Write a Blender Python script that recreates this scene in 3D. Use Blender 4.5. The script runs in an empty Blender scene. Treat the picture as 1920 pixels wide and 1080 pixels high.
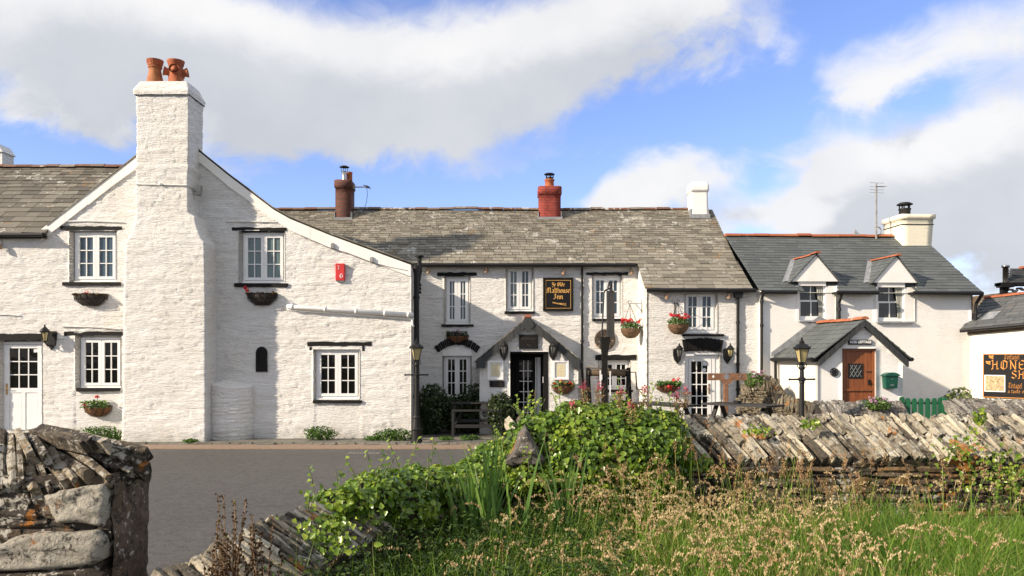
import bpy, math, random
import numpy as np
from mathutils import Vector, Matrix

R = math.radians
random.seed(7)
rng = np.random.default_rng(11)
SC = bpy.context.scene
COL = SC.collection

# ------------------------------------------------------------------ camera, sky, sun, exposure
F, CX, HY, EYE = 1500.0, 960.0, 668.0, 2.3       # focal length in photo pixels, optical centre, horizon row, eye height (m)
cam_d = bpy.data.cameras.new('camera')
cam = bpy.data.objects.new('camera', cam_d)
COL.objects.link(cam)
cam.location = (0, 0, EYE)
cam.rotation_euler = (R(90), 0, 0)
cam_d.sensor_width = 36.0
cam_d.lens = 36.0 * F / 1920.0
cam_d.shift_y = (HY - 540.0) / 1920.0
cam_d.clip_end = 6000
SC.camera = cam
SC.view_settings.view_transform = 'Standard'
SC.view_settings.look = 'None'
SC.view_settings.gamma = 1.0
SC.view_settings.exposure = 0.58
SUN_AZ, SUN_EL = 64.5, 25.0                      # left of the facades' normal, above the horizon
sd = bpy.data.lights.new('sun', 'SUN')
sd.energy = 5.0
sd.angle = R(1.2)
sd.color = (1.0, 0.855, 0.68)
sun = bpy.data.objects.new('sun', sd)
COL.objects.link(sun)
sun.location = (-30, -15, 30)
sun.rotation_euler = Vector((math.sin(R(SUN_AZ)) * math.cos(R(SUN_EL)), math.cos(R(SUN_AZ)) * math.cos(R(SUN_EL)), -math.sin(R(SUN_EL)))).to_track_quat('-Z', 'Y').to_euler()

W = bpy.data.worlds.new('World')
SC.world = W
W.use_nodes = True


class NT:
    """small helper around a node tree"""
    def __init__(s, tree):
        s.t = tree
        s.t.nodes.clear()

    def n(s, kind, **kw):
        nd = s.t.nodes.new(kind)
        for k, v in kw.items():
            setattr(nd, k, v)
        return nd

    def put(s, sock, v):
        if isinstance(v, bpy.types.NodeSocket):
            s.t.links.new(v, sock)
        elif isinstance(v, bpy.types.Node):
            s.t.links.new(v.outputs[0], sock)
        elif v is not None:
            if hasattr(sock, 'default_value'):
                dv = sock.default_value
                if hasattr(dv, '__len__') and not hasattr(v, '__len__'):
                    v = (v, v, v, 1)[:len(dv)]
                if hasattr(dv, '__len__') and len(dv) == 4 and len(v) == 3:
                    v = (*v, 1)
                sock.default_value = v

    def m(s, op, a, b=None, c=None, clamp=False):
        nd = s.n('ShaderNodeMath', operation=op, use_clamp=clamp)
        s.put(nd.inputs[0], a)
        if b is not None: s.put(nd.inputs[1], b)
        if c is not None: s.put(nd.inputs[2], c)
        return nd.outputs[0]

    def mix(s, f, a, b, mode='MIX'):
        nd = s.n('ShaderNodeMix', data_type='RGBA', blend_type=mode)
        s.put(nd.inputs['Factor'], f)
        s.put(nd.inputs[6], a)
        s.put(nd.inputs[7], b)
        return nd.outputs[2]

    def ss(s, x, lo, hi):
        nd = s.n('ShaderNodeMapRange', interpolation_type='SMOOTHSTEP')
        s.put(nd.inputs[0], x); s.put(nd.inputs[1], lo); s.put(nd.inputs[2], hi)
        return nd.outputs[0]

    def noise(s, vec, scale, detail=4, rough=0.55, dist=0.0):
        nd = s.n('ShaderNodeTexNoise')
        s.put(nd.inputs['Vector'], vec); s.put(nd.inputs['Scale'], scale)
        s.put(nd.inputs['Detail'], detail); s.put(nd.inputs['Roughness'], rough); s.put(nd.inputs['Distortion'], dist)
        return nd.outputs['Fac']

    def ramp(s, x, stops):
        nd = s.n('ShaderNodeValToRGB')
        e = nd.color_ramp.elements
        while len(e) < len(stops): e.new(0.5)
        for el, (p, c) in zip(e, stops):
            el.position = p; el.color = (*c, 1)
        s.put(nd.inputs[0], x)
        return nd.outputs[0]

    def scale(s, vec, sx, sy, sz):
        nd = s.n('ShaderNodeMapping')
        s.put(nd.inputs[0], vec); nd.inputs[3].default_value = (sx, sy, sz)
        return nd.outputs[0]


def sky_dir(px, py):
    az = math.atan((px - CX) / F)
    return az, math.atan((HY - py) / F * math.cos(az))


# (where, radius across, radius up, tilt in degrees, weight)
CLOUDS = [((90, 60), 300, 120, 0, 1.15), ((420, 90), 330, 100, -4, .95), ((800, 150), 300, 110, 8, 1.1), ((640, 280), 190, 52, 0, .8), ((1050, 150), 240, 70, 16, .8),
          ((1130, 30), 300, 80, 20, .95), ((1330, 20), 120, 60, 30, .55), ((420, 245), 130, 60, 0, .5), ((60, 190), 170, 22, 8, .40), ((330, 335), 120, 22, 0, .28), ((1000, 300), 200, 20, 10, .25),
          ((1230, 350), 100, 75, 0, 1.1), ((1140, 385), 80, 36, 0, .85), ((1310, 330), 80, 50, 10, .6), ((1400, 410), 110, 36, 0, .8),
          ((1620, 320), 95, 70, 0, 1.15), ((1555, 390), 75, 60, 0, .8), ((1760, 350), 150, 100, 0, 1.1), ((1890, 230), 110, 120, 0, .9), ((1870, 460), 170, 100, 0, 1.1),
          ((1590, 165), 75, 45, 10, .60), ((1480, 285), 80, 18, 8, .38), ((1780, 60), 190, 60, 4, .62), ((1480, 50), 50, 70, 40, .48), ((1700, 130), 90, 30, 10, .30), ((1530, 450), 120, 50, 0, .8),
          ((1080, 330), 260, 28, 12, -.3), ((1400, 220), 240, 40, 28, -.32), ((130, 275), 130, 30, 8, -.3), ((520, 370), 130, 22, 4, -.25), ((1740, 210), 90, 40, 0, -.25), ((240, 150), 120, 40, 20, -.30)]


def cloud_group():
    g = bpy.data.node_groups.new('cloud_density', 'ShaderNodeTree')
    g.interface.new_socket('az', in_out='INPUT', socket_type='NodeSocketFloat')
    g.interface.new_socket('el', in_out='INPUT', socket_type='NodeSocketFloat')
    g.interface.new_socket('d', in_out='OUTPUT', socket_type='NodeSocketFloat')
    t = NT(g)
    gi, go = t.n('NodeGroupInput'), t.n('NodeGroupOutput')
    az, el = gi.outputs[0], gi.outputs[1]
    cb = t.n('ShaderNodeCombineXYZ')
    t.put(cb.inputs[0], az); t.put(cb.inputs[1], t.m('MULTIPLY', el, 1.35))
    n1 = t.noise(cb.outputs[0], 5.0, 10, .60, .5)
    n2 = t.noise(cb.outputs[0], 17.0, 8, .66, .8)
    warp = t.noise(cb.outputs[0], 9.0, 3, .5)
    azw = t.m('ADD', az, t.m('MULTIPLY', t.m('SUBTRACT', warp, .5), .20))
    elw = t.m('ADD', el, t.m('MULTIPLY', t.m('SUBTRACT', n1, .5), .13))
    tot = None
    for (pos, rx, ry, tilt, w) in CLOUDS:
        a0, e0 = sky_dir(*pos)
        rx, ry = rx / F, ry / F
        c, s_ = math.cos(R(tilt)), math.sin(R(tilt))
        dx = t.m('SUBTRACT', azw, a0); dy = t.m('SUBTRACT', elw, e0)
        u = t.m('ADD', t.m('MULTIPLY', dx, c / rx), t.m('MULTIPLY', dy, s_ / rx))
        v = t.m('ADD', t.m('MULTIPLY', dy, c / ry), t.m('MULTIPLY', dx, -s_ / ry))
        r2 = t.m('ADD', t.m('MULTIPLY', u, u), t.m('MULTIPLY', v, v))
        e = t.m('MULTIPLY', t.m('EXPONENT', t.m('MULTIPLY', r2, -1.0)), w)
        tot = e if tot is None else t.m('ADD', tot, e)
    far = t.ss(t.m('ABSOLUTE', az), .75, 1.2)  # extra unseen cloud to the sides and behind, added to whiten the ambient light
    tot = t.m('ADD', tot, t.m('MULTIPLY', far, .80))
    tot = t.m('ADD', tot, t.m('MULTIPLY', t.m('SUBTRACT', n1, .5), 1.75))
    tot = t.m('ADD', tot, t.m('MULTIPLY', t.m('SUBTRACT', n2, .5), .62))
    up = t.ss(el, .55, .8)  # extra cloud overhead, out of view, added so the sky light is less blue
    tot = t.m('ADD', tot, t.m('MULTIPLY', up, .75))
    t.put(go.inputs[0], tot)
    return g


def build_world():
    t = NT(W.node_tree)
    out, bg = t.n('ShaderNodeOutputWorld'), t.n('ShaderNodeBackground')
    sky = t.n('ShaderNodeTexSky', sky_type='NISHITA', sun_disc=False)
    sky.sun_elevation = R(SUN_EL); sky.sun_rotation = R(180 + SUN_AZ)
    sky.air_density = 1.0; sky.dust_density = 0.4; sky.ozone_density = 2.0
    tc, sx = t.n('ShaderNodeTexCoord'), t.n('ShaderNodeSeparateXYZ')
    t.put(sx.inputs[0], tc.outputs['Generated'])
    az = t.m('ARCTAN2', sx.outputs[0], sx.outputs[1])
    el = t.m('ARCSINE', sx.outputs[2])
    g = cloud_group()
    d = []
    for (da, de) in ((0, 0), (-.035, .045)):
        nd = t.n('ShaderNodeGroup'); nd.node_tree = g
        t.put(nd.inputs[0], t.m('ADD', az, da)); t.put(nd.inputs[1], t.m('ADD', el, de))
        d.append(nd.outputs[0])
    mask = t.m('MULTIPLY', t.ss(d[0], .22, 1.05), .97)
    shade = t.ss(d[1], .45, 1.35)
    cb = t.n('ShaderNodeCombineXYZ'); t.put(cb.inputs[0], az); t.put(cb.inputs[1], el)
    big = t.ss(t.noise(cb.outputs[0], 3.2, 5, .55), .35, .68)
    grey = t.m('ADD', t.m('MULTIPLY', shade, .62), t.m('MULTIPLY', big, .30), clamp=True)
    cl = t.mix(grey, (6.6, 6.55, 6.5), (3.75, 3.95, 4.35))
    hs = t.n('ShaderNodeHueSaturation'); hs.inputs['Saturation'].default_value = 1.02; hs.inputs['Value'].default_value = 1.40
    t.put(hs.inputs['Color'], sky.outputs[0])
    skyc = t.mix(1.0, hs.outputs[0], (0.92, 0.88, 1.16), 'MULTIPLY')
    col = t.mix(mask, skyc, cl)
    t.put(bg.inputs[0], col); bg.inputs[1].default_value = 0.10
    t.put(out.inputs[0], bg.outputs[0])


build_world()

# ------------------------------------------------------------------ naming and grouping helpers


def thing(name, label, cat, loc=(0, 0, 0), rz=0.0, group=None):
    o = bpy.data.objects.new(name, None)
    COL.objects.link(o)
    o.location = loc
    o.rotation_euler = (0, 0, rz)
    o.empty_display_size = .2
    return tag(o, label, cat, group)


def tag(o, label=None, cat=None, group=None, kind=None):
    if label: o['label'] = label
    if cat: o['category'] = cat
    if group: o['group'] = group
    if kind: o['kind'] = kind
    return o


def dup(root, loc, rz, label, group=None, sc=1.0):
    """a copy of a thing with copies of its parts and their sub-parts"""
    def cp(o, par):
        c = o.copy()
        COL.objects.link(c)
        if par is not None: c.parent = par
        for ch in KIDS.get(o.name, []): cp(ch, c)
        return c
    r = cp(root, None)
    r.location = loc
    r.rotation_euler = (0, 0, rz)
    r.scale = (sc, sc, sc)
    r['label'] = label
    if group: r['group'] = group
    return r


KIDS = {}


class MB:
    """collects faces for ONE mesh object; every face may carry a tone (natural variation from slate to slate, leaf to leaf)"""
    def __init__(s):
        s.v, s.f, s.t, s.cuts = [], [], [], []

    def add(s, vs, fs, tone=.5):
        b = len(s.v)
        s.v.extend([tuple(p) for p in vs])
        for f in fs:
            s.f.append([b + i for i in f]); s.t.append(tone)

    def box(s, x0, x1, y0, y1, z0, z1, tone=.5):
        s.add([(x0, y0, z0), (x1, y0, z0), (x1, y1, z0), (x0, y1, z0), (x0, y0, z1), (x1, y0, z1), (x1, y1, z1), (x0, y1, z1)],
              [(0, 3, 2, 1), (4, 5, 6, 7), (0, 1, 5, 4), (1, 2, 6, 5), (2, 3, 7, 6), (3, 0, 4, 7)], tone)

    def hexa(s, p, tone=.5):
        s.add(p, [(0, 3, 2, 1), (4, 5, 6, 7), (0, 1, 5, 4), (1, 2, 6, 5), (2, 3, 7, 6), (3, 0, 4, 7)], tone)

    def bar(s, p, q, w, h, up=(0, 0, 1), tone=.5):
        p, q = Vector(p), Vector(q)
        d = (q - p).normalized()
        u = Vector(up)
        if abs(d.dot(u)) > .98: u = Vector((0, 1, 0))
        a = d.cross(u).normalized() * (w / 2)
        b = a.cross(d).normalized() * (h / 2)
        s.hexa([p - a - b, p + a - b, q + a - b, q - a - b, p - a + b, p + a + b, q + a + b, q - a + b], tone)

    def prism(s, poly, y0, y1, tone=.5):
        """polygon in (x, z), counter-clockwise seen from the front (-y)"""
        n = len(poly)
        vs = [(x, y0, z) for x, z in poly] + [(x, y1, z) for x, z in poly]
        fs = [tuple(range(n)), tuple(range(2 * n - 1, n - 1, -1))]
        fs += [(i, i + n, (i + 1) % n + n, (i + 1) % n) for i in range(n)]
        s.add(vs, fs, tone)

    def tube(s, pts, r, n=8, tone=.5, caps=True):
        pts = [Vector(p) for p in pts]
        rs = r if hasattr(r, '__len__') else [r] * len(pts)
        vs, ref = [], None
        for i, p in enumerate(pts):
            d = (pts[min(i + 1, len(pts) - 1)] - pts[max(i - 1, 0)]).normalized()
            if ref is None:
                ref = Vector((0, 0, 1)) if abs(d.z) < .9 else Vector((1, 0, 0))
            a = d.cross(ref).normalized()
            b = a.cross(d).normalized()
            ref = b
            for k in range(n):
                an = 2 * math.pi * k / n
                vs.append(p + (a * math.cos(an) + b * math.sin(an)) * rs[i])
        fs = []
        for i in range(len(pts) - 1):
            for k in range(n):
                k2 = (k + 1) % n
                fs.append((i * n + k, (i + 1) * n + k, (i + 1) * n + k2, i * n + k2))
        if caps:
            fs.append(tuple(range(n)))
            fs.append(tuple((len(pts) - 1) * n + k for k in range(n - 1, -1, -1)))
        s.add(vs, fs, tone)

    def lathe(s, prof, c=(0, 0, 0), n=16, tone=.5, a0=0.0, a1=2 * math.pi, sx=1.0, sy=1.0):
        full = abs(a1 - a0 - 2 * math.pi) < 1e-6
        m = n if full else n + 1
        vs = []
        for r, z in prof:
            for k in range(m):
                an = a0 + (a1 - a0) * k / n
                vs.append((c[0] + r * math.cos(an) * sx, c[1] + r * math.sin(an) * sy, c[2] + z))
        fs = []
        for i in range(len(prof) - 1):
            for k in range(n):
                k2 = (k + 1) % m
                fs.append((i * m + k, i * m + k2, (i + 1) * m + k2, (i + 1) * m + k))
        s.add(vs, fs, tone)

    def stone(s, c, ax, size, jit, tone):
        """an irregular block: centre, three axes, three sizes, eight jittered corners with chamfer-like waist"""
        c = Vector(c)
        A, B, C = [Vector(a) for a in ax]
        sx, sy, sz = size
        vs = []
        for k in (-1, 0, 1):
            for (i, j) in ((-1, -1), (0, -1.06), (1, -1), (1.04, 0), (1, 1), (0, 1.06), (-1, 1), (-1.04, 0)):
                e = 1.0 if k == 0 else .86
                p = c + A * (sx / 2 * i * e) + B * (sy / 2 * j * e) + C * (sz / 2 * k)
                vs.append(p + Vector((random.uniform(-1, 1), random.uniform(-1, 1), random.uniform(-1, 1))) * jit)
        fs = [tuple(range(7, -1, -1)), tuple(range(16, 24))]
        for k in range(2):
            for i in range(8):
                fs.append((k * 8 + i, k * 8 + (i + 1) % 8, (k + 1) * 8 + (i + 1) % 8, (k + 1) * 8 + i))
        s.add(vs, fs, tone)

    def cut(s):
        s.cuts.append((len(s.v), len(s.f)))

    def build_each(s, name, mat, parent=None, **kw):
        """one object for every piece closed with cut()"""
        a, b = 0, 0
        if not s.cuts or s.cuts[-1][1] < len(s.f): s.cut()
        for v, f in s.cuts:
            m_ = MB(); m_.v = s.v[a:v]; m_.f = [[i - a for i in q] for q in s.f[b:f]]; m_.t = s.t[b:f]
            m_.build(name, mat, parent, **kw)
            a, b = v, f

    def build(s, name, mat, parent=None, loc=None, smooth=False, bevel=0.0):
        me = bpy.data.meshes.new(name)
        me.from_pydata(s.v, [], s.f)
        a = me.attributes.new('tone', 'FLOAT', 'FACE')
        a.data.foreach_set('value', np.array(s.t, dtype=np.float32))
        if smooth: me.polygons.foreach_set('use_smooth', [True] * len(me.polygons))
        me.materials.append(mat)
        o = bpy.data.objects.new(name, me)
        COL.objects.link(o)
        if loc is not None: o.location = loc
        if parent is not None:
            o.parent = parent
            KIDS.setdefault(parent.name, []).append(o)
        if bevel:
            b = o.modifiers.new('bevel', 'BEVEL'); b.width = bevel; b.segments = 2; b.limit_method = 'ANGLE'
        return o


def np_mesh(name, V, Q, tone, mat, parent=None, smooth=False):
    """fast mesh from arrays: V (n,3), Q (m,4) quads, tone (m,)"""
    me = bpy.data.meshes.new(name)
    n, m = len(V), len(Q)
    me.vertices.add(n); me.vertices.foreach_set('co', np.asarray(V, np.float32).ravel())
    me.loops.add(m * 4); me.loops.foreach_set('vertex_index', np.asarray(Q, np.int32).ravel())
    me.polygons.add(m); me.polygons.foreach_set('loop_start', np.arange(0, m * 4, 4, dtype=np.int32))
    if smooth: me.polygons.foreach_set('use_smooth', np.ones(m, bool))
    a = me.attributes.new('tone', 'FLOAT', 'FACE'); a.data.foreach_set('value', np.asarray(tone, np.float32))
    me.update(calc_edges=True); me.validate()
    me.materials.append(mat)
    o = bpy.data.objects.new(name, me)
    COL.objects.link(o)
    if parent is not None:
        o.parent = parent
        KIDS.setdefault(parent.name, []).append(o)
    return o


class Fr:
    """a facade's own frame: origin, turn about the vertical; measures positions on the facade off the photograph"""
    def __init__(s, x, y, th=0.0):
        s.x, s.y, s.th = x, y, th
        s.c, s.s = math.cos(th), math.sin(th)

    def uv(s, px, py, off=0.0):
        k = (px - CX) / F
        ox, oy = s.x - s.s * off, s.y + s.c * off
        u = (k * oy - ox) / (s.c - k * s.s)
        d = oy + u * s.s
        return u, EYE - (py - HY) * d / F

    def u(s, px, off=0.0): return s.uv(px, HY, off)[0]
    def z(s, px, py, off=0.0): return s.uv(px, py, off)[1]
    def w(s, u, off, z): return (s.x + s.c * u - s.s * off, s.y + s.s * u + s.c * off, z)


def P(px, py, d):
    return Vector(((px - CX) / F * d, d, EYE - (py - HY) * d / F))


# ------------------------------------------------------------------ lattice noise on arrays
_TAB = rng.random((257, 257))


def vn(x, y):
    x = np.asarray(x, float); y = np.asarray(y, float)
    xi, yi = np.floor(x), np.floor(y)
    fx, fy = x - xi, y - yi
    fx = fx * fx * (3 - 2 * fx); fy = fy * fy * (3 - 2 * fy)
    a, b = xi.astype(int) % 256, yi.astype(int) % 256
    a1, b1 = (a + 1) % 256, (b + 1) % 256
    return (_TAB[a, b] * (1 - fx) + _TAB[a1, b] * fx) * (1 - fy) + (_TAB[a, b1] * (1 - fx) + _TAB[a1, b1] * fx) * fy


def fbm(x, y, o=4):
    r, am, t = 0, .5, 0
    for i in range(o):
        r = r + am * vn(x * 2 ** i + 13.7 * i, y * 2 ** i + 7.1 * i); t += am; am *= .5
    return r / t


def stone_h(u, z, seed=0.0):
    """relief of painted slate rubble laid in rough courses, 0..1"""
    u = np.asarray(u, float) + seed * 17.3; z = np.asarray(z, float) + seed * 3.1
    zz = z + .09 * (fbm(u * .9, z * 1.3, 3) - .5) + .05 * (fbm(u * 3.1, z * 2.0, 2) - .5)
    H = .078
    row = np.floor(zz / H)
    rr = vn(row * 1.37 + .5, row * 0 + 3.5 + seed)
    L = .26 + .7 * vn(row * 2.11 + .5, row * 0 + 9.5)
    uu = u + rr * 3.7 + .05 * (fbm(u * 2, z * 9, 2) - .5)
    st = np.floor(uu / L)
    fz = (zz / H - row); fu = (uu / L - st)
    dz = np.minimum(fz, 1 - fz) * H; du = np.minimum(fu, 1 - fu) * L
    e = np.clip(np.minimum(dz / .022, du / .028), 0, 1); e = e * e * (3 - 2 * e)
    pr = vn(st * 3.3 + .5, row * 5.7 + .5)
    tilt = (fz - .5) * (vn(st * 1.9 + .5, row * 2.3 + .5) - .45) * .9
    return 1.15 * e * (.10 + .38 * pr + tilt * .42) + .60 * fbm(u * 2.2, z * 8, 5) + .26 * fbm(u * 8, z * 26, 3)

# ------------------------------------------------------------------ materials
def new_mat(name):
    m = bpy.data.materials.new(name)
    m.use_nodes = True
    t = NT(m.node_tree)
    out = t.n('ShaderNodeOutputMaterial')
    b = t.n('ShaderNodeBsdfPrincipled')
    t.put(out.inputs[0], b.outputs[0])
    tc = t.n('ShaderNodeTexCoord')
    return m, t, b, tc.outputs['Object'], out


def bump(t, b, h, dist, strength=1.0):
    nd = t.n('ShaderNodeBump')
    nd.inputs['Strength'].default_value = strength
    nd.inputs['Distance'].default_value = dist
    t.put(nd.inputs['Height'], h)
    t.put(b.inputs['Normal'], nd.outputs[0])


def tone_attr(t):
    a = t.n('ShaderNodeAttribute'); a.attribute_name = 'tone'
    return a.outputs['Fac']


def simple(name, c1, c2=None, scale=8.0, rough=.7, metal=0.0, bd=0.0, stretch=(1, 1, 1), spec=.5, tone=0.0):
    m, t, b, co, _ = new_mat(name)
    v = t.scale(co, *stretch)
    n = t.noise(v, scale, 6, .6)
    c2 = c2 or tuple(x * .75 for x in c1)
    f = t.ss(n, .3, .7)
    if tone:
        f = t.m('ADD', t.m('MULTIPLY', f, 1 - tone), t.m('MULTIPLY', tone_attr(t), tone), clamp=True)
    t.put(b.inputs['Base Color'], t.mix(f, c2, c1))
    b.inputs['Roughness'].default_value = rough
    b.inputs['Metallic'].default_value = metal
    b.inputs['Specular IOR Level'].default_value = spec
    if bd: bump(t, b, t.noise(v, scale * 2.5, 6, .65), bd)
    return m


def limewash(name, base, dirt, bd, rough_amt):
    m, t, b, co, _ = new_mat(name)
    n = t.noise(co, .9, 6, .6)
    c = t.mix(t.ss(n, .35, .75), base, tuple(x * k for x, k in zip(base, (.95, .93, .88))))
    st = t.noise(t.scale(co, 2.2, 2.2, 9.0), 2.0, 8, .68)
    c = t.mix(t.m('MULTIPLY', t.ss(st, .60, .80), .75 * dirt), c, (.36, .33, .27))
    sx = t.n('ShaderNodeSeparateXYZ'); t.put(sx.inputs[0], co)
    low = t.m('MULTIPLY', t.ss(t.m('ADD', sx.outputs[2], t.m('MULTIPLY', t.noise(co, 3.0, 5, .6), .8)), .95, .35), min(.6, .42 * dirt))
    c = t.mix(low, c, (.33, .31, .25))
    run = t.noise(t.scale(co, 5.0, 5.0, .35), 2.0, 4, .6)
    c = t.mix(t.m('MULTIPLY', t.ss(run, .62, .80), .22 * dirt), c, (.50, .44, .33))
    cr = t.noise(t.scale(co, 1.1, 1.1, 6.5), 1.6, 6, .62)
    cm = t.ss(t.noise(co, .8, 4, .6), .44, .60)
    crack = t.ss(t.m('ABSOLUTE', t.m('SUBTRACT', cr, .5)), .014, .004)
    c = t.mix(t.m('MULTIPLY', t.m('MULTIPLY', crack, cm), .5 * min(1, dirt)), c, (.30, .27, .22))
    sp = t.noise(co, 26.0, 3, .6)
    c = t.mix(t.m('MULTIPLY', t.ss(sp, .70, .76), .35 * dirt), c, (.25, .24, .2))
    t.put(b.inputs['Base Color'], c)
    b.inputs['Roughness'].default_value = .82
    b.inputs['Specular IOR Level'].default_value = .25
    h = t.m('ADD', t.m('MULTIPLY', t.noise(t.scale(co, 2.6, 2.6, 15.0), 2.2, 9, .68), 1.0), t.m('MULTIPLY', t.noise(co, 30, 4, .6), rough_amt))
    bump(t, b, h, bd)
    return m


def slate(name, cols, lichen, orange, bd=.006, moss=0.0):
    m, t, b, co, _ = new_mat(name)
    ta = tone_attr(t)
    n = t.noise(t.scale(co, 1.2, 1.2, 3.0), 5.0, 8, .65)
    f = t.m('ADD', t.m('MULTIPLY', ta, .62), t.m('MULTIPLY', n, .42), clamp=True)
    c = t.ramp(f, cols)
    fine = t.noise(co, 38, 5, .7)
    c = t.mix(t.m('MULTIPLY', t.ss(fine, .45, .72), .30), c, tuple(x * .55 for x in cols[0][1]))
    if lichen:
        l1 = t.noise(co, 1.25, 3, .5); l2 = t.noise(co, 8.0, 7, .66)
        lm = t.ss(t.m('ADD', t.m('MULTIPLY', l1, .5), t.m('MULTIPLY', l2, .6)), .668 - .04 * lichen, .705 - .04 * lichen)
        c = t.mix(t.m('MULTIPLY', lm, .85), c, (.50, .485, .43))
        l3 = t.noise(co, 17, 4, .6)
        c = t.mix(t.m('MULTIPLY', t.ss(l3, .66, .72), .5 * min(1, lichen)), c, (.40, .40, .35))
    if orange:
        o1 = t.noise(co, .9, 3, .5); o2 = t.noise(co, 6, 7, .7)
        om = t.ss(t.m('ADD', t.m('MULTIPLY', o1, .6), t.m('MULTIPLY', o2, .5)), .66 - .03 * orange, .72 - .03 * orange)
        c = t.mix(t.m('MULTIPLY', om, .7), c, (.30, .15, .035))
    if moss:
        o3 = t.noise(co, 2.6, 6, .7)
        c = t.mix(t.m('MULTIPLY', t.ss(o3, .56, .72), moss), c, (.07, .075, .03))
    t.put(b.inputs['Base Color'], c)
    b.inputs['Roughness'].default_value = .72
    b.inputs['Specular IOR Level'].default_value = .35
    bump(t, b, t.noise(t.scale(co, 1, 1, 2), 22, 7, .65), bd)
    return m


def rubble(name, cols, lich, bd=.02, dark=.72, dk_lo=.52):
    """dark lichened dry-stone"""
    m, t, b, co, _ = new_mat(name)
    ta = tone_attr(t)
    n = t.noise(co, 4.5, 9, .68)
    f = t.m('ADD', t.m('MULTIPLY', ta, .72), t.m('MULTIPLY', t.m('SUBTRACT', n, .25), .55), clamp=True)
    c = t.ramp(f, cols)
    dk = t.noise(co, 13, 8, .72)
    c = t.mix(t.m('MULTIPLY', t.ss(dk, dk_lo, dk_lo + .11), dark), c, (.028, .024, .02))
    w = t.noise(co, 21, 6, .62); w2 = t.noise(co, 2.2, 4, .55)
    wm = t.ss(t.m('ADD', t.m('MULTIPLY', w, .62), t.m('MULTIPLY', w2, .42)), .60 - .05 * lich, .64 - .05 * lich)
    c = t.mix(t.m('MULTIPLY', wm, .8), c, (.46, .44, .38))
    o1 = t.noise(co, 7.5, 6, .62); o2 = t.noise(co, 1.6, 2, .5)
    om = t.ss(t.m('ADD', t.m('MULTIPLY', o1, .5), t.m('MULTIPLY', o2, .55)), .61, .65)
    c = t.mix(t.m('MULTIPLY', om, .8), c, (.34, .13, .02))
    t.put(b.inputs['Base Color'], c)
    b.inputs['Roughness'].default_value = .88
    b.inputs['Specular IOR Level'].default_value = .25
    h = t.m('ADD', t.noise(t.scale(co, 1, 1, 1), 9, 10, .7), t.m('MULTIPLY', t.noise(co, 45, 4, .6), .35))
    bump(t, b, h, bd)
    return m


def leafy(name, cols, rough=.42, trans=.35, nscale=2.0, spec=.4):
    m, t, b, co, out = new_mat(name)
    ta = tone_attr(t)
    n = t.noise(co, nscale, 4, .6)
    f = t.m('ADD', t.m('MULTIPLY', ta, .78), t.m('MULTIPLY', t.m('SUBTRACT', n, .28), .5), clamp=True)
    c = t.ramp(f, cols)
    t.put(b.inputs['Base Color'], c)
    b.inputs['Roughness'].default_value = rough
    b.inputs['Specular IOR Level'].default_value = spec
    tr = t.n('ShaderNodeBsdfTranslucent')
    t.put(tr.inputs[0], t.mix(1.0, c, (1.1, 1.15, .55), 'MULTIPLY'))
    mx = t.n('ShaderNodeMixShader'); mx.inputs[0].default_value = trans
    t.put(mx.inputs[1], b.outputs[0]); t.put(mx.inputs[2], tr.outputs[0])
    t.put(out.inputs[0], mx.outputs[0])
    return m


def brickwork(name, c1, c2, mortar, eff=0.0):
    m, t, b, co, _ = new_mat(name)
    sx = t.n('ShaderNodeSeparateXYZ'); t.put(sx.inputs[0], co)
    cb = t.n('ShaderNodeCombineXYZ')
    t.put(cb.inputs[0], t.m('ADD', sx.outputs[0], sx.outputs[1])); t.put(cb.inputs[1], sx.outputs[2])
    br = t.n('ShaderNodeTexBrick')
    t.put(br.inputs['Vector'], cb.outputs[0])
    br.inputs['Color1'].default_value = (*c1, 1); br.inputs['Color2'].default_value = (*c2, 1); br.inputs['Mortar'].default_value = (*mortar, 1)
    br.inputs['Scale'].default_value = 1.0; br.inputs['Mortar Size'].default_value = .010
    br.inputs['Brick Width'].default_value = .24; br.inputs['Row Height'].default_value = .085
    c = t.mix(t.m('MULTIPLY', t.ss(t.noise(co, 5, 7, .66), .42, .72), .6), br.outputs[0], tuple(x * .4 for x in c1))
    if eff:
        c = t.mix(t.m('MULTIPLY', t.ss(t.noise(co, 7, 5, .6), .62, .70), eff), c, (.5, .46, .38))
    t.put(b.inputs['Base Color'], c); b.inputs['Roughness'].default_value = .8
    bump(t, b, t.m('SUBTRACT', t.noise(co, 30, 5, .6), t.m('MULTIPLY', br.outputs['Fac'], .9)), .012)
    return m


def glass(name, base, rough=.04, folds=0.0, spec=.6):
    m, t, b, co, _ = new_mat(name)
    n = t.noise(co, 1.7, 3, .5)
    c = t.mix(t.ss(n, .35, .7), base, tuple(x * .6 for x in base))
    if folds:
        f = t.noise(t.scale(co, 22, 22, .5), 1.0, 3, .5)
        c = t.mix(t.m('MULTIPLY', t.ss(f, .35, .7), folds), c, tuple(min(1, x * 1.7) for x in base))
    t.put(b.inputs['Base Color'], c)
    b.inputs['Roughness'].default_value = rough
    b.inputs['Specular IOR Level'].default_value = spec
    bump(t, b, t.noise(co, 3.0, 2, .5), .004)
    return m


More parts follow.
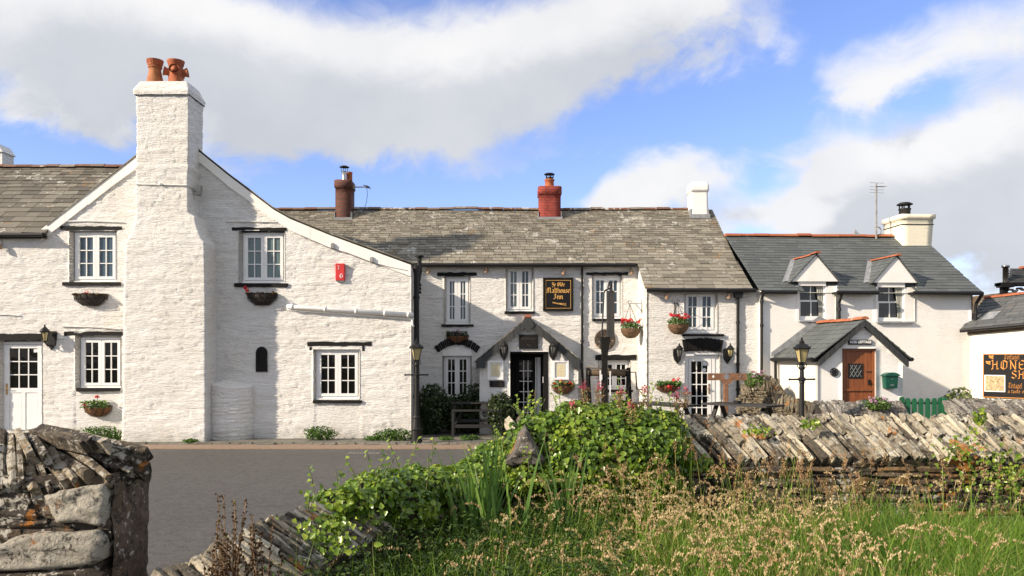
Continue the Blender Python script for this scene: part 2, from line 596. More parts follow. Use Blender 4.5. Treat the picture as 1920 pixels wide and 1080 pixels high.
def slabs(name):
    m, t, b, co, _ = new_mat(name)
    br = t.n('ShaderNodeTexBrick'); t.put(br.inputs['Vector'], t.n('ShaderNodeTexCoord').outputs['Object'])
    br.inputs['Color1'].default_value = (.20, .185, .15, 1); br.inputs['Color2'].default_value = (.13, .125, .105, 1); br.inputs['Mortar'].default_value = (.05, .045, .03, 1)
    br.inputs['Scale'].default_value = 1; br.inputs['Brick Width'].default_value = 1.05; br.inputs['Row Height'].default_value = .62; br.inputs['Mortar Size'].default_value = .016
    c = t.mix(t.m('MULTIPLY', t.ss(t.noise(co, 3, 8, .66), .4, .72), .55), br.outputs[0], (.075, .07, .055))
    t.put(b.inputs['Base Color'], c); b.inputs['Roughness'].default_value = .8
    bump(t, b, t.m('SUBTRACT', t.noise(co, 14, 7, .65), t.m('MULTIPLY', br.outputs['Fac'], .8)), .012)
    return m


def asphalt():
    m, t, b, co, _ = new_mat('asphalt')
    n = t.noise(co, .22, 3, .5); sp = t.noise(co, 60, 3, .7); sp2 = t.noise(co, 24, 4, .75)
    c = t.mix(t.ss(n, .3, .7), (.118, .114, .107), (.098, .095, .090))
    c = t.mix(t.m('MULTIPLY', t.ss(sp, .52, .68), .75), c, (.22, .21, .195))
    c = t.mix(t.m('MULTIPLY', t.ss(sp2, .52, .70), .55), c, (.035, .034, .033))
    gr = t.noise(co, 9, 6, .8)
    c = t.mix(t.m('MULTIPLY', t.ss(gr, .40, .66), .45), c, (.045, .043, .041))
    st = t.noise(t.scale(co, .5, 1.6, 1), 1.3, 6, .7)
    c = t.mix(t.m('MULTIPLY', t.ss(st, .60, .68), .22), c, (.05, .048, .046))
    t.put(b.inputs['Base Color'], c); b.inputs['Roughness'].default_value = .9
    b.inputs['Specular IOR Level'].default_value = .2
    bump(t, b, t.noise(co, 55, 4, .7), .012)
    return m


M = {}
M['stone'] = limewash('white_painted_stone', (.82, .81, .785), 1.3, .060, .25)
M['render'] = limewash('white_smooth_render', (.83, .82, .79), .55, .004, .35)
M['cream'] = limewash('cream_render', (.82, .79, .70), .35, .004, .3)
M['stain'] = limewash('rust_stained_render', (.80, .75, .60), .9, .004, .3)
M['trim'] = simple('white_trim', (.82, .81, .78), (.74, .73, .69), 6, .6, bd=.003)
M['frame'] = simple('white_window_frame', (.80, .80, .78), (.74, .74, .72), 3, .38)
M['dark'] = glass('dark_glass', (.005, .0055, .005), spec=.35)
M['curtain'] = glass('curtained_glass', (.050, .080, .108), .05, .5, .45)
M['curtain_green'] = glass('net_curtained_glass', (.10, .145, .145), .06, .5)
M['sash_glass'] = glass('sash_glass', (.030, .034, .034), .04)
M['drape'] = simple('pale_curtain', (.42, .42, .36), (.22, .23, .2), 3, .9, stretch=(14, 14, .4), bd=.01)
M['black'] = simple('black_painted_wood', (.012, .011, .0105), (.007, .0065, .006), 9, .7, bd=.006, stretch=(1, 1, 4), spec=.2)
M['iron'] = simple('black_iron', (.011, .011, .0115), (.007, .007, .007), 14, .5, spec=.35, bd=.001)
M['wood_black'] = simple('black_stained_boards', (.017, .016, .015), (.008, .0075, .007), 5, .6, stretch=(1, 6, 6), bd=.003, tone=.4)
M['timber'] = simple('weathered_timber', (.24, .17, .095), (.10, .066, .036), 6, .75, stretch=(1, 6, 6), bd=.004)
M['brown'] = simple('brown_stained_timber', (.25, .125, .065), (.13, .062, .032), 5, .7, stretch=(1, 5, 5), bd=.004)
M['oak'] = simple('orange_brown_door', (.30, .095, .028), (.17, .05, .015), 4, .5, stretch=(9, 9, .8), bd=.003, tone=.3)
M['slate_old'] = slate('old_lichened_slate', [(.0, (.088, .079, .064)), (.35, (.178, .161, .126)), (.7, (.250, .229, .180)), (1, (.34, .315, .255))], 1.0, .5)
M['slate_left'] = slate('old_brown_slate', [(.0, (.066, .060, .050)), (.4, (.128, .116, .094)), (.75, (.188, .173, .140)), (1, (.27, .255, .21))], .55, .25, moss=.25)
M['slate_new'] = slate('grey_green_slate', [(.0, (.074, .083, .084)), (.5, (.100, .112, .112)), (1, (.130, .143, .140))], 0, 0, .003)
M['slate_shop'] = slate('blue_grey_slate', [(.0, (.075, .082, .085)), (.5, (.105, .112, .112)), (1, (.14, .145, .14))], 0, .25, .003)
M['slate_barge'] = slate('dark_hung_slate', [(.0, (.030, .033, .035)), (.5, (.042, .045, .046)), (1, (.056, .059, .058))], 0, 0, .004)
M['ridge'] = slate('lichened_ridge_tile', [(.0, (.11, .055, .035)), (.35, (.17, .075, .045)), (.75, (.20, .16, .125)), (1, (.36, .33, .28))], 1.5, .3)
M['terracotta'] = slate('terracotta_ridge_tile', [(.0, (.24, .065, .030)), (.5, (.36, .115, .052)), (1, (.44, .18, .085))], .75, .9)
M['pot'] = simple('terracotta_pot', (.42, .125, .048), (.25, .065, .028), 7, .8, bd=.005)
M['buff_pot'] = simple('buff_clay_pot', (.42, .17, .06), (.30, .10, .04), 7, .8, bd=.004)
M['brick'] = brickwork('dark_red_brick', (.16, .046, .026), (.10, .030, .020), (.085, .06, .045))
M['brick_red'] = brickwork('red_painted_brick', (.36, .055, .036), (.27, .042, .030), (.20, .035, .026), .7)
M['lead'] = simple('lead_flashing', (.30, .31, .32), (.19, .20, .21), 8, .55, bd=.004)
M['steel'] = simple('stainless_flue', (.55, .54, .52), (.36, .35, .34), 7, .25, metal=1.0)
M['galv'] = simple('weathered_aluminium', (.40, .38, .35), (.25, .24, .22), 9, .5, metal=.6)
M['brass'] = simple('brass', (.50, .33, .14), (.30, .19, .08), 9, .35, metal=.8)
M['copper'] = simple('coppery_spot_housing', (.45, .30, .20), (.28, .18, .11), 9, .4, metal=.5)
M['red'] = simple('red_plastic', (.62, .035, .035), (.50, .03, .03), 3, .4)
M['white_paint'] = simple('white_lettering', (.82, .82, .80), (.78, .78, .76), 3, .6)
M['gold'] = simple('gold_lettering', (.80, .46, .12), (.62, .33, .08), 6, .5)
M['orange'] = simple('orange_lettering', (.62, .25, .03), (.52, .20, .025), 9, .6)
M['sign'] = simple('black_sign_board', (.009, .0085, .010), (.006, .006, .007), 4, .6, spec=.2)
M['dimtext'] = simple('faded_lettering', (.085, .06, .05), (.06, .045, .04), 6, .6)
M['green'] = simple('green_paint', (.012, .120, .050), (.008, .085, .034), 5, .5, bd=.002)
M['green_box'] = simple('dark_green_enamel', (.008, .085, .055), (.006, .062, .040), 4, .35)
M['paper'] = simple('cream_paper', (.66, .60, .42), (.50, .44, .29), 30, .9)
M['white_panel'] = simple('pale_mount', (.72, .73, .74), (.66, .67, .68), 5, .7)
M['coir'] = simple('coir_liner', (.23, .105, .045), (.10, .045, .02), 12, .95, stretch=(3, 3, 1), bd=.02)
M['basket'] = simple('woven_basket', (.20, .115, .055), (.08, .042, .022), 9, .9, stretch=(1, 1, 5), bd=.02)
M['lamp_glass'] = simple('yellowed_lamp_glass', (.50, .42, .20), (.38, .31, .14), 5, .18)
M['lamp_glass_dark'] = simple('grey_lamp_glass', (.17, .17, .15), (.09, .09, .085), 5, .12)
M['mortar'] = rubble('lichened_mortar', [(0, (.06, .053, .047)), (.5, (.115, .102, .090)), (1, (.20, .18, .16))], .7, .03)
M['core'] = simple('wall_core', (.055, .045, .036), (.022, .018, .015), 9, .95, bd=.02)
M['coping'] = rubble('lichened_coping_slate', [(0, (.055, .046, .036)), (.3, (.155, .132, .098)), (.60, (.38, .335, .25)), (1, (.66, .60, .46))], .60, .035, .86, .51)
M['coping_near'] = rubble('dark_lichened_slate', [(0, (.030, .026, .022)), (.4, (.10, .082, .060)), (.72, (.27, .22, .15)), (1, (.56, .51, .41))], .85, .04, .9, .485)
M['wallstone'] = rubble('rusty_slate_rubble', [(0, (.045, .037, .030)), (.35, (.105, .083, .060)), (.66, (.17, .115, .062)), (.84, (.25, .135, .045)), (1, (.38, .345, .28))], .4, .04, .85, .48)
M['nearstone'] = rubble('near_wall_rubble', [(0, (.026, .022, .018)), (.45, (.065, .052, .04)), (.75, (.14, .10, .065)), (1, (.36, .33, .27))], .45, .03, .85, .50)
M['palestone'] = rubble('pale_quoin_stone', [(0, (.26, .24, .20)), (.5, (.36, .335, .28)), (1, (.54, .505, .42))], .55, .07, .92, .515)
M['asphalt'] = asphalt()
M['kerb'] = simple('reddish_gutter_strip', (.29, .205, .145), (.205, .142, .098), 14, .9, bd=.006)
M['slabs'] = slabs('slate_slabs')
M['coping_grey'] = rubble('grey_garden_coping', [(0, (.07, .063, .055)), (.4, (.15, .137, .12)), (.75, (.24, .222, .195)), (1, (.36, .335, .29))], .5, .03, .75, .51)
M['bank'] = rubble('earthy_bank_stone', [(0, (.07, .058, .038)), (.5, (.15, .125, .085)), (1, (.27, .235, .17))], .2, .02)
M['clay'] = simple('dull_clay_pot', (.15, .055, .03), (.09, .035, .02), 7, .85)
M['soil'] = simple('soil', (.075, .058, .036), (.035, .028, .018), 6, .95, bd=.03)
M['field'] = simple('rough_turf', (.055, .065, .022), (.035, .035, .014), 5, .95, bd=.04)
M['grass'] = leafy('grass_blade', [(0, (.030, .070, .010)), (.4, (.085, .180, .020)), (.72, (.19, .30, .04)), (.86, (.36, .30, .11)), (1, (.55, .45, .22))], .5, .38, 1.2, .3)
M['seed'] = leafy('grass_seed_head', [(0, (.20, .105, .055)), (.4, (.36, .235, .125)), (.75, (.56, .43, .25)), (1, (.74, .62, .40))], .8, .25, 1.0, .1)
M['ivy'] = leafy('ivy_leaf', [(0, (.034, .072, .009)), (.35, (.088, .168, .016)), (.7, (.190, .285, .029)), (.92, (.36, .41, .052)), (1, (.50, .38, .08))], .30, .26, 1.6, .5)
M['under'] = leafy('undergrowth_leaf', [(0, (.022, .042, .010)), (.5, (.056, .100, .021)), (.85, (.115, .160, .036)), (1, (.17, .09, .045))], .6, .3, 2.0, .3)
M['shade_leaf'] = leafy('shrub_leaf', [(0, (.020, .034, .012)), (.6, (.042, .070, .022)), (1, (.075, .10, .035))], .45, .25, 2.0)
M['weed'] = leafy('kerb_weed_leaf', [(0, (.035, .085, .012)), (.6, (.075, .165, .022)), (1, (.14, .23, .04))], .5, .3, 2.0, .3)
M['shrub'] = leafy('pale_shrub_leaf', [(0, (.085, .120, .028)), (.6, (.19, .235, .06)), (1, (.34, .37, .12))], .45, .3, 2.0)
M['iris'] = leafy('sword_leaf', [(0, (.045, .105, .022)), (.5, (.095, .19, .036)), (.9, (.18, .28, .06)), (1, (.38, .19, .06))], .42, .3, 1.4)
M['dock'] = leafy('dock_seed', [(0, (.030, .014, .007)), (.5, (.068, .034, .014)), (.85, (.13, .075, .025)), (1, (.12, .14, .03))], .8, .2, 2.0, .1)
M['stem'] = simple('plant_stem', (.14, .16, .05), (.09, .085, .035), 9, .7)
M['dead_stem'] = simple('dry_stem', (.30, .20, .12), (.17, .10, .06), 9, .8)
M['basket_leaf'] = leafy('bedding_leaf', [(0, (.04, .085, .016)), (.6, (.10, .19, .035)), (1, (.20, .30, .06))], .45, .3, 3.0)
M['red_petal'] = leafy('red_petal', [(0, (.48, .012, .022)), (.5, (.68, .028, .035)), (1, (.75, .14, .12))], .5, .25, 3.0, .2)
M['pink_petal'] = leafy('pink_petal', [(0, (.30, .060, .075)), (.5, (.50, .095, .16)), (1, (.62, .26, .30))], .6, .25, 3.0, .2)
M['mauve'] = leafy('mauve_petal', [(0, (.36, .18, .32)), (1, (.62, .42, .55))], .6, .25, 3.0, .2)
M['shell'] = simple('pebble_picture', (.62, .48, .27), (.20, .12, .06), 26, .6)


# ------------------------------------------------------------------ walls, stacks, roofs
def grid_wall(name, parent, mat, u0, u1, z0, top, holes=(), step=.05, amp=.03, thick=.4, seed=0.0, calm=(), y=0.0, relief=stone_h, splay=0.0):
    """a wall of relief stone with real openings; top(u) gives its upper edge; the faces turn back into the openings"""
    marks_u = {u0, u1}; marks_z = {z0}
    for a, b, c, d in holes: marks_u |= {a, b}; marks_z |= {c, d}
    us = sorted(marks_u | {v for v in np.arange(u0, u1, step) if all(abs(v - m_) > step * .45 for m_ in marks_u)})
    us = np.array([v for v in us if u0 <= v <= u1])
    tp = np.array([top(v) for v in us])
    zs = sorted(marks_z | {v for v in np.arange(z0, tp.max(), step) if all(abs(v - m_) > step * .45 for m_ in marks_z)} | {float(tp.max())})
    zs = np.array(zs)
    UU, ZZ = np.meshgrid(us, zs, indexing='ij')
    ZZ = np.minimum(ZZ, tp[:, None])
    h = relief(UU, ZZ, seed)
    for a, b, c, d in calm: h = np.where((UU > a) & (UU < b) & (ZZ > c) & (ZZ < d), h * .12 + .35, h)
    # the stone stands a little proud of round, worn edges at the openings
    yy = y - amp * h
    nu, nz = len(us), len(zs)
    V = np.stack([UU, yy, ZZ], -1).reshape(-1, 3)
    keep = np.zeros((nu - 1, nz - 1), bool)
    for i in range(nu - 1):
        cu = (us[i] + us[i + 1]) / 2
        for j in range(nz - 1):
            if zs[j] >= max(tp[i], tp[i + 1]) - 1e-6: continue
            cz = (zs[j] + zs[j + 1]) / 2
            keep[i, j] = not any(a < cu < b and c < cz < d for a, b, c, d in holes)
    I, J = np.nonzero(keep)
    v00 = I * nz + J
    Q = [np.stack([v00, v00 + nz, v00 + nz + 1, v00 + 1], 1)]
    back = V.copy(); back[:, 1] = y + thick
    if splay:
        for a, b, c, d in holes:
            e = (np.abs(back[:, 0] - a) < 1e-6) & (back[:, 2] > c - 1e-6) & (back[:, 2] < d + 1e-6); back[e, 0] += splay
            e = (np.abs(back[:, 0] - b) < 1e-6) & (back[:, 2] > c - 1e-6) & (back[:, 2] < d + 1e-6); back[e, 0] -= splay
    n0 = len(V)
    kp = np.pad(keep, 1)
    ex = []
    for i, j in zip(I, J):
        a = i * nz + j
        if not kp[i, j + 1]: ex.append((a + 1, a, a + n0, a + 1 + n0))
        if not kp[i + 2, j + 1]: ex.append((a + nz, a + nz + 1, a + nz + 1 + n0, a + nz + n0))
        if not kp[i + 1, j]: ex.append((a, a + nz, a + nz + n0, a + n0))
        if not kp[i + 1, j + 2]: ex.append((a + nz + 1, a + 1, a + 1 + n0, a + nz + 1 + n0))
    Q.append(np.array(ex))
    Q = np.concatenate(Q)
    return np_mesh(name, np.concatenate([V, back]), Q, np.full(len(Q), .5), mat, parent)


def stack(name, parent, mat, levels, amp=.03, step=.05, seed=0.0, cap=True, arc=None):
    """a closed pillar: levels = [(z, u0, u1, y0, y1)]; relief runs round the outside"""
    zs = [levels[0][0]]
    for (a, b) in zip(levels, levels[1:]):
        n = max(1, int(abs(b[0] - a[0]) / step))
        zs += [a[0] + (b[0] - a[0]) * k / n for k in range(1, n + 1)]
    LZ = [l[0] for l in levels]
    l0 = levels[0]
    nu = max(2, int((l0[2] - l0[1]) / step)); ny = max(2, int((l0[4] - l0[3]) / step))
    per = [(k / nu, 0) for k in range(nu)] + [(1, k / ny) for k in range(ny)] + [(1 - k / nu, 1) for k in range(nu)] + [(0, 1 - k / ny) for k in range(ny)]
    nrm = []
    for a, b in per:
        n_ = Vector(((-1 if a == 0 else 1 if a == 1 else 0), (-1 if b == 0 else 1 if b == 1 else 0)))
        nrm.append(n_.normalized())
    V = []
    for z in zs:
        p = [np.interp(z, LZ, [l[k] for l in levels]) for k in range(1, 5)]
        pu = np.array([p[0] + (p[1] - p[0]) * a for a, b in per]); py = np.array([p[2] + (p[3] - p[2]) * b for a, b in per])
        h = stone_h(pu + py * 1.0, np.full(len(per), z), seed) * amp - amp * .4 if amp else np.zeros(len(per))
        for k in range(len(per)):
            V.append((pu[k] + nrm[k].x * h[k], py[k] + nrm[k].y * h[k], z))
    m = len(per); Q = []
    for i in range(len(zs) - 1):
        for k in range(m):
            Q.append((i * m + k, i * m + (k + 1) % m, (i + 1) * m + (k + 1) % m, (i + 1) * m + k))
    if cap:
        c = len(V); V.append(tuple(np.mean(np.array(V[-m:]), 0)))
        b = (len(zs) - 1) * m
        for k in range(0, m, 2): Q.append((b + k, b + (k + 1) % m, b + (k + 2) % m, c))
    return np_mesh(name, np.array(V), np.array(Q), np.full(len(Q), .5), mat, parent)


def slates(name, parent, mat, P0, P1, UP, ch=.19, sw=.33, lim=None, holes=(), thick=.016, sag=0.0, wob=.012, big=0.0, tone=(.0, 1.0), odd=0.0):
    """courses of single slates between an eave P0-P1 and the edge UP above it; lim(t) trims the sides, holes = (s0, s1, t0, t1)"""
    P0, P1, UP = Vector(P0), Vector(P1), Vector(UP)
    S = P1 - P0; Ls = S.length; S = S / Ls
    T = UP; Lt = T.length; T = T / Lt
    N = S.cross(T).normalized()
    if N.z < 0: N = -N
    mb = MB()
    nc = max(1, int(round(Lt / ch)))

    def pos(s, t, n):
        sg = 0.0
        if sag:
            sg = sag * (float(fbm(s * .33 + 3.1, t * .45 + 8.2, 3)) - .5) * 2
        return P0 + S * s + T * t + N * (n + sg)
    # courses shorten towards the ridge, as old random slating does
    edges = [0.0]
    for k in range(nc): edges.append(edges[-1] + 1.0 + big * (1 - 2 * k / max(1, nc - 1)))
    edges = [e / edges[-1] * Lt for e in edges]
    for k in range(nc):
        ta, tb = edges[k], edges[k + 1]
        a, b = lim((ta + tb) / 2) if lim else (0, Ls)
        # bedding under the course, so that no gap shows light
        n_under = max(1, int((b - a) / .6))
        for q in range(n_under):
            s0, s1 = a + (b - a) * q / n_under, a + (b - a) * (q + 1) / n_under
            if any(h[0] < (s0 + s1) / 2 < h[1] and h[2] < (ta + tb) / 2 < h[3] for h in holes): continue
            mb.add([pos(s0, ta, -.012), pos(s1, ta, -.012), pos(s1, tb + .02, -.012), pos(s0, tb + .02, -.012)], [(0, 1, 2, 3)], 0.0)
        s = a - random.random() * sw * .8
        cw = 1.0 + big * (1 - 2 * k / max(1, nc - 1))
        while s < b:
            w = sw * cw * random.uniform(.62, 1.42)
            s0, s1 = max(s, a), min(s + w, b)
            s += w
            segs = [(s0, s1)]
            for h in holes:
                if h[2] < (ta + tb) / 2 < h[3]:
                    ns = []
                    for x0, x1 in segs:
                        if x1 <= h[0] or x0 >= h[1]: ns.append((x0, x1)); continue
                        if x0 < h[0]: ns.append((x0, h[0]))
                        if x1 > h[1]: ns.append((h[1], x1))
                    segs = ns
            for x0, x1 in segs:
                if x1 - x0 < .03: continue
                g = .006
                lo = ta - random.uniform(0, wob) * 1.6; hi = tb + .05
                th = thick * random.uniform(.7, 1.5)
                sk = random.uniform(-wob, wob) * .7
                tl = random.uniform(0, wob) * .5
                t_ = random.uniform(*tone)
                if odd and random.random() < odd: t_ = random.choice((0.0, 0.05, 1.0))
                A = pos(x0 + g, lo + sk, th + .010 + tl); B = pos(x1 - g, lo - sk, th + .010)
                C_ = pos(x1 - g, min(hi, Lt + .01), th * .4); D = pos(x0 + g, min(hi, Lt + .01), th * .4)
                a2 = pos(x0 + g, lo + sk, -.008); b2 = pos(x1 - g, lo - sk, -.008)
                c2 = pos(x1 - g, min(hi, Lt + .01), -.01); d2 = pos(x0 + g, min(hi, Lt + .01), -.01)
                mb.add([A, B, C_, D, a2, b2, c2, d2], [(0, 1, 2, 3), (4, 5, 1, 0), (5, 6, 2, 1), (7, 4, 0, 3)], t_)
    return mb.build(name, mat, parent)


def ridge_tiles(name, parent, mat, A, B, r=.11, seg=.42, sag=0.0, flat=.75, tone=(0, 1)):
    A, B = Vector(A), Vector(B)
    d = B - A; L = d.length; d = d / L
    side = d.cross(Vector((0, 0, 1))).normalized(); up = Vector((0, 0, 1))
    mb = MB(); s = 0.0
    while s < L:
        w = seg * random.uniform(.85, 1.15); e = min(s + w, L)
        rr = r * random.uniform(.93, 1.07); dz = random.uniform(-.012, .012)
        vs = []
        for q in (s + .004, e - .004):
            sg = sag * (float(fbm(q * .33 + 5.5, 2.2, 3)) - .5) * 2
            for k in range(9):
                an = math.pi * k / 8
                vs.append(A + d * q + side * (rr * math.cos(an)) + up * (rr * flat * math.sin(an) + dz + sg - .02))
        n = 9
        fs = [(k, k + 1, n + k + 1, n + k) for k in range(8)] + [tuple(range(8, -1, -1)), tuple(range(9, 18))]
        mb.add(vs, fs, random.uniform(*tone))
        s += w
    return mb.build(name, mat, parent)


# ------------------------------------------------------------------ openings
def casement(parent, fr, box, sill=None, lintel=None, cols=2, rows=3, sashes=2, rec=.13, pane='dark', pane2=None, sb=.075, name='window', arch=False, off=0.0, frame_mat='frame', lintel_name='lintel'):
    """a window measured off the photograph: frame with sashes and glazing bars, panes, sill, lintel"""
    x0, z1 = fr.uv(box[0], box[1], off); x1, z0 = fr.uv(box[2], box[3], off)
    y = off + rec
    fb = .05
    mb = MB()
    mb.box(x0, x0 + fb, y, y + .09, z0, z1); mb.box(x1 - fb, x1, y, y + .09, z0, z1)
    mb.box(x0 + fb, x1 - fb, y + .001, y + .09, z0, z0 + fb); mb.box(x0 + fb, x1 - fb, y + .001, y + .09, z1 - fb, z1)
    iw = (x1 - x0 - 2 * fb) / sashes
    pm, pm2 = MB(), MB()
    for k in range(sashes):
        a, b = x0 + fb + iw * k + .006, x0 + fb + iw * (k + 1) - .006
        c, d = z0 + fb + .006, z1 - fb - .006
        yy = y - .022
        mb.box(a, a + sb, yy, y + .06, c, d); mb.box(b - sb, b, yy, y + .06, c, d)
        mb.box(a + sb, b - sb, yy + .001, y + .06, c, c + sb); mb.box(a + sb, b - sb, yy + .001, y + .06, d - sb, d)
        ga, gb, gc, gd = a + sb, b - sb, c + sb, d - sb
        for i in range(1, cols):
            m_ = ga + (gb - ga) * i / cols
            mb.box(m_ - .012, m_ + .012, yy + .012, y + .03, gc, gd)
        for i in range(1, rows):
            m_ = gc + (gd - gc) * i / rows
            mb.box(ga, gb, yy + .013, y + .03, m_ - .012, m_ + .012)
        (pm2 if (pane2 and k % 2) else pm).box(ga, gb, y + .022, y + .028, gc, gd)
        if k:
            mb.box(a - .012, a, y - .012, y + .05, c, d)
    hv = .14
    mb.box(x0 - hv, x1 + hv, y + .095, y + .12, z0 - hv, z1 + hv)
    w = mb.build(name, M[frame_mat], parent)
    pm.build('pane', M[pane], w)
    if pane2: pm2.build('pane', M[pane2], w)
    if sill:
        s0, sz1 = fr.uv(sill[0], sill[1], off); s1, sz0 = fr.uv(sill[2], sill[3], off)
        mb = MB(); n = 6
        for k in range(n):
            a, b = s0 + (s1 - s0) * k / n, s0 + (s1 - s0) * (k + 1) / n
            j = .006
            mb.box(a, b, off - .09 - random.uniform(0, .01), y, sz0 + random.uniform(-j, j), sz1 + random.uniform(-j, j) * .5)
        mb.build('sill', M['black'], w)
        mb = MB(); mb.box(x0 - .01, x1 + .01, off + .02, y + .03, sz1 + .008, z0 - .002)
        mb.build('window_board', M['trim'], w)
    if lintel:
        l0, lz1 = fr.uv(lintel[0], lintel[1], off); l1, lz0 = fr.uv(lintel[2], lintel[3], off)
        mb = MB(); n = 9
        zz = [(lz0 + random.uniform(-.012, .012), lz1 + random.uniform(-.014, .014)) for _ in range(n + 1)]
        for k in range(n):
            a, b = l0 + (l1 - l0) * k / n, l0 + (l1 - l0) * (k + 1) / n
            yf = off - .055
            mb.add([(a, yf, zz[k][0]), (b, yf, zz[k + 1][0]), (b, off + .1, zz[k + 1][0]), (a, off + .1, zz[k][0]),
                    (a, yf, zz[k][1]), (b, yf, zz[k + 1][1]), (b, off + .1, zz[k + 1][1]), (a, off + .1, zz[k][1])],
                   [(0, 3, 2, 1), (4, 5, 6, 7), (0, 1, 5, 4), (2, 3, 7, 6)] + ([(3, 0, 4, 7)] if k == 0 else []) + ([(1, 2, 6, 5)] if k == n - 1 else []))
        mb.build(lintel_name, M['black'], w)
    return w


def hole(fr, box, off=0.0):
    x0, z1 = fr.uv(box[0], box[1], off); x1, z0 = fr.uv(box[2], box[3], off)
    return (x0, x1, z0, z1)


def arch_lintel(parent, fr, box, rise, off=0.0, n=22, flare=.10, drop=0.0):
    """an arch of black-painted slates set on edge"""
    x0, z1 = fr.uv(box[0], box[1], off); x1, z0 = fr.uv(box[2], box[3], off)
    mb = MB(); c = (x0 + x1) / 2; hw = (x1 - x0) / 2
    for k in range(n):
        a, b = -1 + 2 * k / n + .006, -1 + 2 * (k + 1) / n - .006
        def pt(q, top):
            lift = rise * (1 - q * q)
            return (c + hw * q * (1.0 if top else 1 - flare), (z1 - rise if top else z0) + (lift if top else lift * drop))
        j = random.uniform(-.012, .012); yf = off - .05 - random.uniform(0, .03)
        p = [pt(a, 0), pt(b, 0), pt(b, 1), pt(a, 1)]
        p = [(x, z + j) for x, z in p]
        mb.prism(p, yf, off + .12, random.random())
    return mb.build('arch_lintel', M['black'], parent)


# ------------------------------------------------------------------ leaves, blades, flowers
def leaf_mesh(name, parent, mat, pts, nrm, size, tone, aspect=.85, fold=.25, droop=None, smooth=False):
    """one folded, lobed leaf of two quads at every point"""
    pts = np.asarray(pts, float); n = len(pts)
    nrm = np.asarray(nrm, float); nrm = nrm / (np.linalg.norm(nrm, axis=1, keepdims=True) + 1e-9)
    a = rng.normal(size=(n, 3)) if droop is None else np.tile(np.array(droop, float), (n, 1)) + rng.normal(size=(n, 3)) * .6
    t = a - (a * nrm).sum(1, keepdims=True) * nrm
    t = t / (np.linalg.norm(t, axis=1, keepdims=True) + 1e-9)
    s = np.cross(nrm, t)
    sz = np.asarray(size, float).reshape(-1, 1) * np.ones((n, 1))
    f = nrm * sz * fold
    base = pts - t * sz * .5
    tip = pts + t * sz * .55 - f * .4
    l1 = pts - t * sz * .22 + s * sz * .5 * aspect + f * .6
    l2 = pts + t * sz * .12 + s * sz * .36 * aspect + f * .4
    r1 = pts - t * sz * .22 - s * sz * .5 * aspect + f * .6
    r2 = pts + t * sz * .12 - s * sz * .36 * aspect + f * .4
    V = np.stack([base, l1, l2, tip, r1, r2], 1).reshape(-1, 3)
    b = np.arange(n)[:, None] * 6
    Q = np.concatenate([b + np.array([[0, 3, 2, 1]]), b + np.array([[0, 4, 5, 3]])], 1).reshape(-1, 4)
    tn = np.repeat(np.asarray(tone, float), 2)
    return np_mesh(name, V, Q, tn, mat, parent, smooth)


def blades(name, parent, mat, roots, height, lean, width, tone, curl=.5, segs=3, az=None, facing=None):
    """curved blades, each a strip of quads"""
    roots = np.asarray(roots, float); n = len(roots)
    az = rng.random(n) * 2 * math.pi if az is None else az
    d = np.stack([np.cos(az), np.sin(az), np.zeros(n)], 1)
    fa = rng.random(n) * math.pi if facing is None else facing
    s = np.stack([np.cos(fa), np.sin(fa), np.zeros(n)], 1)
    height = np.asarray(height).reshape(-1, 1); lean = np.asarray(lean).reshape(-1, 1); width = np.asarray(width).reshape(-1, 1)
    rows = []
    for k in range(segs + 1):
        q = k / segs
        c = roots + np.array([0, 0, 1.0]) * height * (q - curl * .35 * q * q * np.minimum(1, lean * 1.6)) + d * height * lean * (q ** 1.9)
        w = width * (1 - q ** 1.6 * .94) * .5
        rows += [c - s * w, c + s * w]
    V = np.stack(rows, 1).reshape(-1, 3)
    m = 2 * (segs + 1)
    b = np.arange(n)[:, None] * m
    Q = np.concatenate([b + np.array([[2 * k, 2 * k + 1, 2 * k + 3, 2 * k + 2]]) for k in range(segs)], 1).reshape(-1, 4)
    return np_mesh(name, V, Q, np.repeat(np.asarray(tone, float), segs), mat, parent)


def ball_pts(n, c, r, shell=.55, up=.0):
    """points through the outer part of a lumpy ellipsoid, with outward directions"""
    v = rng.normal(size=(n, 3)); v /= np.linalg.norm(v, axis=1, keepdims=True)
    if up: v[:, 2] = np.where(v[:, 2] < -up, -v[:, 2], v[:, 2])
    rad = shell + (1 - shell) * rng.random((n, 1)) ** .6
    lump = .8 + .4 * fbm(v[:, 0] * 3 + c[0], v[:, 2] * 3 + v[:, 1] * 2 + c[1], 3)[:, None]
    return np.asarray(c) + v * rad * lump * np.asarray(r), v


def bush(name, label, loc, r, n, leaf, mat, cat='shrub', group=None, stems=7, part='foliage', shell=.35, stemmat='stem', droop=None, aspect=.7):
    o = thing(name, label, cat, loc, 0, group)
    mb = MB()
    for k in range(stems):
        a = random.random() * 6.28; e = random.uniform(.3, .85)
        mb.tube([(0, 0, -.02), (math.cos(a) * r[0] * e * .4, math.sin(a) * r[1] * e * .4, r[2] * .7), (math.cos(a) * r[0] * e, math.sin(a) * r[1] * e, r[2] * random.uniform(1.2, 1.8))], [.012, .009, .004], 5)
    mb.build('stem', M[stemmat], o)
    p, v = ball_pts(n, (0, 0, r[2]), r, shell)
    p[:, 2] = np.maximum(p[:, 2], .015)
    nr = v * .6 + rng.normal(size=v.shape) * .55 + np.array([0, 0, .45])
    leaf_mesh(part, o, M[mat], p, nr, leaf * (.6 + .8 * rng.random(n)), rng.random(n), aspect, .25, droop)
    return o


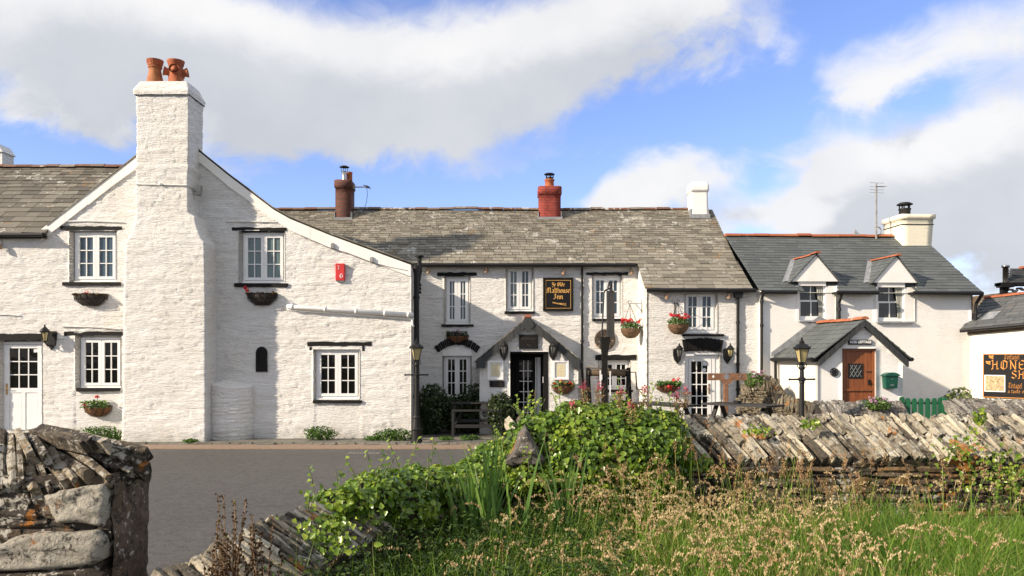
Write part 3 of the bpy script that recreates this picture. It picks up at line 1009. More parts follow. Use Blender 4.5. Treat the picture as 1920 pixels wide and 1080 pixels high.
# ------------------------------------------------------------------ broad-nib lettering
GL = {'a': (.78, [[(.1, .8), (.3, 1), (.55, .82), (.55, .12), (.72, 0)], [(.55, .55), (.15, .42), (.1, .15), (.3, 0), (.55, .15)]]),
      'c': (.66, [[(.58, .85), (.38, 1), (.14, .78), (.14, .2), (.38, 0), (.6, .14)]]),
      'd': (.78, [[(.6, .8), (.35, 1), (.15, .8), (.15, .2), (.38, 0), (.6, .2), (.6, 1.05), (.28, 1.5)]]),
      'e': (.72, [[(.15, .48), (.6, .66), (.55, .9), (.35, 1), (.15, .8), (.15, .2), (.4, 0), (.62, .15)]]),
      'f': (.56, [[(.6, 1.4), (.4, 1.5), (.22, 1.3), (.22, -.2)], [(.02, 1), (.5, 1)]]),
      'g': (.78, [[(.6, .85), (.35, 1), (.15, .8), (.15, .2), (.38, 0), (.6, .2)], [(.6, 1), (.6, -.25), (.38, -.45), (.12, -.32)]]),
      'h': (.78, [[(.15, 1.5), (.15, 0)], [(.15, .8), (.4, 1), (.6, .8), (.6, .2), (.48, -.15)]]),
      'i': (.40, [[(.05, .9), (.18, 1), (.18, .12), (.34, 0)], [(.14, 1.35), (.24, 1.28)]]),
      'l': (.40, [[(.08, 1.5), (.2, 1.4), (.2, .15), (.36, 0)]]),
      'n': (.80, [[(.05, .9), (.16, 1), (.16, 0)], [(.16, .8), (.42, 1), (.6, .8), (.6, .1), (.72, 0)]]),
      'o': (.76, [[(.15, .8), (.15, .2), (.4, 0), (.6, .2), (.6, .8), (.36, 1), (.15, .8)]]),
      'r': (.58, [[(.05, .9), (.18, 1), (.18, 0)], [(.18, .8), (.4, 1), (.54, .85)]]),
      's': (.70, [[(.6, .86), (.4, 1), (.15, .8), (.2, .6), (.5, .45), (.6, .2), (.35, 0), (.1, .15)]]),
      't': (.54, [[(.2, 1.35), (.2, .15), (.38, 0), (.5, .1)], [(0, 1), (.46, 1)]]),
      'u': (.80, [[(.05, .9), (.16, 1), (.16, .15), (.36, 0), (.6, .22)], [(.6, 1), (.6, .1), (.74, 0)]]),
      'w': (1.1, [[(.08, 1), (.2, .1), (.34, 0), (.52, .3)], [(.52, 1), (.52, .15), (.7, 0), (.9, .2), (.9, 1)]]),
      'Y': (1.0, [[(.05, 1.4), (.3, 1.5), (.35, .7), (.55, .6)], [(.8, 1.5), (.8, .2), (.5, -.3), (.2, -.2)]]),
      'O': (1.15, [[(.5, 1.5), (.2, 1.25), (.15, .3), (.5, 0), (.9, .25), (.95, 1.2), (.5, 1.5)], [(.45, 1.3), (.45, .2)]]),
      'M': (1.55, [[(.02, .1), (.2, 0), (.25, 1.3), (.45, 1.5), (.65, 1.3), (.65, 0)], [(.65, 1.25), (.9, 1.5), (1.15, 1.3), (1.15, .15), (1.38, 0)]]),
      'I': (.85, [[(.1, 1.3), (.3, 1.5), (.7, 1.4)], [(.45, 1.4), (.48, .3), (.3, 0), (.05, .15)]]),
      'T': (1.0, [[(.05, 1.15), (.2, 1.45), (.9, 1.5)], [(.5, 1.45), (.3, 1.0), (.25, .35), (.5, 0), (.85, .2)], [(.62, 1.4), (.62, .2)]]),
      'H': (1.25, [[(.0, 1.2), (.18, 1.5), (.3, 1.4), (.3, 0), (.1, .05)], [(.3, .75), (.85, .85)], [(.95, 1.5), (.85, 1.3), (.85, 0), (1.1, .1)]]),
      'N': (1.25, [[(.02, 1.3), (.2, 1.5), (.28, 1.4), (.28, 0)], [(.2, 1.5), (.9, 0)], [(.92, 0), (.92, 1.4), (1.12, 1.5)]]),
      'E': (1.0, [[(.8, 1.35), (.45, 1.5), (.15, 1.2), (.15, .3), (.45, 0), (.85, .2)], [(.15, .78), (.65, .82)]]),
      'S': (.95, [[(.8, 1.3), (.45, 1.5), (.15, 1.2), (.3, .85), (.65, .7), (.8, .35), (.45, 0), (.08, .25)]]),
      'P': (1.0, [[(.02, 1.3), (.25, 1.5), (.28, 0)], [(.28, 1.4), (.7, 1.5), (.85, 1.1), (.55, .7), (.28, .75)]]),
      'C': (1.0, [[(.85, 1.3), (.5, 1.5), (.15, 1.2), (.15, .3), (.5, 0), (.88, .2)]]),
      'G': (1.1, [[(.85, 1.2), (.5, 1.5), (.12, 1.1), (.12, .4), (.5, 0), (.88, .3), (.88, .75), (.5, .75)]]),
      'R': (1.1, [[(.2, 0), (.2, 1.5), (.75, 1.45), (.8, 1.0), (.2, .78)], [(.45, .78), (.95, 0)]]),
      'A': (1.1, [[(.02, 0), (.5, 1.5), (1.0, 0)], [(.2, .5), (.8, .5)]]),
      ' ': (.5, [])}


def nib_text(mb, text, cx, z, width, h, y, nib=.17, ang=40, tone=.5):
    """pen-lettered words, centred on cx, cap height about 1.5 h"""
    tw = sum(GL[c][0] for c in text)
    k = width / tw
    x = cx - width / 2
    nx, nz = math.cos(R(ang)) * nib / 2, math.sin(R(ang)) * nib / 2
    lay = 0
    for c in text:
        w, strokes = GL[c]
        for st in strokes:
            for (a, b) in zip(st, st[1:]):
                q = [(a[0] - nx, a[1] - nz), (a[0] + nx, a[1] + nz), (b[0] + nx, b[1] + nz), (b[0] - nx, b[1] - nz)]
                ar = sum(q[i][0] * q[(i + 1) % 4][1] - q[(i + 1) % 4][0] * q[i][1] for i in range(4))
                if ar < 0: q = q[::-1]
                lay += 1
                yy = y - .0004 * (lay % 7)
                mb.add([(x + px * k, yy, z + pz * h) for px, pz in q], [(0, 1, 2, 3)], tone)
        x += w * k

# ------------------------------------------------------------------ the gabled white house (left)
G = Fr((500 - CX) / F * 21.4, 21.4)
house = thing('gable_house', 'white painted rubble house with a broad chimney breast and a lopsided gable', 'house', (G.x, G.y, 0))


def px_profile(fr, pts, off=0.0):
    q = [fr.uv(px, py, off) for px, py in pts]
    us = [a for a, b in q]; zs = [b for a, b in q]
    return lambda u: float(np.interp(u, us, zs)), us, zs


g_top, gu, gz = px_profile(G, [(-420, 446), (66, 446), (90, 428), (255, 300), (325, 246), (380, 291), (428, 330), (515, 396), (545, 413), (621, 444), (771, 499)])
g_boxes = {'ul': (131, 433, 220, 530), 'ur': (449, 433, 535, 531), 'll': (142, 629, 228, 729), 'lr': (588, 655, 675, 750), 'door': (-2, 637, 80, 806)}
g_holes = [hole(G, b) for b in g_boxes.values()]
u_end = gu[-1]
calm = [hole(G, (590, 752, 678, 823)), hole(G, (140, 735, 228, 830))]
grid_wall('wall', house, M['stone'], gu[0], u_end, -.05, g_top, g_holes, .042, .060, .42, 1.0, calm, splay=.22)
mb = MB(); mb.box(u_end - .38, u_end - .012, .42, 2.3, -.05, G.uv(771, 502)[1] - .03); mb.build('side_wall', M['stone'], house)
# rendered verge bands under the roof edge
mb = MB()
for pts, wd in (([(80, 432), (255, 299), (325, 245)], .27), ([(325, 245), (380, 290), (428, 329), (515, 395), (545, 412)], .27), ([(545, 412), (621, 443), (771, 498)], .30)):
    q = [G.uv(*p) for p in pts]
    for (a, b) in zip(q, q[1:]):
        n_ = max(1, int(abs(b[0] - a[0]) / .5))
        for k in range(n_):
            p0 = (a[0] + (b[0] - a[0]) * k / n_, a[1] + (b[1] - a[1]) * k / n_); p1 = (a[0] + (b[0] - a[0]) * (k + 1) / n_, a[1] + (b[1] - a[1]) * (k + 1) / n_)
            j0, j1 = random.uniform(-.02, .02), random.uniform(-.02, .02)
            mb.prism([(p0[0], p0[1] - wd + j0), (p1[0], p1[1] - wd + j1), (p1[0], p1[1] + .01), (p0[0], p0[1] + .01)], -.085 - random.uniform(0, .008), -.01)
mb.build('verge', M['render'], house)
# roof of the gable: slabs of slate running back from the verge
mb = MB()
rp = [G.uv(px, py) for px, py in [(92, 424), (255, 296), (325, 242), (380, 286), (428, 325), (515, 391), (545, 408), (621, 439), (773, 494)]]
for (a, b) in zip(rp, rp[1:]):
    n_ = max(1, int(abs(b[0] - a[0]) / .22))
    for k in range(n_):
        f0, f1 = k / n_, (k + 1) / n_
        p0 = (a[0] + (b[0] - a[0]) * f0, a[1] + (b[1] - a[1]) * f0); p1 = (a[0] + (b[0] - a[0]) * f1, a[1] + (b[1] - a[1]) * f1)
        up = random.uniform(.015, .03); yb = 3.2; dr = .8
        mb.add([(p0[0], -.11, p0[1]), (p1[0], -.11, p1[1]), (p1[0], yb, p1[1] - dr), (p0[0], yb, p0[1] - dr),
                (p0[0], -.11, p0[1] + up), (p1[0], -.11, p1[1] + up), (p1[0], yb, p1[1] + up - dr), (p0[0], yb, p0[1] + up - dr)],
               [(0, 3, 2, 1), (4, 5, 6, 7), (0, 1, 5, 4), (1, 2, 6, 5), (2, 3, 7, 6), (3, 0, 4, 7)], random.random())
mb.build('roof', M['slate_old'], house)
# left range: slate slope facing the road
e0, ez = G.uv(-420, 437, -.22); e1, _ = G.uv(84, 437, -.22)
rd = 2.92
rz_ = EYE + (HY - 314) * (21.4 + rd) / F
r_end = G.u(232, rd)
run = math.hypot(rd + .22, rz_ - ez)
slates('slate_slope', house, M['slate_left'], (e0, -.22, ez), (e1, -.22, ez), (0, rd + .22, rz_ - ez), .235, .40,
       lim=lambda t: (0, (e1 - e0) + (r_end - e1) * t / run), sag=.03, wob=.016, big=.30, odd=.05)
ridge_tiles('ridge_tiles', house, M['ridge'], (G.u(-300, rd), rd, rz_ + .02), (r_end + .1, rd, rz_ + .02), .12, .45, .03)
mb = MB(); mb.tube([(e0, -.27, ez - .055), (e1 - .02, -.27, ez - .055)], .055, 8); mb.box(e0, e1 - .01, -.2, -.1, ez - .13, ez - .02); mb.build('gutter', M['iron'], house)

# chimney breast and stack
cy0, cy1 = -.80, .12


def U(px, off=cy0): return G.u(px, off)
def Z(py, off=cy0): return G.z(500, py, off)


st = stack('chimney', house, M['stone'],
           [(-.05, U(229), U(386), cy0 - .03, .05), (1.0, U(231), U(385), cy0, .05), (Z(560), U(233), U(385), cy0, .05), (Z(455), U(236), U(383), cy0, .05), (Z(443), U(243), U(375), cy0 + .01, .05),
            (Z(420), U(252), U(366), cy0 + .03, .05), (Z(405), U(254.5), U(364), cy0 + .04, .08), (Z(398), U(254.5), U(351), cy0 + .05, .12), (Z(322), U(254.5), U(350), cy0 + .05, .14),
            (Z(316), U(252), U(353), cy0 + .02, .18), (Z(308), U(255), U(351), cy0 + .05, .16), (Z(250), U(255.5), U(352), cy0 + .06, .16), (Z(182), U(254.5), U(352), cy0 + .05, .16), (Z(176), U(254.5), U(352), cy0 + .05, .16)],
           .055, .042, 2.0)
stack('chimney_cap', st, M['stone'], [(Z(177), U(250.5), U(355), cy0 - .01, .24), (Z(169), U(250.5), U(355), cy0 - .01, .24), (Z(150), U(260), U(347), cy0 + .10, .10)], .05, .045, 3.0)


def pot(cx, cy, z, kind):
    mb = MB()
    if kind == 'tall':
        mb.lathe([(.235, 0), (.215, .03), (.205, .10), (.165, .30), (.152, .38), (.152, .44), (.178, .45), (.178, .475), (.160, .485), (.175, .50), (.205, .62), (.21, .64), (.18, .645), (.165, .5)], (cx, cy, z), 18)
        o = mb.build('chimney_pot', M['buff_pot'], st, smooth=True)
        mb = MB(); mb.lathe([(.164, .484), (.178, .50), (.209, .615), (.215, .645), (.182, .65), (.168, .5)], (cx, cy, z), 18)
        for k in range(11):
            a = k / 11 * 6.28
            mb.lathe([(.0, -.01), (.018, 0), (.0, .01)], (cx + .197 * math.cos(a), cy + .197 * math.sin(a), z + .565), 6, 0.0)
        mb.build('pot_crown', M['pot'], o)
    else:
        mb.lathe([(.20, 0), (.215, .03), (.19, .06), (.185, .44), (.165, .46), (.185, .49), (.215, .60), (.222, .63), (.19, .635), (.17, .5)], (cx, cy, z), 18)
        for a in (-2.75, -1.35, .15, 1.6):
            d = Vector((math.cos(a), math.sin(a), .18)); p = Vector((cx, cy, z + .29))
            mb.tube([p + d * .15, p + d * .23, p + d * .30], [.085, .10, .125], 12, caps=False)
            mb.tube([p + d * .25, p + d * .285], [.06, .095], 12, caps=True)
        mb.build('chimney_pot', M['pot'], st, smooth=True)


pot(U(292, cy0 + .4), cy0 + .36, Z(151), 'tall')
pot(U(331, cy0 + .4), cy0 + .36, Z(151), 'horned')
# conduit and flood lamp on the breast
mb = MB(); mb.tube([(U(253, cy0), cy0 + .02, Z(345)), (U(350, cy0), cy0 - .0, Z(347)), (U(351, cy0) + .03, cy0 + .05, Z(347)), (U(351, cy0) + .05, -.35, Z(347))], .014, 6)
mb.lathe([(0, -.03), (.04, -.02), (.04, .02), (0, .03)], (U(301), cy0 - .0, Z(345)), 10)
mb.build('conduit', M['trim'], house)
# rounded bulge of an old oven beside the breast
zb = Z(724, -.3)
vs, fs = [], []
na, nz_ = 30, 34
uc = (G.u(386, -.2) + G.u(472, -.1)) / 2; hw = (G.u(472, -.1) - G.u(386, -.2)) / 2 + .02
for j in range(nz_ + 1):
    z = -.05 + (zb + .05) * j / nz_
    for k in range(na + 1):
        an = math.pi * k / na
        r = 1.0
        h = float(stone_h(an * .9 + 4, z, 5.0)) * .045 - .02
        vs.append((uc - (hw + h) * math.cos(an) * r, .02 - (.56 + h) * math.sin(an) * r * (1.04 - .06 * j / nz_), z + (0.05 * math.sin(an * 2.2) if j == nz_ else 0)))
for j in range(nz_):
    for k in range(na):
        fs.append((j * (na + 1) + k, j * (na + 1) + k + 1, (j + 1) * (na + 1) + k + 1, (j + 1) * (na + 1) + k))
b0 = len(vs); vs.append((uc, .06, zb + .20))
for k in range(na): fs.append((nz_ * (na + 1) + k, nz_ * (na + 1) + k + 1, b0))
mb = MB(); mb.add(vs, fs); mb.build('bread_oven', M['stone'], house)
# weathering strings above the windows
mb = MB()
for pts in ([(118, 416), (165, 415), (232, 417)], [(425, 416), (470, 416), (520, 417)], [(118, 612), (170, 613), (229, 617)], [(-20, 590), (20, 590), (40, 592)]):
    q = [G.uv(*p) for p in pts]
    mb.tube([(a, -.06, b) for a, b in q], .022, 6); mb.cut()
mb.build_each('drip_course', M['stone'], house)

casement(house, G, (137, 435, 218, 527), (120, 529.5, 228, 536), (115, 424.5, 230, 431.5), pane='curtain', rec=.09)
casement(house, G, (454, 436, 533, 529), (441, 531.5, 541, 538), (436, 427, 538, 433.5), pane='curtain_green', rec=.09)
casement(house, G, (148, 633, 227, 727), (146, 727.5, 227, 733.5), (122, 622, 231, 629), rec=.09)
casement(house, G, (592, 656, 674, 747), (588, 750, 679, 755.5), (577, 641, 697, 648.5), rec=.07)
mb = MB()
for px in (583, 681.5):
    u = G.u(px); mb.box(u - .03, u + .03, -.05, .02, G.z(px, 658), G.z(px, 648)); mb.cut()
mb.build_each('lintel_bracket', M['black'], house)
# glazed door
x0, x1 = G.u(3), G.u(78); z1 = G.z(0, 641); z0 = .10
mb = MB(); y = .12
mb.box(x0 - .05, x0 + .02, y - .02, y + .1, z0, z1); mb.box(x1 - .03, x1 + .05, y - .02, y + .1, z0, z1); mb.box(x0 + .02, x1 - .03, y - .02, y + .1, z1 - .06, z1)
mb.box(x0 - .2, x1 + .2, y + .11, y + .13, z0, z1 + .2)
dr = mb.build('door', M['frame'], house)
mb = MB(); a, b, c, d = x0 + .03, x1 - .04, z0 + .05, z1 - .07
mid = G.z(0, 732)
mb.box(a, a + .12, y - .03, y + .03, c, d); mb.box(b - .12, b, y - .03, y + .03, c, d); mb.box(a + .12, b - .12, y - .029, y + .03, mid - .06, mid + .06); mb.box(a + .12, b - .12, y - .029, y + .03, d - .1, d); mb.box(a + .12, b - .12, y - .029, y + .03, c, c + .16)
m_ = (a + b) / 2; mb.box(m_ - .05, m_ + .05, y - .028, y + .03, c + .16, mid - .06)
mb.box(a + .12, b - .12, y - .005, y + .02, c + .16, mid - .06)
for p, q in ((a + .14, m_ - .07), (m_ + .07, b - .14)): mb.box(p, q, y - .016, y, c + .19, mid - .09)
for i in (1, 2):
    g_ = a + .12 + (b - a - .24) * i / 3; mb.box(g_ - .013, g_ + .013, y - .018, y + .01, mid + .06, d - .1)
    g_ = mid + .06 + (d - .1 - mid - .06) * i / 3; mb.box(a + .12, b - .12, y - .017, y + .01, g_ - .013, g_ + .013)
mb.build('leaf', M['frame'], dr)
mb = MB(); mb.box(a + .12, b - .12, y + .005, y + .012, mid + .06, d - .1); mb.build('pane', M['dark'], dr)
mb = MB(); mb.box(a + .03, a + .075, y - .045, y - .028, mid - .12, mid + .18); mb.tube([(a + .05, y - .045, mid + .05), (a + .05, y - .09, mid + .05), (a + .16, y - .09, mid + .05)], .012, 6); mb.build('handle', M['brass'], dr)
mb = MB(); mb.box(b - .24, b - .135, y - .003, y + .003, d - .21, d - .11); mb.build('sticker', M['white_panel'], dr)
mb = MB(); n = 8; l0, l1 = G.u(-30), G.u(86)
for k in range(n):
    p, q = l0 + (l1 - l0) * k / n, l0 + (l1 - l0) * (k + 1) / n; mb.box(p, q, -.06, .12, G.z(0, 638) + random.uniform(-.01, .01), G.z(0, 626) + random.uniform(-.02, .02))
mb.build('lintel', M['black'], dr)
# blind arched niche with black surround
u0, u1 = G.u(481.5), G.u(502.5); zb, zt = G.z(490, 697), G.z(490, 650)
def arch_poly(u0, u1, zb, zt, n=10):
    r = (u1 - u0) / 2; c = (u0 + u1) / 2
    return [(u0, zb), (u1, zb)] + [(c + r * math.cos(math.pi * k / n), zt - r * 1.15 + r * 1.15 * math.sin(math.pi * k / n)) for k in range(n + 1)]
ou, inn = arch_poly(u0, u1, zb, zt), arch_poly(u0 + .07, u1 - .07, zb + .14, zt - .09)
mb = MB(); n = len(ou)
for k in range(n):
    k2 = (k + 1) % n
    for ya, yb_ in ((-.095, -.095),):
        mb.add([(ou[k][0], ya, ou[k][1]), (ou[k2][0], ya, ou[k2][1]), (inn[k2][0], ya, inn[k2][1]), (inn[k][0], ya, inn[k][1])], [(0, 1, 2, 3)])
    mb.add([(ou[k][0], -.095, ou[k][1]), (ou[k2][0], -.095, ou[k2][1]), (ou[k2][0], .01, ou[k2][1]), (ou[k][0], .01, ou[k][1])], [(0, 3, 2, 1)])
    mb.add([(inn[k][0], -.095, inn[k][1]), (inn[k2][0], -.095, inn[k2][1]), (inn[k2][0], -.012, inn[k2][1]), (inn[k][0], -.012, inn[k][1])], [(0, 1, 2, 3)])
ni = mb.build('niche', M['black'], house)
mb = MB(); mb.prism(inn, -.076, -.06); mb.build('pane', M['black'], ni)
# white waste pipes
mb = MB()
pp = [G.uv(541, 574.5, -.12), G.uv(775, 590.5, -.12)]
mb.tube([(pp[0][0] - .04, -.02, pp[0][1] + .0), (pp[0][0], -.11, pp[0][1]), (pp[0][0] + .15, -.13, pp[0][1] - .02), (pp[1][0], -.13, pp[1][1])], .062, 10)
for px in (548, 610, 668, 722, 766):
    u, z = G.uv(px, 574.5 + (px - 541) * .0684, -.13); mb.tube([(u - .03, -.13, z + .002), (u + .03, -.13, z - .002)], .074, 10)
a, b = G.uv(538, 580, -.06), G.uv(776, 598.5, -.06)
mb.tube([(a[0], -.05, a[1]), (b[0], -.06, b[1])], .026, 8); mb.tube([(b[0] - .05, -.06, b[1]), (b[0] - .04, -.06, b[1] - .15), (b[0] - .0, -.06, b[1] - .2)], .026, 8)
mb.build('waste_pipe', M['trim'], house, smooth=True)
mb = MB()
for (x, y_) in ((624, 461), (697, 487)):
    u, z = G.uv(x, y_, -.08); mb.box(u - .04, u + .04, -.15, -.06, z - .065, z + .05); mb.box(u - .025, u + .025, -.13, -.07, z + .05, z + .075); mb.cut()
mb.build_each('cable_box', M['galv'], house)
mb = MB(); mb.tube([(lambda q: (q[0], -.10, q[1]))(G.uv(*p)) for p in ((565, 443), (596, 455), (622, 467), (650, 474), (697, 492), (730, 501), (765, 508))], .007, 5); mb.build('cable', M['galv'], house)
# a second house's stack far left
mb = MB(); y = 4.2; u0 = G.u(-34, y); u1 = G.u(4, y); zb, zt = G.z(0, 330, y), G.z(0, 285, y)
mb.box(u0, u1, y, y + .6, zb, zt); mb.prism([(u0 - .05, zt), (u1 + .05, zt), (u1 - .15, zt + .28), (u0 + .15, zt + .28)], y - .05, y + .65); mb.build('rear_chimney', M['stone'], house)

# ------------------------------------------------------------------ the inn
I = Fr(0.0, 23.5)
WG = Fr(0.0, 22.1)                      # plane of the wing that steps forward at the right
inn = thing('inn', 'long white two storey inn with a sagging lichened slate roof and gabled porch', 'inn', (I.x, I.y, 0))
wy = WG.y - I.y                         # wing plane in the inn's own frame
TER = .42                               # raised terrace in front of the right half
i_boxes = [(833, 517, 882, 608), (948, 499, 1000, 585), (1109, 516, 1167, 598), (830, 664, 884, 752), (1123, 673, 1182, 732)]
i_holes = [hole(I, b) for b in i_boxes]
uL, uR = I.u(740), I.u(1199)
ez_in = EYE + (HY - 494) * (I.y - .22) / F
grid_wall('wall', inn, M['stone'], uL, uR + .05, -.05, lambda u: ez_in - .02, i_holes, .046, .045, .4, 7.0, splay=.14)
w_boxes = [(1282, 545, 1345, 625), (1283, 662, 1351, 800)]
# wing wall in inn coordinates: same x, y offset wy
class Off(Fr):
    """measure on the wing plane, give positions in the inn's frame"""
    def __init__(s, fr, off): s.f, s.off = fr, off
    def uv(s, px, py, off=0.0): return s.f.uv(px, py, off + s.off)
    def u(s, px, off=0.0): return s.f.u(px, off + s.off)
    def z(s, px, py, off=0.0): return s.f.z(px, py, off + s.off)
WI = Off(I, wy)


def shift(o, dy):
    """move a part built on the main plane to the wing's plane"""
    o.location.y += dy
    return o


ez_w = EYE + (HY - 541) * (WG.y - .2) / F
w0, w1 = WI.u(1214), WI.u(1427)
w_holes = [hole(WI, b) for b in w_boxes]
grid_wall('wing_wall', inn, M['stone'], w0, w1, -.05, lambda u: ez_w - .02, w_holes, .046, .032, .4, 9.0, y=wy, splay=.10)
# return wall of the wing, facing the sun; built as a grid on its own and turned
nr, nz_ = 32, 92
vs, fs = [], []
hr = ez_in - .02
for j in range(nz_ + 1):
    z = -.05 + (hr + .3) * j / nz_
    for k in range(nr + 1):
        yy = wy + (0 - wy) * k / nr
        zt = ez_w - .02 + (hr - ez_w) * k / nr
        hh = float(stone_h(yy + 3, min(z, zt), 11.0)) * .03
        vs.append((w0 - hh - .03 * math.sin(min(1, k / nr) * 1.5) + .0, yy, min(z, zt)))
for j in range(nz_):
    for k in range(nr): fs.append((j * (nr + 1) + k + 1, j * (nr + 1) + k, (j + 1) * (nr + 1) + k, (j + 1) * (nr + 1) + k + 1))
mb = MB(); mb.add(vs, fs); mb.build('return_wall', M['stone'], inn)

# roof: main slope, and the wing's catslide
PITCH = .724
ey = -.24
ryd = 26.2 - I.y
rz_in = EYE + (HY - 394) * 26.2 / F
xl, xr = -9.2, 6.56
xs = I.u(1191, -.24)
slope = (rz_in - ez_in)
slates('roof', inn, M['slate_old'], (xl, ey, ez_in), (xr, ey, ez_in), (0, ryd - ey, slope), .138, .25, sag=.045, wob=.014, big=.28, odd=.06)
wey = WG.y - I.y - .2
dz_w = ez_in - ez_w
run = math.hypot(ey - wey, dz_w)
slates('wing_roof', inn, M['slate_old'], (xs + .06, wey, ez_w), (xr + .06, wey, ez_w), (0, ey - wey + .12, dz_w + .085), .215, .36, sag=.02, wob=.016, big=.0, odd=.05,
       lim=lambda t: (0.0 if t < .2 else 0.0, xr - xs - .03))
ridge_tiles('ridge_tiles', inn, M['ridge'], (xl, ryd, rz_in + .03), (xr - .75, ryd, rz_in + .03), .105, .40, .045, tone=(.0, 1))
mb = MB(); mb.box(xl, xr, ryd, ryd + .05, ez_in, rz_in - .1); mb.add([(xl, ryd, rz_in), (xr, ryd, rz_in), (xr, ryd + 2.6, ez_in), (xl, ryd + 2.6, ez_in)], [(0, 1, 2, 3)]); mb.build('rear_slope', M['slate_old'], inn)
# gable end under the right verge
mb = MB(); mb.add([(xr - .05, wey + .25, 0), (xr - .05, ryd + 2.4, 0), (xr - .05, ryd + 2.4, ez_in), (xr - .05, ryd, rz_in - .05), (xr - .05, ey, ez_in - .05), (xr - .05, wey + .25, ez_w - .02)], [(0, 1, 2, 3, 4, 5)]); mb.build('end_wall', M['render'], inn)
mb = MB()
mb.tube([(I.u(776, ey), ey - .05, ez_in - .05), (xs, ey - .05, ez_in - .055)], .055, 8); mb.box(uL, xs, ey + .04, .0, ez_in - .085, ez_in - .015); mb.cut()
mb.tube([(xs + .1, wey - .05, ez_w - .05), (xr + .1, wey - .05, ez_w - .055)], .055, 8); mb.box(w0, xr, wey + .04, wy, ez_w - .085, ez_w - .015)
mb.build_each('gutter', M['iron'], inn)


def flue(px0, px1, py0, py1, fy, d, mat, name='chimney', left=True, cap='plain'):
    u0, u1 = I.u(px0, fy), I.u(px1, fy)
    zb, zt = I.z(px0, py1, fy), I.z(px0, py0, fy)
    hh = zt - zb
    if cap == 'brick':
        c = stack(name, inn, mat, [(zb - .5, u0 + .01, u1 - .01, fy + .01, fy + d), (zt - .27, u0 + .01, u1 - .01, fy + .01, fy + d), (zt - .265, u0 - .02, u1 + .02, fy - .02, fy + d + .02), (zt - .04, u0 - .02, u1 + .02, fy - .02, fy + d + .02), (zt, u0 + .03, u1 - .03, fy + .03, fy + d - .03)], 0, .2)
    else:
        c = stack(name, inn, mat, [(zb - .5, u0 - .0, u1 + .0, fy, fy + d), (zt - .30, u0 + .015, u1 - .015, fy + .015, fy + d), (zt - .29, u0 - .02, u1 + .02, fy - .02, fy + d + .03), (zt - .10, u0 - .015, u1 + .015, fy - .02, fy + d + .03), (zt, u0 + .03, u1 - .03, fy + .03, fy + d - .03)], .012, .06, 4.0)
    mb = MB(); mb.box(u0 - .05, u1 + .05, fy - .05, fy + .02, zb - .1, zb + .035); mb.box(u0 - .018, u0 + .004, fy - .01, fy + d * .8, zb, zb + .22); mb.box(u1 - .004, u1 + .018, fy - .01, fy + d * .8, zb, zb + .22)
    mb.build('flashing', M['lead'], c)
    return c, (u0 + u1) / 2, zt


f_y = 25.67 - I.y
c1, cu, zt = flue(628, 658, 336, 410, f_y, .62, M['brick'], cap='brick')
mb = MB(); mb.lathe([(.10, 0), (.095, .05), (.09, .27), (.10, .29), (.10, .33), (.08, .34), (.07, .1)], (cu + .13, f_y + .4, zt - .02), 14); mb.build('chimney_pot', M['pot'], c1, smooth=True)
mb = MB(); mb.lathe([(.085, -.02), (.085, .29), (.07, .30)], (cu - .0, f_y + .22, zt), 14)
mb.build('flue_liner', M['steel'], c1, smooth=True)
mb = MB()
for k in range(4): a = k * 1.57 + .5; mb.bar((cu + .085 * math.cos(a), f_y + .22 + .085 * math.sin(a), zt + .26), (cu + .12 * math.cos(a), f_y + .22 + .12 * math.sin(a), zt + .45), .016, .01)
mb.lathe([(.0, .49), (.08, .48), (.155, .445), (.16, .43), (.0, .45)], (cu, f_y + .22, zt), 18); mb.build('cowl', M['iron'], c1, smooth=False)
c2, cu, zt = flue(1010, 1052, 348, 409, f_y, .66, M['brick_red'], cap='brick')
mb = MB(); mb.lathe([(.17, 0), (.15, .04), (.14, .20), (.165, .22), (.165, .27), (.12, .28)], (cu, f_y + .3, zt - .01), 14); mb.build('chimney_pot', M['pot'], c2, smooth=True)
mb = MB(); mb.lathe([(.12, .26), (.12, .33)], (cu, f_y + .3, zt), 14)
for k in range(5): a = k * 1.257; mb.bar((cu + .12 * math.cos(a), f_y + .3 + .12 * math.sin(a), zt + .31), (cu + .12 * math.cos(a), f_y + .3 + .12 * math.sin(a), zt + .42), .035, .012)
mb.lathe([(.0, .47), (.14, .455), (.18, .42), (.0, .42)], (cu, f_y + .3, zt), 18); mb.build('cowl', M['iron'], c2)
c3, cu, zt = flue(1296, 1328, 341, 404, f_y, .60, M['render'])

# windows of the inn
casement(inn, I, (834, 518, 881, 607), (828, 608.5, 888, 612.5), (820, 511, 894, 517), pane='curtain', rec=.10, sb=.085)
casement(inn, I, (949, 500, 999, 583), (946, 584, 1003, 588.5), None, pane='curtain_green', pane2='curtain', rec=.10, sb=.075)
casement(inn, I, (1110, 517, 1166, 596), (1110, 598, 1172, 602), (1099, 510.5, 1177, 516), pane='curtain', rec=.10)
wg = casement(inn, I, (832, 666, 882, 748), None, None, pane='dark', rec=.10, sb=.065)
arch_lintel(wg, I, (814, 632, 901, 662), .30, n=24, flare=.16, drop=.80)
mb = MB(); a0, a1 = I.u(830), I.u(884)
mb.prism([(a0, I.z(0, 667)), (a1, I.z(0, 667)), (a1, I.z(0, 659)), ((a0 + a1) / 2, I.z(0, 652)), (a0, I.z(0, 659))], -.05, .12); mb.build('tympanum', M['trim'], wg)
casement(inn, I, (1124, 676, 1181, 730), (1118, 731, 1186, 735), (1116, 665.5, 1193, 675), pane='dark', rec=.10, sb=.065)
casement(inn, WI, (1283, 547, 1343, 622), (1279, 626.5, 1356, 630.5), None, pane='curtain', rec=.10, off=0.0) if False else None
wv = casement(inn, WI, (1283, 547, 1343, 622), (1279, 626.5, 1356, 630.5), None, pane='curtain', rec=.10)
shift(wv, wy)
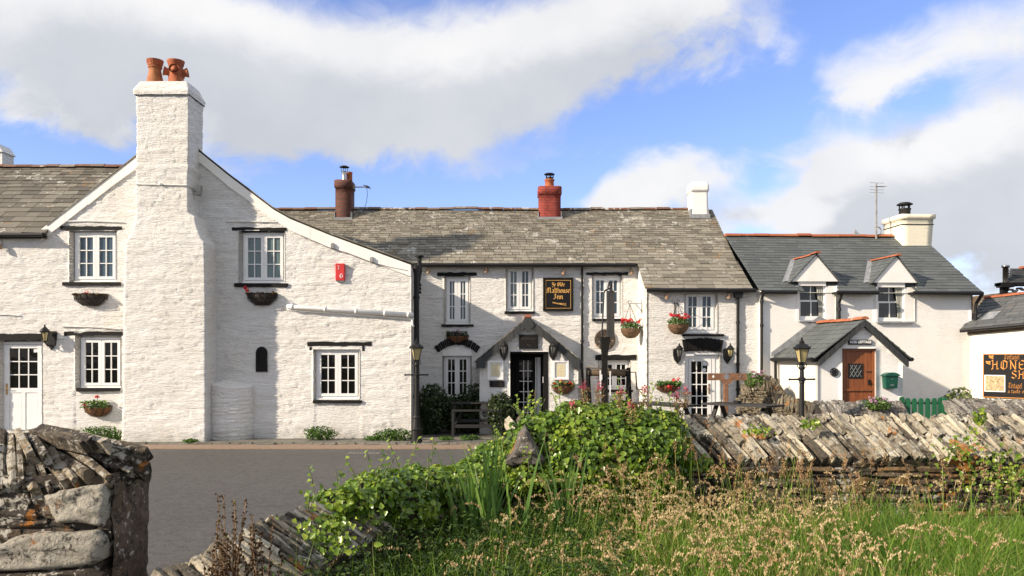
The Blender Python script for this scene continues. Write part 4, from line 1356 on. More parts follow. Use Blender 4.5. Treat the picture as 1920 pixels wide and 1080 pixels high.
# wing door: fifteen panes
x0, x1 = WI.u(1287), WI.u(1342); z1 = WI.z(0, 667); z0 = TER + .02
mb = MB(); y = wy + .12
mb.box(x0, x0 + .07, y - .02, y + .08, z0, z1); mb.box(x1 - .09, x1, y - .02, y + .08, z0, z1); mb.box(x0 + .07, x1 - .09, y - .02, y + .08, z1 - .07, z1)
mb.box(WI.u(1283) - .0, x0, y - .06, y + .05, z0, z1 + .06); mb.box(x1, WI.u(1351), y - .0, y + .05, z0, z1 + .06)
wd = mb.build('door', M['frame'], inn)
a, b, c, d = x0 + .08, x1 - .10, z0 + .04, z1 - .08
mb = MB(); s_ = .075
mb.box(a, a + s_, y - .03, y + .03, c, d); mb.box(b - s_ - .03, b, y - .03, y + .03, c, d); mb.box(a + s_, b - s_ - .03, y - .029, y + .03, c, c + s_); mb.box(a + s_, b - s_ - .03, y - .029, y + .03, d - s_, d)
ga, gb, gc, gd = a + s_, b - s_ - .03, c + s_, d - s_
for i in (1, 2): m_ = ga + (gb - ga) * i / 3; mb.box(m_ - .013, m_ + .013, y - .018, y + .01, gc, gd)
for i in (1, 2, 3, 4): m_ = gc + (gd - gc) * i / 5; mb.box(ga, gb, y - .017, y + .01, m_ - .013, m_ + .013)
mb.build('leaf', M['frame'], wd)
mb = MB(); mb.box(ga, gb, y + .004, y + .012, gc, gd); mb.build('pane', M['dark'], wd)
mb = MB(); zc = WI.z(0, 729); mb.box(b - .085, b - .045, y - .045, y - .028, zc - .14, zc + .14); mb.tube([(b - .065, y - .04, zc), (b - .065, y - .09, zc), (b - .16, y - .09, zc)], .014, 6); mb.build('handle', M['copper'], wd)
mb = MB(); mb.box(gb - .12, gb - .01, y - .001, y + .003, gd - .12, gd - .01); mb.lathe([(.0, 0), (.055, 0), (.055, .01), (0, .01)], (0, 0, 0), 14); v = mb.v[8:]; mb.v[8:] = [(gb - .09 + p[0], y - .001 - p[2] * .3, gd - .24 + p[1]) for p in v]; mb.build('sticker', M['white_panel'], wd)
al = arch_lintel(wd, WI, (1278, 634, 1355.5, 659.5), .05, n=22, flare=.11, drop=.4)
al.location.y = wy
mb = MB(); mb.box(WI.u(1283), WI.u(1351), wy - .01, wy + .1, WI.z(0, 664.5), WI.z(0, 659)); mb.build('door_head', M['trim'], wd)

# porch
py_ = 22.55 - I.y
def PU(px): return I.u(px, py_)
def PZ(py): return I.z(960, py, py_)
apex = (PU(990), PZ(599)); bl = (PU(899), PZ(674)); br_ = (PU(1084), PZ(677))
dl, drr, dtop = PU(956.5), PU(1028), PZ(659.5)
p_top = lambda u: float(np.interp(u, [bl[0], apex[0], br_[0]], [bl[1] + .05, apex[1] - .12, br_[1] + .05]))
pw = grid_wall('porch', inn, M['stone'], bl[0], br_[0], -.05, p_top, [(dl, drr, .12, dtop)], .045, .026, .3, 13.0, y=py_)
mb = MB(); mb.box(bl[0] + .01, bl[0] + .25, py_ + .3, .0, 0, bl[1]); mb.cut(); mb.box(br_[0] - .25, br_[0] - .012, py_ + .3, .0, 0, br_[1]); mb.build_each('porch_side', M['wallstone'], pw)
for s_, foot in ((1, (PU(890), PZ(680))), (-1, (PU(1092), PZ(681)))):
    A = Vector((foot[0], py_ - .125, foot[1] + .02)); B = Vector((apex[0], py_ - .125, apex[1] + .07))
    up = B - A
    slates('porch_roof', pw, M['slate_old'], A, A + Vector((0, -py_ + .125, 0)), up, .17, .26, thick=.012, wob=.006) if s_ > 0 else slates('porch_roof', pw, M['slate_old'], A + Vector((0, -py_ + .125, 0)), A, up, .17, .26, thick=.012, wob=.006)
ridge_tiles('ridge_tiles', pw, M['terracotta'], (apex[0], py_ - .17, apex[1] + .07), (apex[0], .0, apex[1] + .07), .10, .34)
mb = MB()
def barge(mb, A, B, wd_, y0, y1, n, kick=0.0):
    for k in range(n):
        p = (A[0] + (B[0] - A[0]) * k / n, A[1] + (B[1] - A[1]) * k / n); q = (A[0] + (B[0] - A[0]) * (k + 1) / n, A[1] + (B[1] - A[1]) * (k + 1) / n)
        g_ = .004 if B[0] > A[0] else -.004
        poly = [(p[0] + g_, p[1] - wd_), (q[0] - g_, q[1] - wd_), (q[0] - g_, q[1]), (p[0] + g_, p[1])]
        if B[0] < A[0]: poly = poly[::-1]
        mb.prism(poly, y0 - random.uniform(0, .006), y1, random.random())
barge(mb, (PU(893), PZ(679)), (apex[0], apex[1] + .065), .215, py_ - .15, py_ - .035, 7)
barge(mb, (PU(1089), PZ(680)), (apex[0], apex[1] + .065), .215, py_ - .15, py_ - .035, 7)
mb.prism([(apex[0] - .17, apex[1] - .18), (apex[0], apex[1] - .36), (apex[0] + .17, apex[1] - .18), (apex[0] + .1, apex[1] + .02), (apex[0], apex[1] + .07), (apex[0] - .1, apex[1] + .02)], py_ - .175, py_ - .03, .3)
for px in (903, 1079): mb.box(PU(px) - .11, PU(px) + .11, py_ - .17, py_ - .03, PZ(690), PZ(672), .4)
mb.build('bargeboard', M['slate_barge'], pw)
# porch lining, door inside
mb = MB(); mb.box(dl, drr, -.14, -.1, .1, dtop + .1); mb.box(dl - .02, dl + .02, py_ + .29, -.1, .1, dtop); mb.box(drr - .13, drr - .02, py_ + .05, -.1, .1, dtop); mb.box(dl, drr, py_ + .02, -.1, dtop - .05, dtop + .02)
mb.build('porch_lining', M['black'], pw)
a, b, c, d = PU(967) + .02, PU(1022), .16, dtop - .16
y = -.20
mb = MB(); mb.box(b - .2, b - .1, y + .004, y + .05, c, d); mb.box(b - .255, b - .215, y + .002, y + .05, c, d)
ga, gb, gc, gd = a + .09, b - .34, c + .2, d - .09
for i in (1, 2): m_ = ga + (gb - ga) * i / 3; mb.box(m_ - .012, m_ + .012, y + .008, y + .03, gc, gd)
for i in range(1, 6): m_ = gc + (gd - gc) * i / 6; mb.box(ga, gb, y + .009, y + .03, m_ - .012, m_ + .012)
mb.build('porch_door', M['frame'], pw)
mb = MB(); mb.box(a, a + .09, y, y + .05, c, d); mb.box(b - .34, b - .26, y, y + .05, c, d); mb.box(a + .09, b - .34, y + .001, y + .05, d - .09, d); mb.box(a + .09, b - .34, y + .001, y + .05, c, c + .2); mb.build('porch_door_stile', M['black'], pw)
mb = MB(); mb.box(ga, gb, y + .02, y + .028, gc, gd); mb.build('porch_door_pane', M['dark'], pw)
mb = MB(); mb.box(b - .29, b - .255, y - .02, y, c + .85, c + 1.15); mb.tube([(b - .27, y - .02, c + 1), (b - .27, y - .07, c + 1), (b - .38, y - .07, c + 1)], .012, 6); mb.build('porch_door_handle', M['brass'], pw)
mb = MB(); mb.box(gb - .30, gb - .04, y + .010, y + .018, gd - .5, gd - .08); mb.build('door_notice', M['dimtext'], pw)
mb = MB(); mb.box(drr - .15, drr - .135, py_ + .1, py_ + .18, 1.55, 1.72); mb.build('bell_push', M['white_panel'], pw)
mb = MB(); mb.box(dl, drr, py_ - .2, -.1, .0, .13); mb.build('door_step', M['slabs'], pw)

# pipes on the inn
mb = MB()
def down(mb, pts, r=.036, coll=()):
    mb.tube(pts, r, 9)
    for p in coll: mb.tube([(p[0], p[1], p[2] - .04), (p[0], p[1], p[2] + .04)], r + .014, 9)
u = I.u(1091.5, -.09)
down(mb, [(u, -.22, ez_in - .06), (u, -.09, ez_in - .16), (u, -.09, I.z(0, 690, -.09)), (u + .12, -.10, .2), (u + .12, -.10, .1)], coll=[(u, -.09, I.z(0, 540)), (u, -.09, I.z(0, 640))])
down(mb, [(u - .45, -.12, I.z(0, 679)), (u - .02, -.1, I.z(0, 681))], .03)
mb.build('downpipe', M['iron'], inn)
mb = MB()
u = WI.u(1383.5, -.09); y = wy - .09
down(mb, [(u, y, ez_w - .1), (u, y, .4)], .042, [(u, y, WI.z(0, 605)), (u, y, WI.z(0, 683)), (u, y, WI.z(0, 730))])
mb.prism([(u - .09, ez_w - .25), (u + .09, ez_w - .25), (u + .13, ez_w - .07), (u + .13, ez_w - .03), (u - .13, ez_w - .03), (u - .13, ez_w - .07)], y - .12, y + .08)
mb.build('downpipe', M['iron'], inn)
# soil pipes in the corner behind the gable
mb = MB()
y = -1.72; u = -2.60
down(mb, [(u, y, 0), (u, y, I.z(0, 498, y))], .075, [(u, y, 1.2), (u, y, 2.6), (u, y, 3.9)])
mb.cut()
y = -1.35; u = (783 - CX) / F * (I.y + y)
down(mb, [(u - .05, y, 0), (u - .05, y, I.z(0, 548, y)), (u - .02, y, I.z(0, 538, y)), (u + .03, y, I.z(0, 522, y)), (u + .05, y, I.z(0, 512, y)), (u + .05, y, I.z(0, 483, y))], .062, [(u - .05, y, I.z(0, 560, y)), (u + .05, y, I.z(0, 508, y)), (u - .05, y, I.z(0, 640, y))])
mb.lathe([(.0, .06), (.10, .05), (.13, .02), (.13, 0), (.07, -.03)], (u + .05, y, I.z(0, 483, y) + .02), 12)
down(mb, [(u - .14, y + .05, I.z(0, 505, y)), (u - .05, y, I.z(0, 515, y)), (u - .02, y, I.z(0, 536, y))], .06)
for py in (536, 543, 550): mb.tube([(u - .02, y, I.z(0, py, y)), (u + .09, y + .02, I.z(0, py - 3, y))], .045, 8)
mb.build_each('soil_pipe', M['iron'], inn)

# ------------------------------------------------------------------ the cottage
C = Fr(6.79, 21.9, R(3.5))
cot = thing('cottage', 'smooth white cottage with two gabled dormers and a porch with an orange brown door', 'cottage', (C.x, C.y, 0), C.th)
ezc = C.z(1560, 545.5, -.25)
cu1 = C.u(1841, -.25)
c_holes = [hole(C, (1496, 529, 1567, 602)), hole(C, (1643, 531, 1715, 604))]
flat = lambda u, z, s=0.0: .35 * fbm(np.asarray(u) * .7 + s, np.asarray(z) * .7, 3)
c_holes = [(a, b, c, min(d, ezc - .03)) for a, b, c, d in c_holes]
grid_wall('wall', cot, M['render'], .02, cu1 - .14, -.05, lambda u: ezc - .02, c_holes, .12, .05, .3, 17.0, relief=flat)
cD = 2.62
zrc = C.z(1500, 443.5, cD)
slope_c = (zrc - ezc) / (cD + .25)
run = math.hypot(cD + .25, zrc - ezc)
hs = [(C.u(1493, -.05) + .1, C.u(1567, -.05) + .12, -.1, .26), (C.u(1641, -.05) + .1, C.u(1715, -.05) + .12, -.1, .26)]
slates('roof', cot, M['slate_new'], (-.1, -.25, ezc), (cu1, -.25, ezc), (0, cD + .25, zrc - ezc), .165, .30, holes=hs, thick=.008, sag=.012, wob=.005)
mb = MB(); mb.add([(-.1, cD, zrc), (cu1, cD, zrc), (cu1, cD * 2 + .3, ezc), (-.1, cD * 2 + .3, ezc)], [(0, 1, 2, 3)])
mb.add([(cu1 - .1, 0, 0), (cu1 - .1, cD * 2, 0), (cu1 - .1, cD * 2, ezc), (cu1 - .1, cD, zrc - .04), (cu1 - .1, 0, ezc)], [(0, 1, 2, 3, 4)]); mb.build('rear_slope', M['slate_new'], cot)
ridge_tiles('ridge_tiles', cot, M['terracotta'], (-.1, cD, zrc + .02), (C.u(1672, cD), cD, zrc + .02), .115, .46, .02)
mb = MB(); u = C.u(1604, cD); mb.add([(u - .1, cD - .1, zrc + .05), (u + .1, cD - .1, zrc + .05), (u, cD, zrc + .25), (u + .1, cD + .1, zrc + .05), (u - .1, cD + .1, zrc + .05)], [(0, 1, 2), (1, 3, 2), (3, 4, 2), (4, 0, 2)]); mb.build('ridge_vent', M['lead'], cot)
mb = MB()
for a, b in ((1412, 1494), (1569, 1647), (1713, 1843)):
    u0, u1 = C.u(a, -.3), C.u(b, -.3); mb.tube([(max(u0, .0), -.30, ezc - .045), (u1, -.30, ezc - .05)], .052, 8); mb.box(max(u0, .0), u1 - .02, -.245, -.02, ezc - .08, ezc - .02); mb.cut()
mb.build_each('gutter', M['iron'], cot)
mb = MB()
u = C.u(1428, -.08); down(mb, [(u, -.28, ezc - .07), (u, -.08, ezc - .2), (u, -.08, .4)], .038, [(u, -.08, C.z(0, 607)), (u, -.08, C.z(0, 560))]); mb.cut()
u = C.u(1573.5, -.08); down(mb, [(u - .03, -.29, ezc - .06), (u - .03, -.24, ezc - .18), (u, -.08, ezc - .3), (u, -.08, C.z(0, 601))], .040, [(u, -.08, C.z(0, 575))]); mb.cut()
u = C.u(1838, -.2); v = C.u(1829, -.1); down(mb, [(u, -.29, ezc - .06), (u - .02, -.22, ezc - .16), (v + .02, -.12, ezc - .30), (v, -.10, ezc - .42), (v, -.10, C.z(0, 603))], .045, [(v, -.1, C.z(0, 580))])
mb.build_each('downpipe', M['iron'], cot)


def sash_window(parent, box, sillbox, rec=.06):
    x0, z1 = C.uv(box[0], box[1]); x1, z0 = C.uv(box[2], box[3])
    mb = MB(); fb = .045; y = rec; zm = (z0 + z1) / 2
    mb.box(x0, x0 + fb, y, y + .1, z0, z1); mb.box(x1 - fb, x1, y, y + .1, z0, z1); mb.box(x0 + fb, x1 - fb, y + .001, y + .1, z1 - fb, z1); mb.box(x0 + fb, x1 - fb, y + .001, y + .1, z0, z0 + fb * 1.4)
    pn = MB()
    for k, (c, d) in enumerate(((zm - .02, z1 - fb), (z0 + fb * 1.4, zm + .02))):
        yy = y + (.045 if k == 0 else .012); s_ = .035
        a, b = x0 + fb, x1 - fb
        mb.box(a, a + s_, yy, yy + .035, c, d); mb.box(b - s_, b, yy, yy + .035, c, d); mb.box(a + s_, b - s_, yy + .001, yy + .035, c, c + .045); mb.box(a + s_, b - s_, yy + .001, yy + .035, d - .045, d)
        m_ = (a + b) / 2; mb.box(m_ - .014, m_ + .014, yy + .004, yy + .03, c + .045, d - .045)
        pn.box(a + s_, b - s_, yy + .016, yy + .022, c + .045, d - .045)
    w = mb.build('window', M['frame'], parent)
    pn.build('pane', M['sash_glass'], w)
    mb = MB(); a, za = C.uv(sillbox[0], sillbox[1]); b, zb = C.uv(sillbox[2], sillbox[3]); mb.box(a, b, -.10, rec + .05, zb, za); mb.build('sill', M['lead'], w)
    return w, (x0, x1, z0, z1)


for k, (bx, sl, tri, jb) in enumerate((((1497.5, 527.5, 1548, 600), (1497, 601, 1552, 604), (1485, 527.5, 1530, 478.5, 1571.5, 527.5), 1567), ((1645, 529.8, 1696, 602.5), (1643, 603, 1711, 606.5), (1637.5, 529.5, 1681, 481.5, 1719, 530), 1715))):
    w, (x0, x1, z0, z1) = sash_window(cot, bx, sl)
    cb_ = MB()
    def folds(mb, a, b, zb, zt, y, wid0, side):
        n = 8
        for q in range(n):
            f0, f1 = q / n, (q + 1) / n
            for j in range(4):
                g0, g1 = j / 4, (j + 1) / 4
                def X(f, g): return (b - (b - a) * (1 - f) * (1 - .45 * math.sin(g * 1.5))) if side > 0 else (a + (b - a) * f * (1 - .3 * g))
                mb.add([(X(f0, g0), y + .012 * math.sin(q * 2.4), zt + (zb - zt) * g0), (X(f1, g0), y + .012 * math.sin(q * 2.4 + 2.4), zt + (zb - zt) * g0), (X(f1, g1), y + .012 * math.sin(q * 2.4 + 2.4), zt + (zb - zt) * g1), (X(f0, g1), y + .012 * math.sin(q * 2.4), zt + (zb - zt) * g1)], [(0, 1, 2, 3)])
    folds(cb_, x0 + (x1 - x0) * .66, x1 - .07, z0 + .1, z1 - .08, .062 + .004, 0, 1)
    # curtain hung close behind the glass
    cb_.v = [(a, b - .006 if b < .2 else b, c) for a, b, c in cb_.v]
    cb_.build('curtain', M['drape'], w)
    mb = MB()
    ju = C.u(jb)
    zt = C.z(0, tri[1])
    mb.box(x1, ju, .012, .2, z0 - .03, zt); mb.box(x0 - .06, x0, -.02, .2, z0 - .03, zt); mb.box(x0, x1, -.018, .2, z1, zt); mb.box(ju, ju + .05, -.05, .6, ezc - .1, zt)
    mb.box(x0 - .10, x0 - .06, -.03, .6, ezc - .1, zt)
    dm = mb.build('dormer', M['render'], cot)
    A = C.uv(tri[0], tri[1], -.08); Bq = C.uv(tri[2], tri[3], -.08); D = C.uv(tri[4], tri[5], -.08)
    mb = MB(); mb.prism([A, D, Bq], -.08, .3); mb.build('pediment', M['render'], dm)
    L = 1.42
    for foot, sgn in ((A, 1), (D, -1)):
        f = Vector((foot[0] - .05 * sgn, -.12, foot[1] - .02)); t_ = Vector((Bq[0], -.12, Bq[1] + .04)); bk = Vector((0, L + .15, 0))
        slates('dormer_roof', dm, M['slate_new'], f, f + bk, t_ - f, .15, .26, thick=.008, wob=.005)
    ridge_tiles('dormer_ridge', dm, M['terracotta'], (Bq[0], -.22, Bq[1] + .05), (Bq[0], L, Bq[1] + .05), .075, .34)
    # lead valley
    zv0, zv1 = A[1], Bq[1]
    o0 = -.25 + (zv0 - ezc) / slope_c; o1 = -.25 + (zv1 - ezc) / slope_c
    mb = MB(); mb.add([(A[0] - .2, o0 - .05, zv0 + .0), (A[0] - .02, o0 - .02, zv0 + .035), (Bq[0] - .02, o1, zv1 + .035), (Bq[0] - .16, o1, zv1 + .035), ], [(0, 1, 2, 3)])
    mb.build('lead_valley', M['lead'], dm)

# cottage chimney astride the ridge
o0 = 2.12
u0, u1 = C.u(1692.5, o0), C.u(1746, o0)
zt, zb = C.z(1720, 402, o0), C.z(1720, 467, o0)
zs_ = C.z(1720, 421, o0); zc_ = C.z(1720, 411, o0)
ch = stack('chimney', cot, M['stain'], [(zb - 1.2, u0, u1, o0, o0 + 1.0), (zb, u0, u1, o0, o0 + 1.0), (zs_, u0 - .03, u1 + .04, o0 - .03, o0 + 1.04), (zc_, u0 - .03, u1 + .05, o0 - .03, o0 + 1.05), (zc_ + .01, u0 - .07, u1 + .10, o0 - .07, o0 + 1.1), (zt, u0 - .07, u1 + .11, o0 - .07, o0 + 1.1)], 0, .15)
mb = MB(); mb.box(u0 - .012, u1 + .014, o0 - .022, o0 + 1.02, zb - .03, zb + .10); mb.box(u0 - .05, u1 + .05, o0 - .16, o0 - .02, zb - .14, zb - .02); mb.build('flashing', M['lead'], ch)
mb = MB(); q = u0 - .045; r_ = u1 + .055; zz = zs_
mb.tube([(q, o0 + 1.05, zz), (q, o0 - .045, zz), (r_, o0 - .045, zz), (r_, o0 + 1.0, zz)], .012, 5); mb.build('strap', M['iron'], ch)
mb = MB(); cu = C.u(1698, o0 + .45)
mb.lathe([(.17, 0), (.165, .22), (.185, .24), (.185, .27), (.15, .28)], (cu, o0 + .5, zt - .01), 16); mb.build('chimney_pot', M['iron'], ch, smooth=True)
mb = MB()
for k in range(5): a = k * 1.257 + .3; mb.bar((cu + .15 * math.cos(a), o0 + .5 + .15 * math.sin(a), zt + .26), (cu + .15 * math.cos(a), o0 + .5 + .15 * math.sin(a), zt + .40), .035, .015)
mb.lathe([(.0, .46), (.15, .45), (.235, .40), (.235, .38), (.0, .39)], (cu, o0 + .5, zt), 18); mb.build('cowl', M['iron'], ch)

# porch of the cottage
pD = -2.45
pu = lambda px: C.u(px, pD)
pz = lambda py: C.z(1615, py, pD)
pl, pr_ = pu(1533.5), pu(1692)
ap = (pu(1617), pz(600))
ptop = lambda u: float(np.interp(u, [pl, ap[0], pr_], [pz(680), ap[1] - .06, pz(681)]))
dh = (pu(1579), pu(1642.5), .35, pz(653.5))
pc = grid_wall('porch', cot, M['render'], pl, pr_, -.05, ptop, [dh], .10, .02, .3, 3.0, y=pD, relief=flat)
mb = MB(); mb.box(pl + .004, pl + .3, pD + .3, .02, -.05, pz(674)); mb.cut(); mb.box(pr_ - .3, pr_ - .004, pD + .3, .02, -.05, pz(674)); mb.build_each('porch_side', M['cream'], pc)
ez_ = pz(671.5)
F0 = Vector((pl - .14, pD - .14, ez_)); T0 = Vector((ap[0], pD - .14, ap[1] + .01)); bk = Vector((0, -pD + .14, 0))
slates('porch_roof', pc, M['slate_new'], F0, F0 + bk, T0 - F0, .19, .32, thick=.009, wob=.006)
F1 = Vector((pr_ + .14, pD - .14, ez_))
slates('porch_roof', pc, M['slate_new'], F1, F1 + bk, T0 - F1, .19, .32, thick=.009, wob=.006)
ridge_tiles('porch_ridge', pc, M['terracotta'], (ap[0], pD - .15, ap[1] + .03), (ap[0], .0, ap[1] + .03), .10, .42, tone=(.3, .9))
mb = MB()
barge(mb, (pu(1532), pz(675)), (ap[0], ap[1] - .0), .155, pD - .13, pD - .03, 9)
barge(mb, (pu(1699), pz(676)), (ap[0], ap[1] - .0), .155, pD - .13, pD - .03, 9)
mb.build('bargeboard', M['slate_barge'], pc)
mb = MB(); mb.tube([(pr_ + .19, pD - .1, ez_ - .03), (pr_ + .19, -.0, ez_ - .04)], .05, 8); mb.box(pr_, pr_ + .14, pD, .0, ez_ - .09, ez_ - .02); mb.cut()
mb.tube([(pl - .19, pD - .1, ez_ - .03), (pl - .19, .0, ez_ - .04)], .05, 8); mb.box(pl - .14, pl, pD - .0, .0, ez_ - .09, ez_ - .02)
down(mb, [(pl - .12, -.10, ez_ - .05), (pl - .1, -.10, .5)], .04, [(pl - .1, -.1, C.z(0, 715))])
mb.build_each('porch_gutter', M['iron'], pc)
mb = MB(); a = (pl - .22, C.z(1456, 668)); b = (ap[0], C.z(1560, 601)); mb.prism([(a[0], a[1] - .02), (b[0] + .3, b[1] - .02), (b[0], b[1] + .12), (a[0], a[1] + .1)], -.07, -.045); mb.build('lead_flashing', M['lead'], pc)
# stable door
a, b, c, d = dh
y = pD + .09
mb = MB(); mb.box(a, a + .045, y - .03, y + .06, c, d); mb.box(b - .06, b, y - .03, y + .06, c, d); mb.box(a + .045, b - .06, y - .029, y + .06, d - .06, d)
do = mb.build('porch_door', M['oak'], pc)
a2, b2, d2 = a + .05, b - .065, d - .065
zc_ = pz(731); mb = MB(); n = 7
for k in range(n): p, q = a2 + (b2 - a2) * k / n + .003, a2 + (b2 - a2) * (k + 1) / n - .003; mb.box(p, q, y - .002, y + .03, zc_ + .02, d2, random.random()); mb.box(p, q, y - .002, y + .03, c, zc_ - .03, random.random())
mb.box(a2 - .01, b2 + .01, y - .035, y + .02, zc_ - .03, zc_ + .02, .2); mb.build('porch_door_boards', M['oak'], pc)
wz0, wz1, wu0, wu1 = pz(707), pz(684), pu(1596), pu(1618)
mb = MB(); mb.box(wu0, wu1, y - .012, y - .004, wz0, wz1); mb.build('porch_door_light', M['sash_glass'], pc)
mb = MB()
for q in (-1, 1):
    for k in range(-2, 4):
        x_ = wu0 + (wu1 - wu0) * k / 3; e_ = x_ + q * (wz1 - wz0) * .62
        p0, p1 = (x_, wz0), (e_, wz1)
        # clip to the light
        ts = [t for t in np.linspace(0, 1, 41) if wu0 <= p0[0] + (p1[0] - p0[0]) * t <= wu1]
        if len(ts) > 1: mb.bar((p0[0] + (p1[0] - p0[0]) * ts[0], y - .016, p0[1] + (p1[1] - p0[1]) * ts[0]), (p0[0] + (p1[0] - p0[0]) * ts[-1], y - .016, p0[1] + (p1[1] - p0[1]) * ts[-1]), .014, .006)
mb.build('porch_door_leads', M['lead'], pc)
mb = MB()
for p, q in (((wu0 - .03, wz0 - .03), (wu1 + .03, wz0)), ((wu0 - .03, wz1), (wu1 + .03, wz1 + .03)), ((wu0 - .03, wz0), (wu0, wz1)), ((wu1, wz0), (wu1 + .03, wz1))): mb.box(p[0], q[0], y - .022, y, p[1], q[1])
mb.box(b2 - .09, b2 - .04, y - .03, y - .002, pz(722), pz(712)); mb.tube([(b2 - .065, y - .02, pz(716)), (b2 - .065, y - .07, pz(717)), (b2 - .065, y - .02, pz(721))], .011, 6); mb.bar((b2 - .15, y - .012, pz(697)), (b2 - .0, y - .012, pz(697)), .02, .012)
mb.build('porch_door_ironwork', M['iron'], pc)

# ------------------------------------------------------------------ the shop at the right edge
H = Fr(12.60, 22.1, R(-50))
shop = thing('shop', 'cream rendered shop with a low slate roof beside the cottage', 'shop', (H.x, H.y, 0), H.th)
hz0 = H.z(1815, 616, -.12); hz1 = H.z(1920, 606, -.12); hu0, hu1 = H.u(1815), H.u(1920)
ht = lambda u: hz0 + (hz1 - hz0) * (u - hu0) / (hu1 - hu0)
HU = 5.2
grid_wall('wall', shop, M['cream'], hu0 + .01, HU, -.05, lambda u: ht(u) - .05, [], .14, .03, .3, 2.0, relief=flat)
hr = 1.55; hrz = H.z(1880, 556, hr) - ht(H.u(1880, hr))
P0 = Vector((hu0 - .12, -.16, ht(hu0 - .12))); P1 = Vector((HU, -.16, ht(HU)))
slates('roof', shop, M['slate_shop'], P0, P1, (0, hr + .16, hrz), .19, .34, thick=.009, sag=.015, wob=.008)
ridge_tiles('ridge_tiles', shop, M['terracotta'], P0 + Vector((0, hr + .16, hrz + .02)), P1 + Vector((0, hr + .16, hrz + .02)), .10, .45, tone=(.0, .4))
mb = MB(); mb.add([tuple(P0 + Vector((0, hr + .16, hrz))), tuple(P1 + Vector((0, hr + .16, hrz))), tuple(P1 + Vector((0, 3.4, 0))), tuple(P0 + Vector((0, 3.4, 0)))], [(0, 1, 2, 3)])
mb.add([(hu0 + .02, .25, 0), (hu0 + .02, 3.2, 0), (hu0 + .02, 3.2, hz0), (hu0 + .02, hr, hz0 + hrz - .05), (hu0 + .02, .0, hz0 - .05)], [(0, 1, 2, 3, 4)]); mb.build('rear_slope', M['slate_shop'], shop)
mb = MB(); mb.tube([tuple(P0 + Vector((0, -.05, -.05))), tuple(P1 + Vector((0, -.05, -.05)))], .052, 8); mb.build('gutter', M['iron'], shop)
mb = MB(); mb.add([(hu0, -.05, ht(hu0) - .17), (HU, -.05, ht(HU) - .17), (HU, -.05, ht(HU) - .05), (hu0, -.05, ht(hu0) - .05), (hu0, .02, ht(hu0) - .17), (HU, .02, ht(HU) - .17)], [(0, 1, 2, 3), (0, 4, 5, 1)]); mb.build('wall_plate', M['timber'], shop)
mb = MB(); q = Vector((hu0 + .45, .35, 0)); k = hrz / (hr + .16); mb.add([(hu0 + .25, .2, ht(hu0 + .25) + k * .36 + .03), (hu0 + .55, .2, ht(hu0 + .55) + k * .36 + .03), (hu0 + .62, .62, ht(hu0 + .6) + k * .78 + .03), (hu0 + .32, .62, ht(hu0 + .3) + k * .78 + .03)], [(0, 1, 2, 3)]); mb.build('roof_light', M['lead'], shop)

# ------------------------------------------------------------------ a building behind the shop
B = Fr(0, 30.0)
bb = thing('outbuilding', 'dark roofed building with a steel flue rising behind the shop', 'building', (B.x, B.y, 0))
u0, u1 = B.u(1866), B.u(2060)
mb = MB(); mb.box(B.u(1884), u1, .0, 3.5, 0, B.z(0, 548)); mb.build('wall', M['wallstone'], bb)
mb = MB(); n = 14
for k in range(30): a = B.u(1886) + k * .16; mb.stone((a, -.03, B.z(0, 541 + (k % 3) * 2.4)), ((1, 0, 0), (0, 1, 0), (0, 0, 1)), (.2, .12, .07), .015, random.uniform(.5, 1))
mb.build('eaves_course', M['coping'], bb)
mb = MB(); mb.box(u0, u1, -.35, .05, B.z(0, 537), B.z(0, 531)); mb.box(B.u(1866), B.u(1890), -.4, -.05, B.z(0, 540), B.z(0, 532)); mb.box(B.u(1874), B.u(1884), -.2, .0, B.z(0, 552), B.z(0, 538)); mb.build('eaves_board', M['black'], bb)
ez = B.z(0, 531); e0, e1 = B.u(1884), u1
rise = B.z(0, 502) - ez
slates('roof', bb, M['slate_barge'], (e0, -.2, ez), (e1, -.2, ez), (0, 1.0, rise + .05), .2, .32, lim=lambda t: (t * .62, e1 - e0))
ridge_tiles('ridge_tiles', bb, M['terracotta'], (B.u(1913, .8), .8, B.z(0, 503, .8)), (e1, .8, B.z(0, 503, .8)), .12, .45, tone=(.2, .6))
mb = MB(); u = B.u(1885.5, -.1); mb.lathe([(.10, 0), (.10, B.z(0, 502) - ez + .1), (.14, B.z(0, 502) - ez + .1), (.14, B.z(0, 500) - ez + .14), (.0, B.z(0, 500) - ez + .15)], (u, -.1, ez - .1), 12); mb.build('flue', M['steel'], bb, smooth=True)

# ------------------------------------------------------------------ ground, road, pavement
def sheet(name, mat, poly, z, kind='structure', n=1):
    me = bpy.data.meshes.new(name)
    me.from_pydata([(x, y, z) for x, y in poly], [], [tuple(range(len(poly)))])
    me.materials.append(mat)
    o = bpy.data.objects.new(name, me); COL.objects.link(o); o['kind'] = kind
    return o


sheet('ground', M['field'], [(-2500, -2500), (2500, -2500), (2500, 2500), (-2500, 2500)], -.06)
sheet('road', M['asphalt'], [(-90, 3.0), (90, 3.0), (90, 19.25), (-90, 19.25)], .07)


def step_strip(name, mat, x0, x1, y0, y1, z, wob=.0, n=60):
    mb = MB()
    for k in range(n):
        a, b = x0 + (x1 - x0) * k / n, x0 + (x1 - x0) * (k + 1) / n
        w0 = wob * (float(vn(k * .7, 3.3)) - .5) * 2; w1 = wob * (float(vn((k + 1) * .7, 3.3)) - .5) * 2
        mb.add([(a, y0 + w0, -.03), (b, y0 + w1, -.03), (b, y0 + w1, z), (a, y0 + w0, z), (b, y1, z), (a, y1, z)], [(0, 1, 2, 3), (3, 2, 4, 5)])
    o = mb.build(name, mat); o['kind'] = 'structure'
    return o


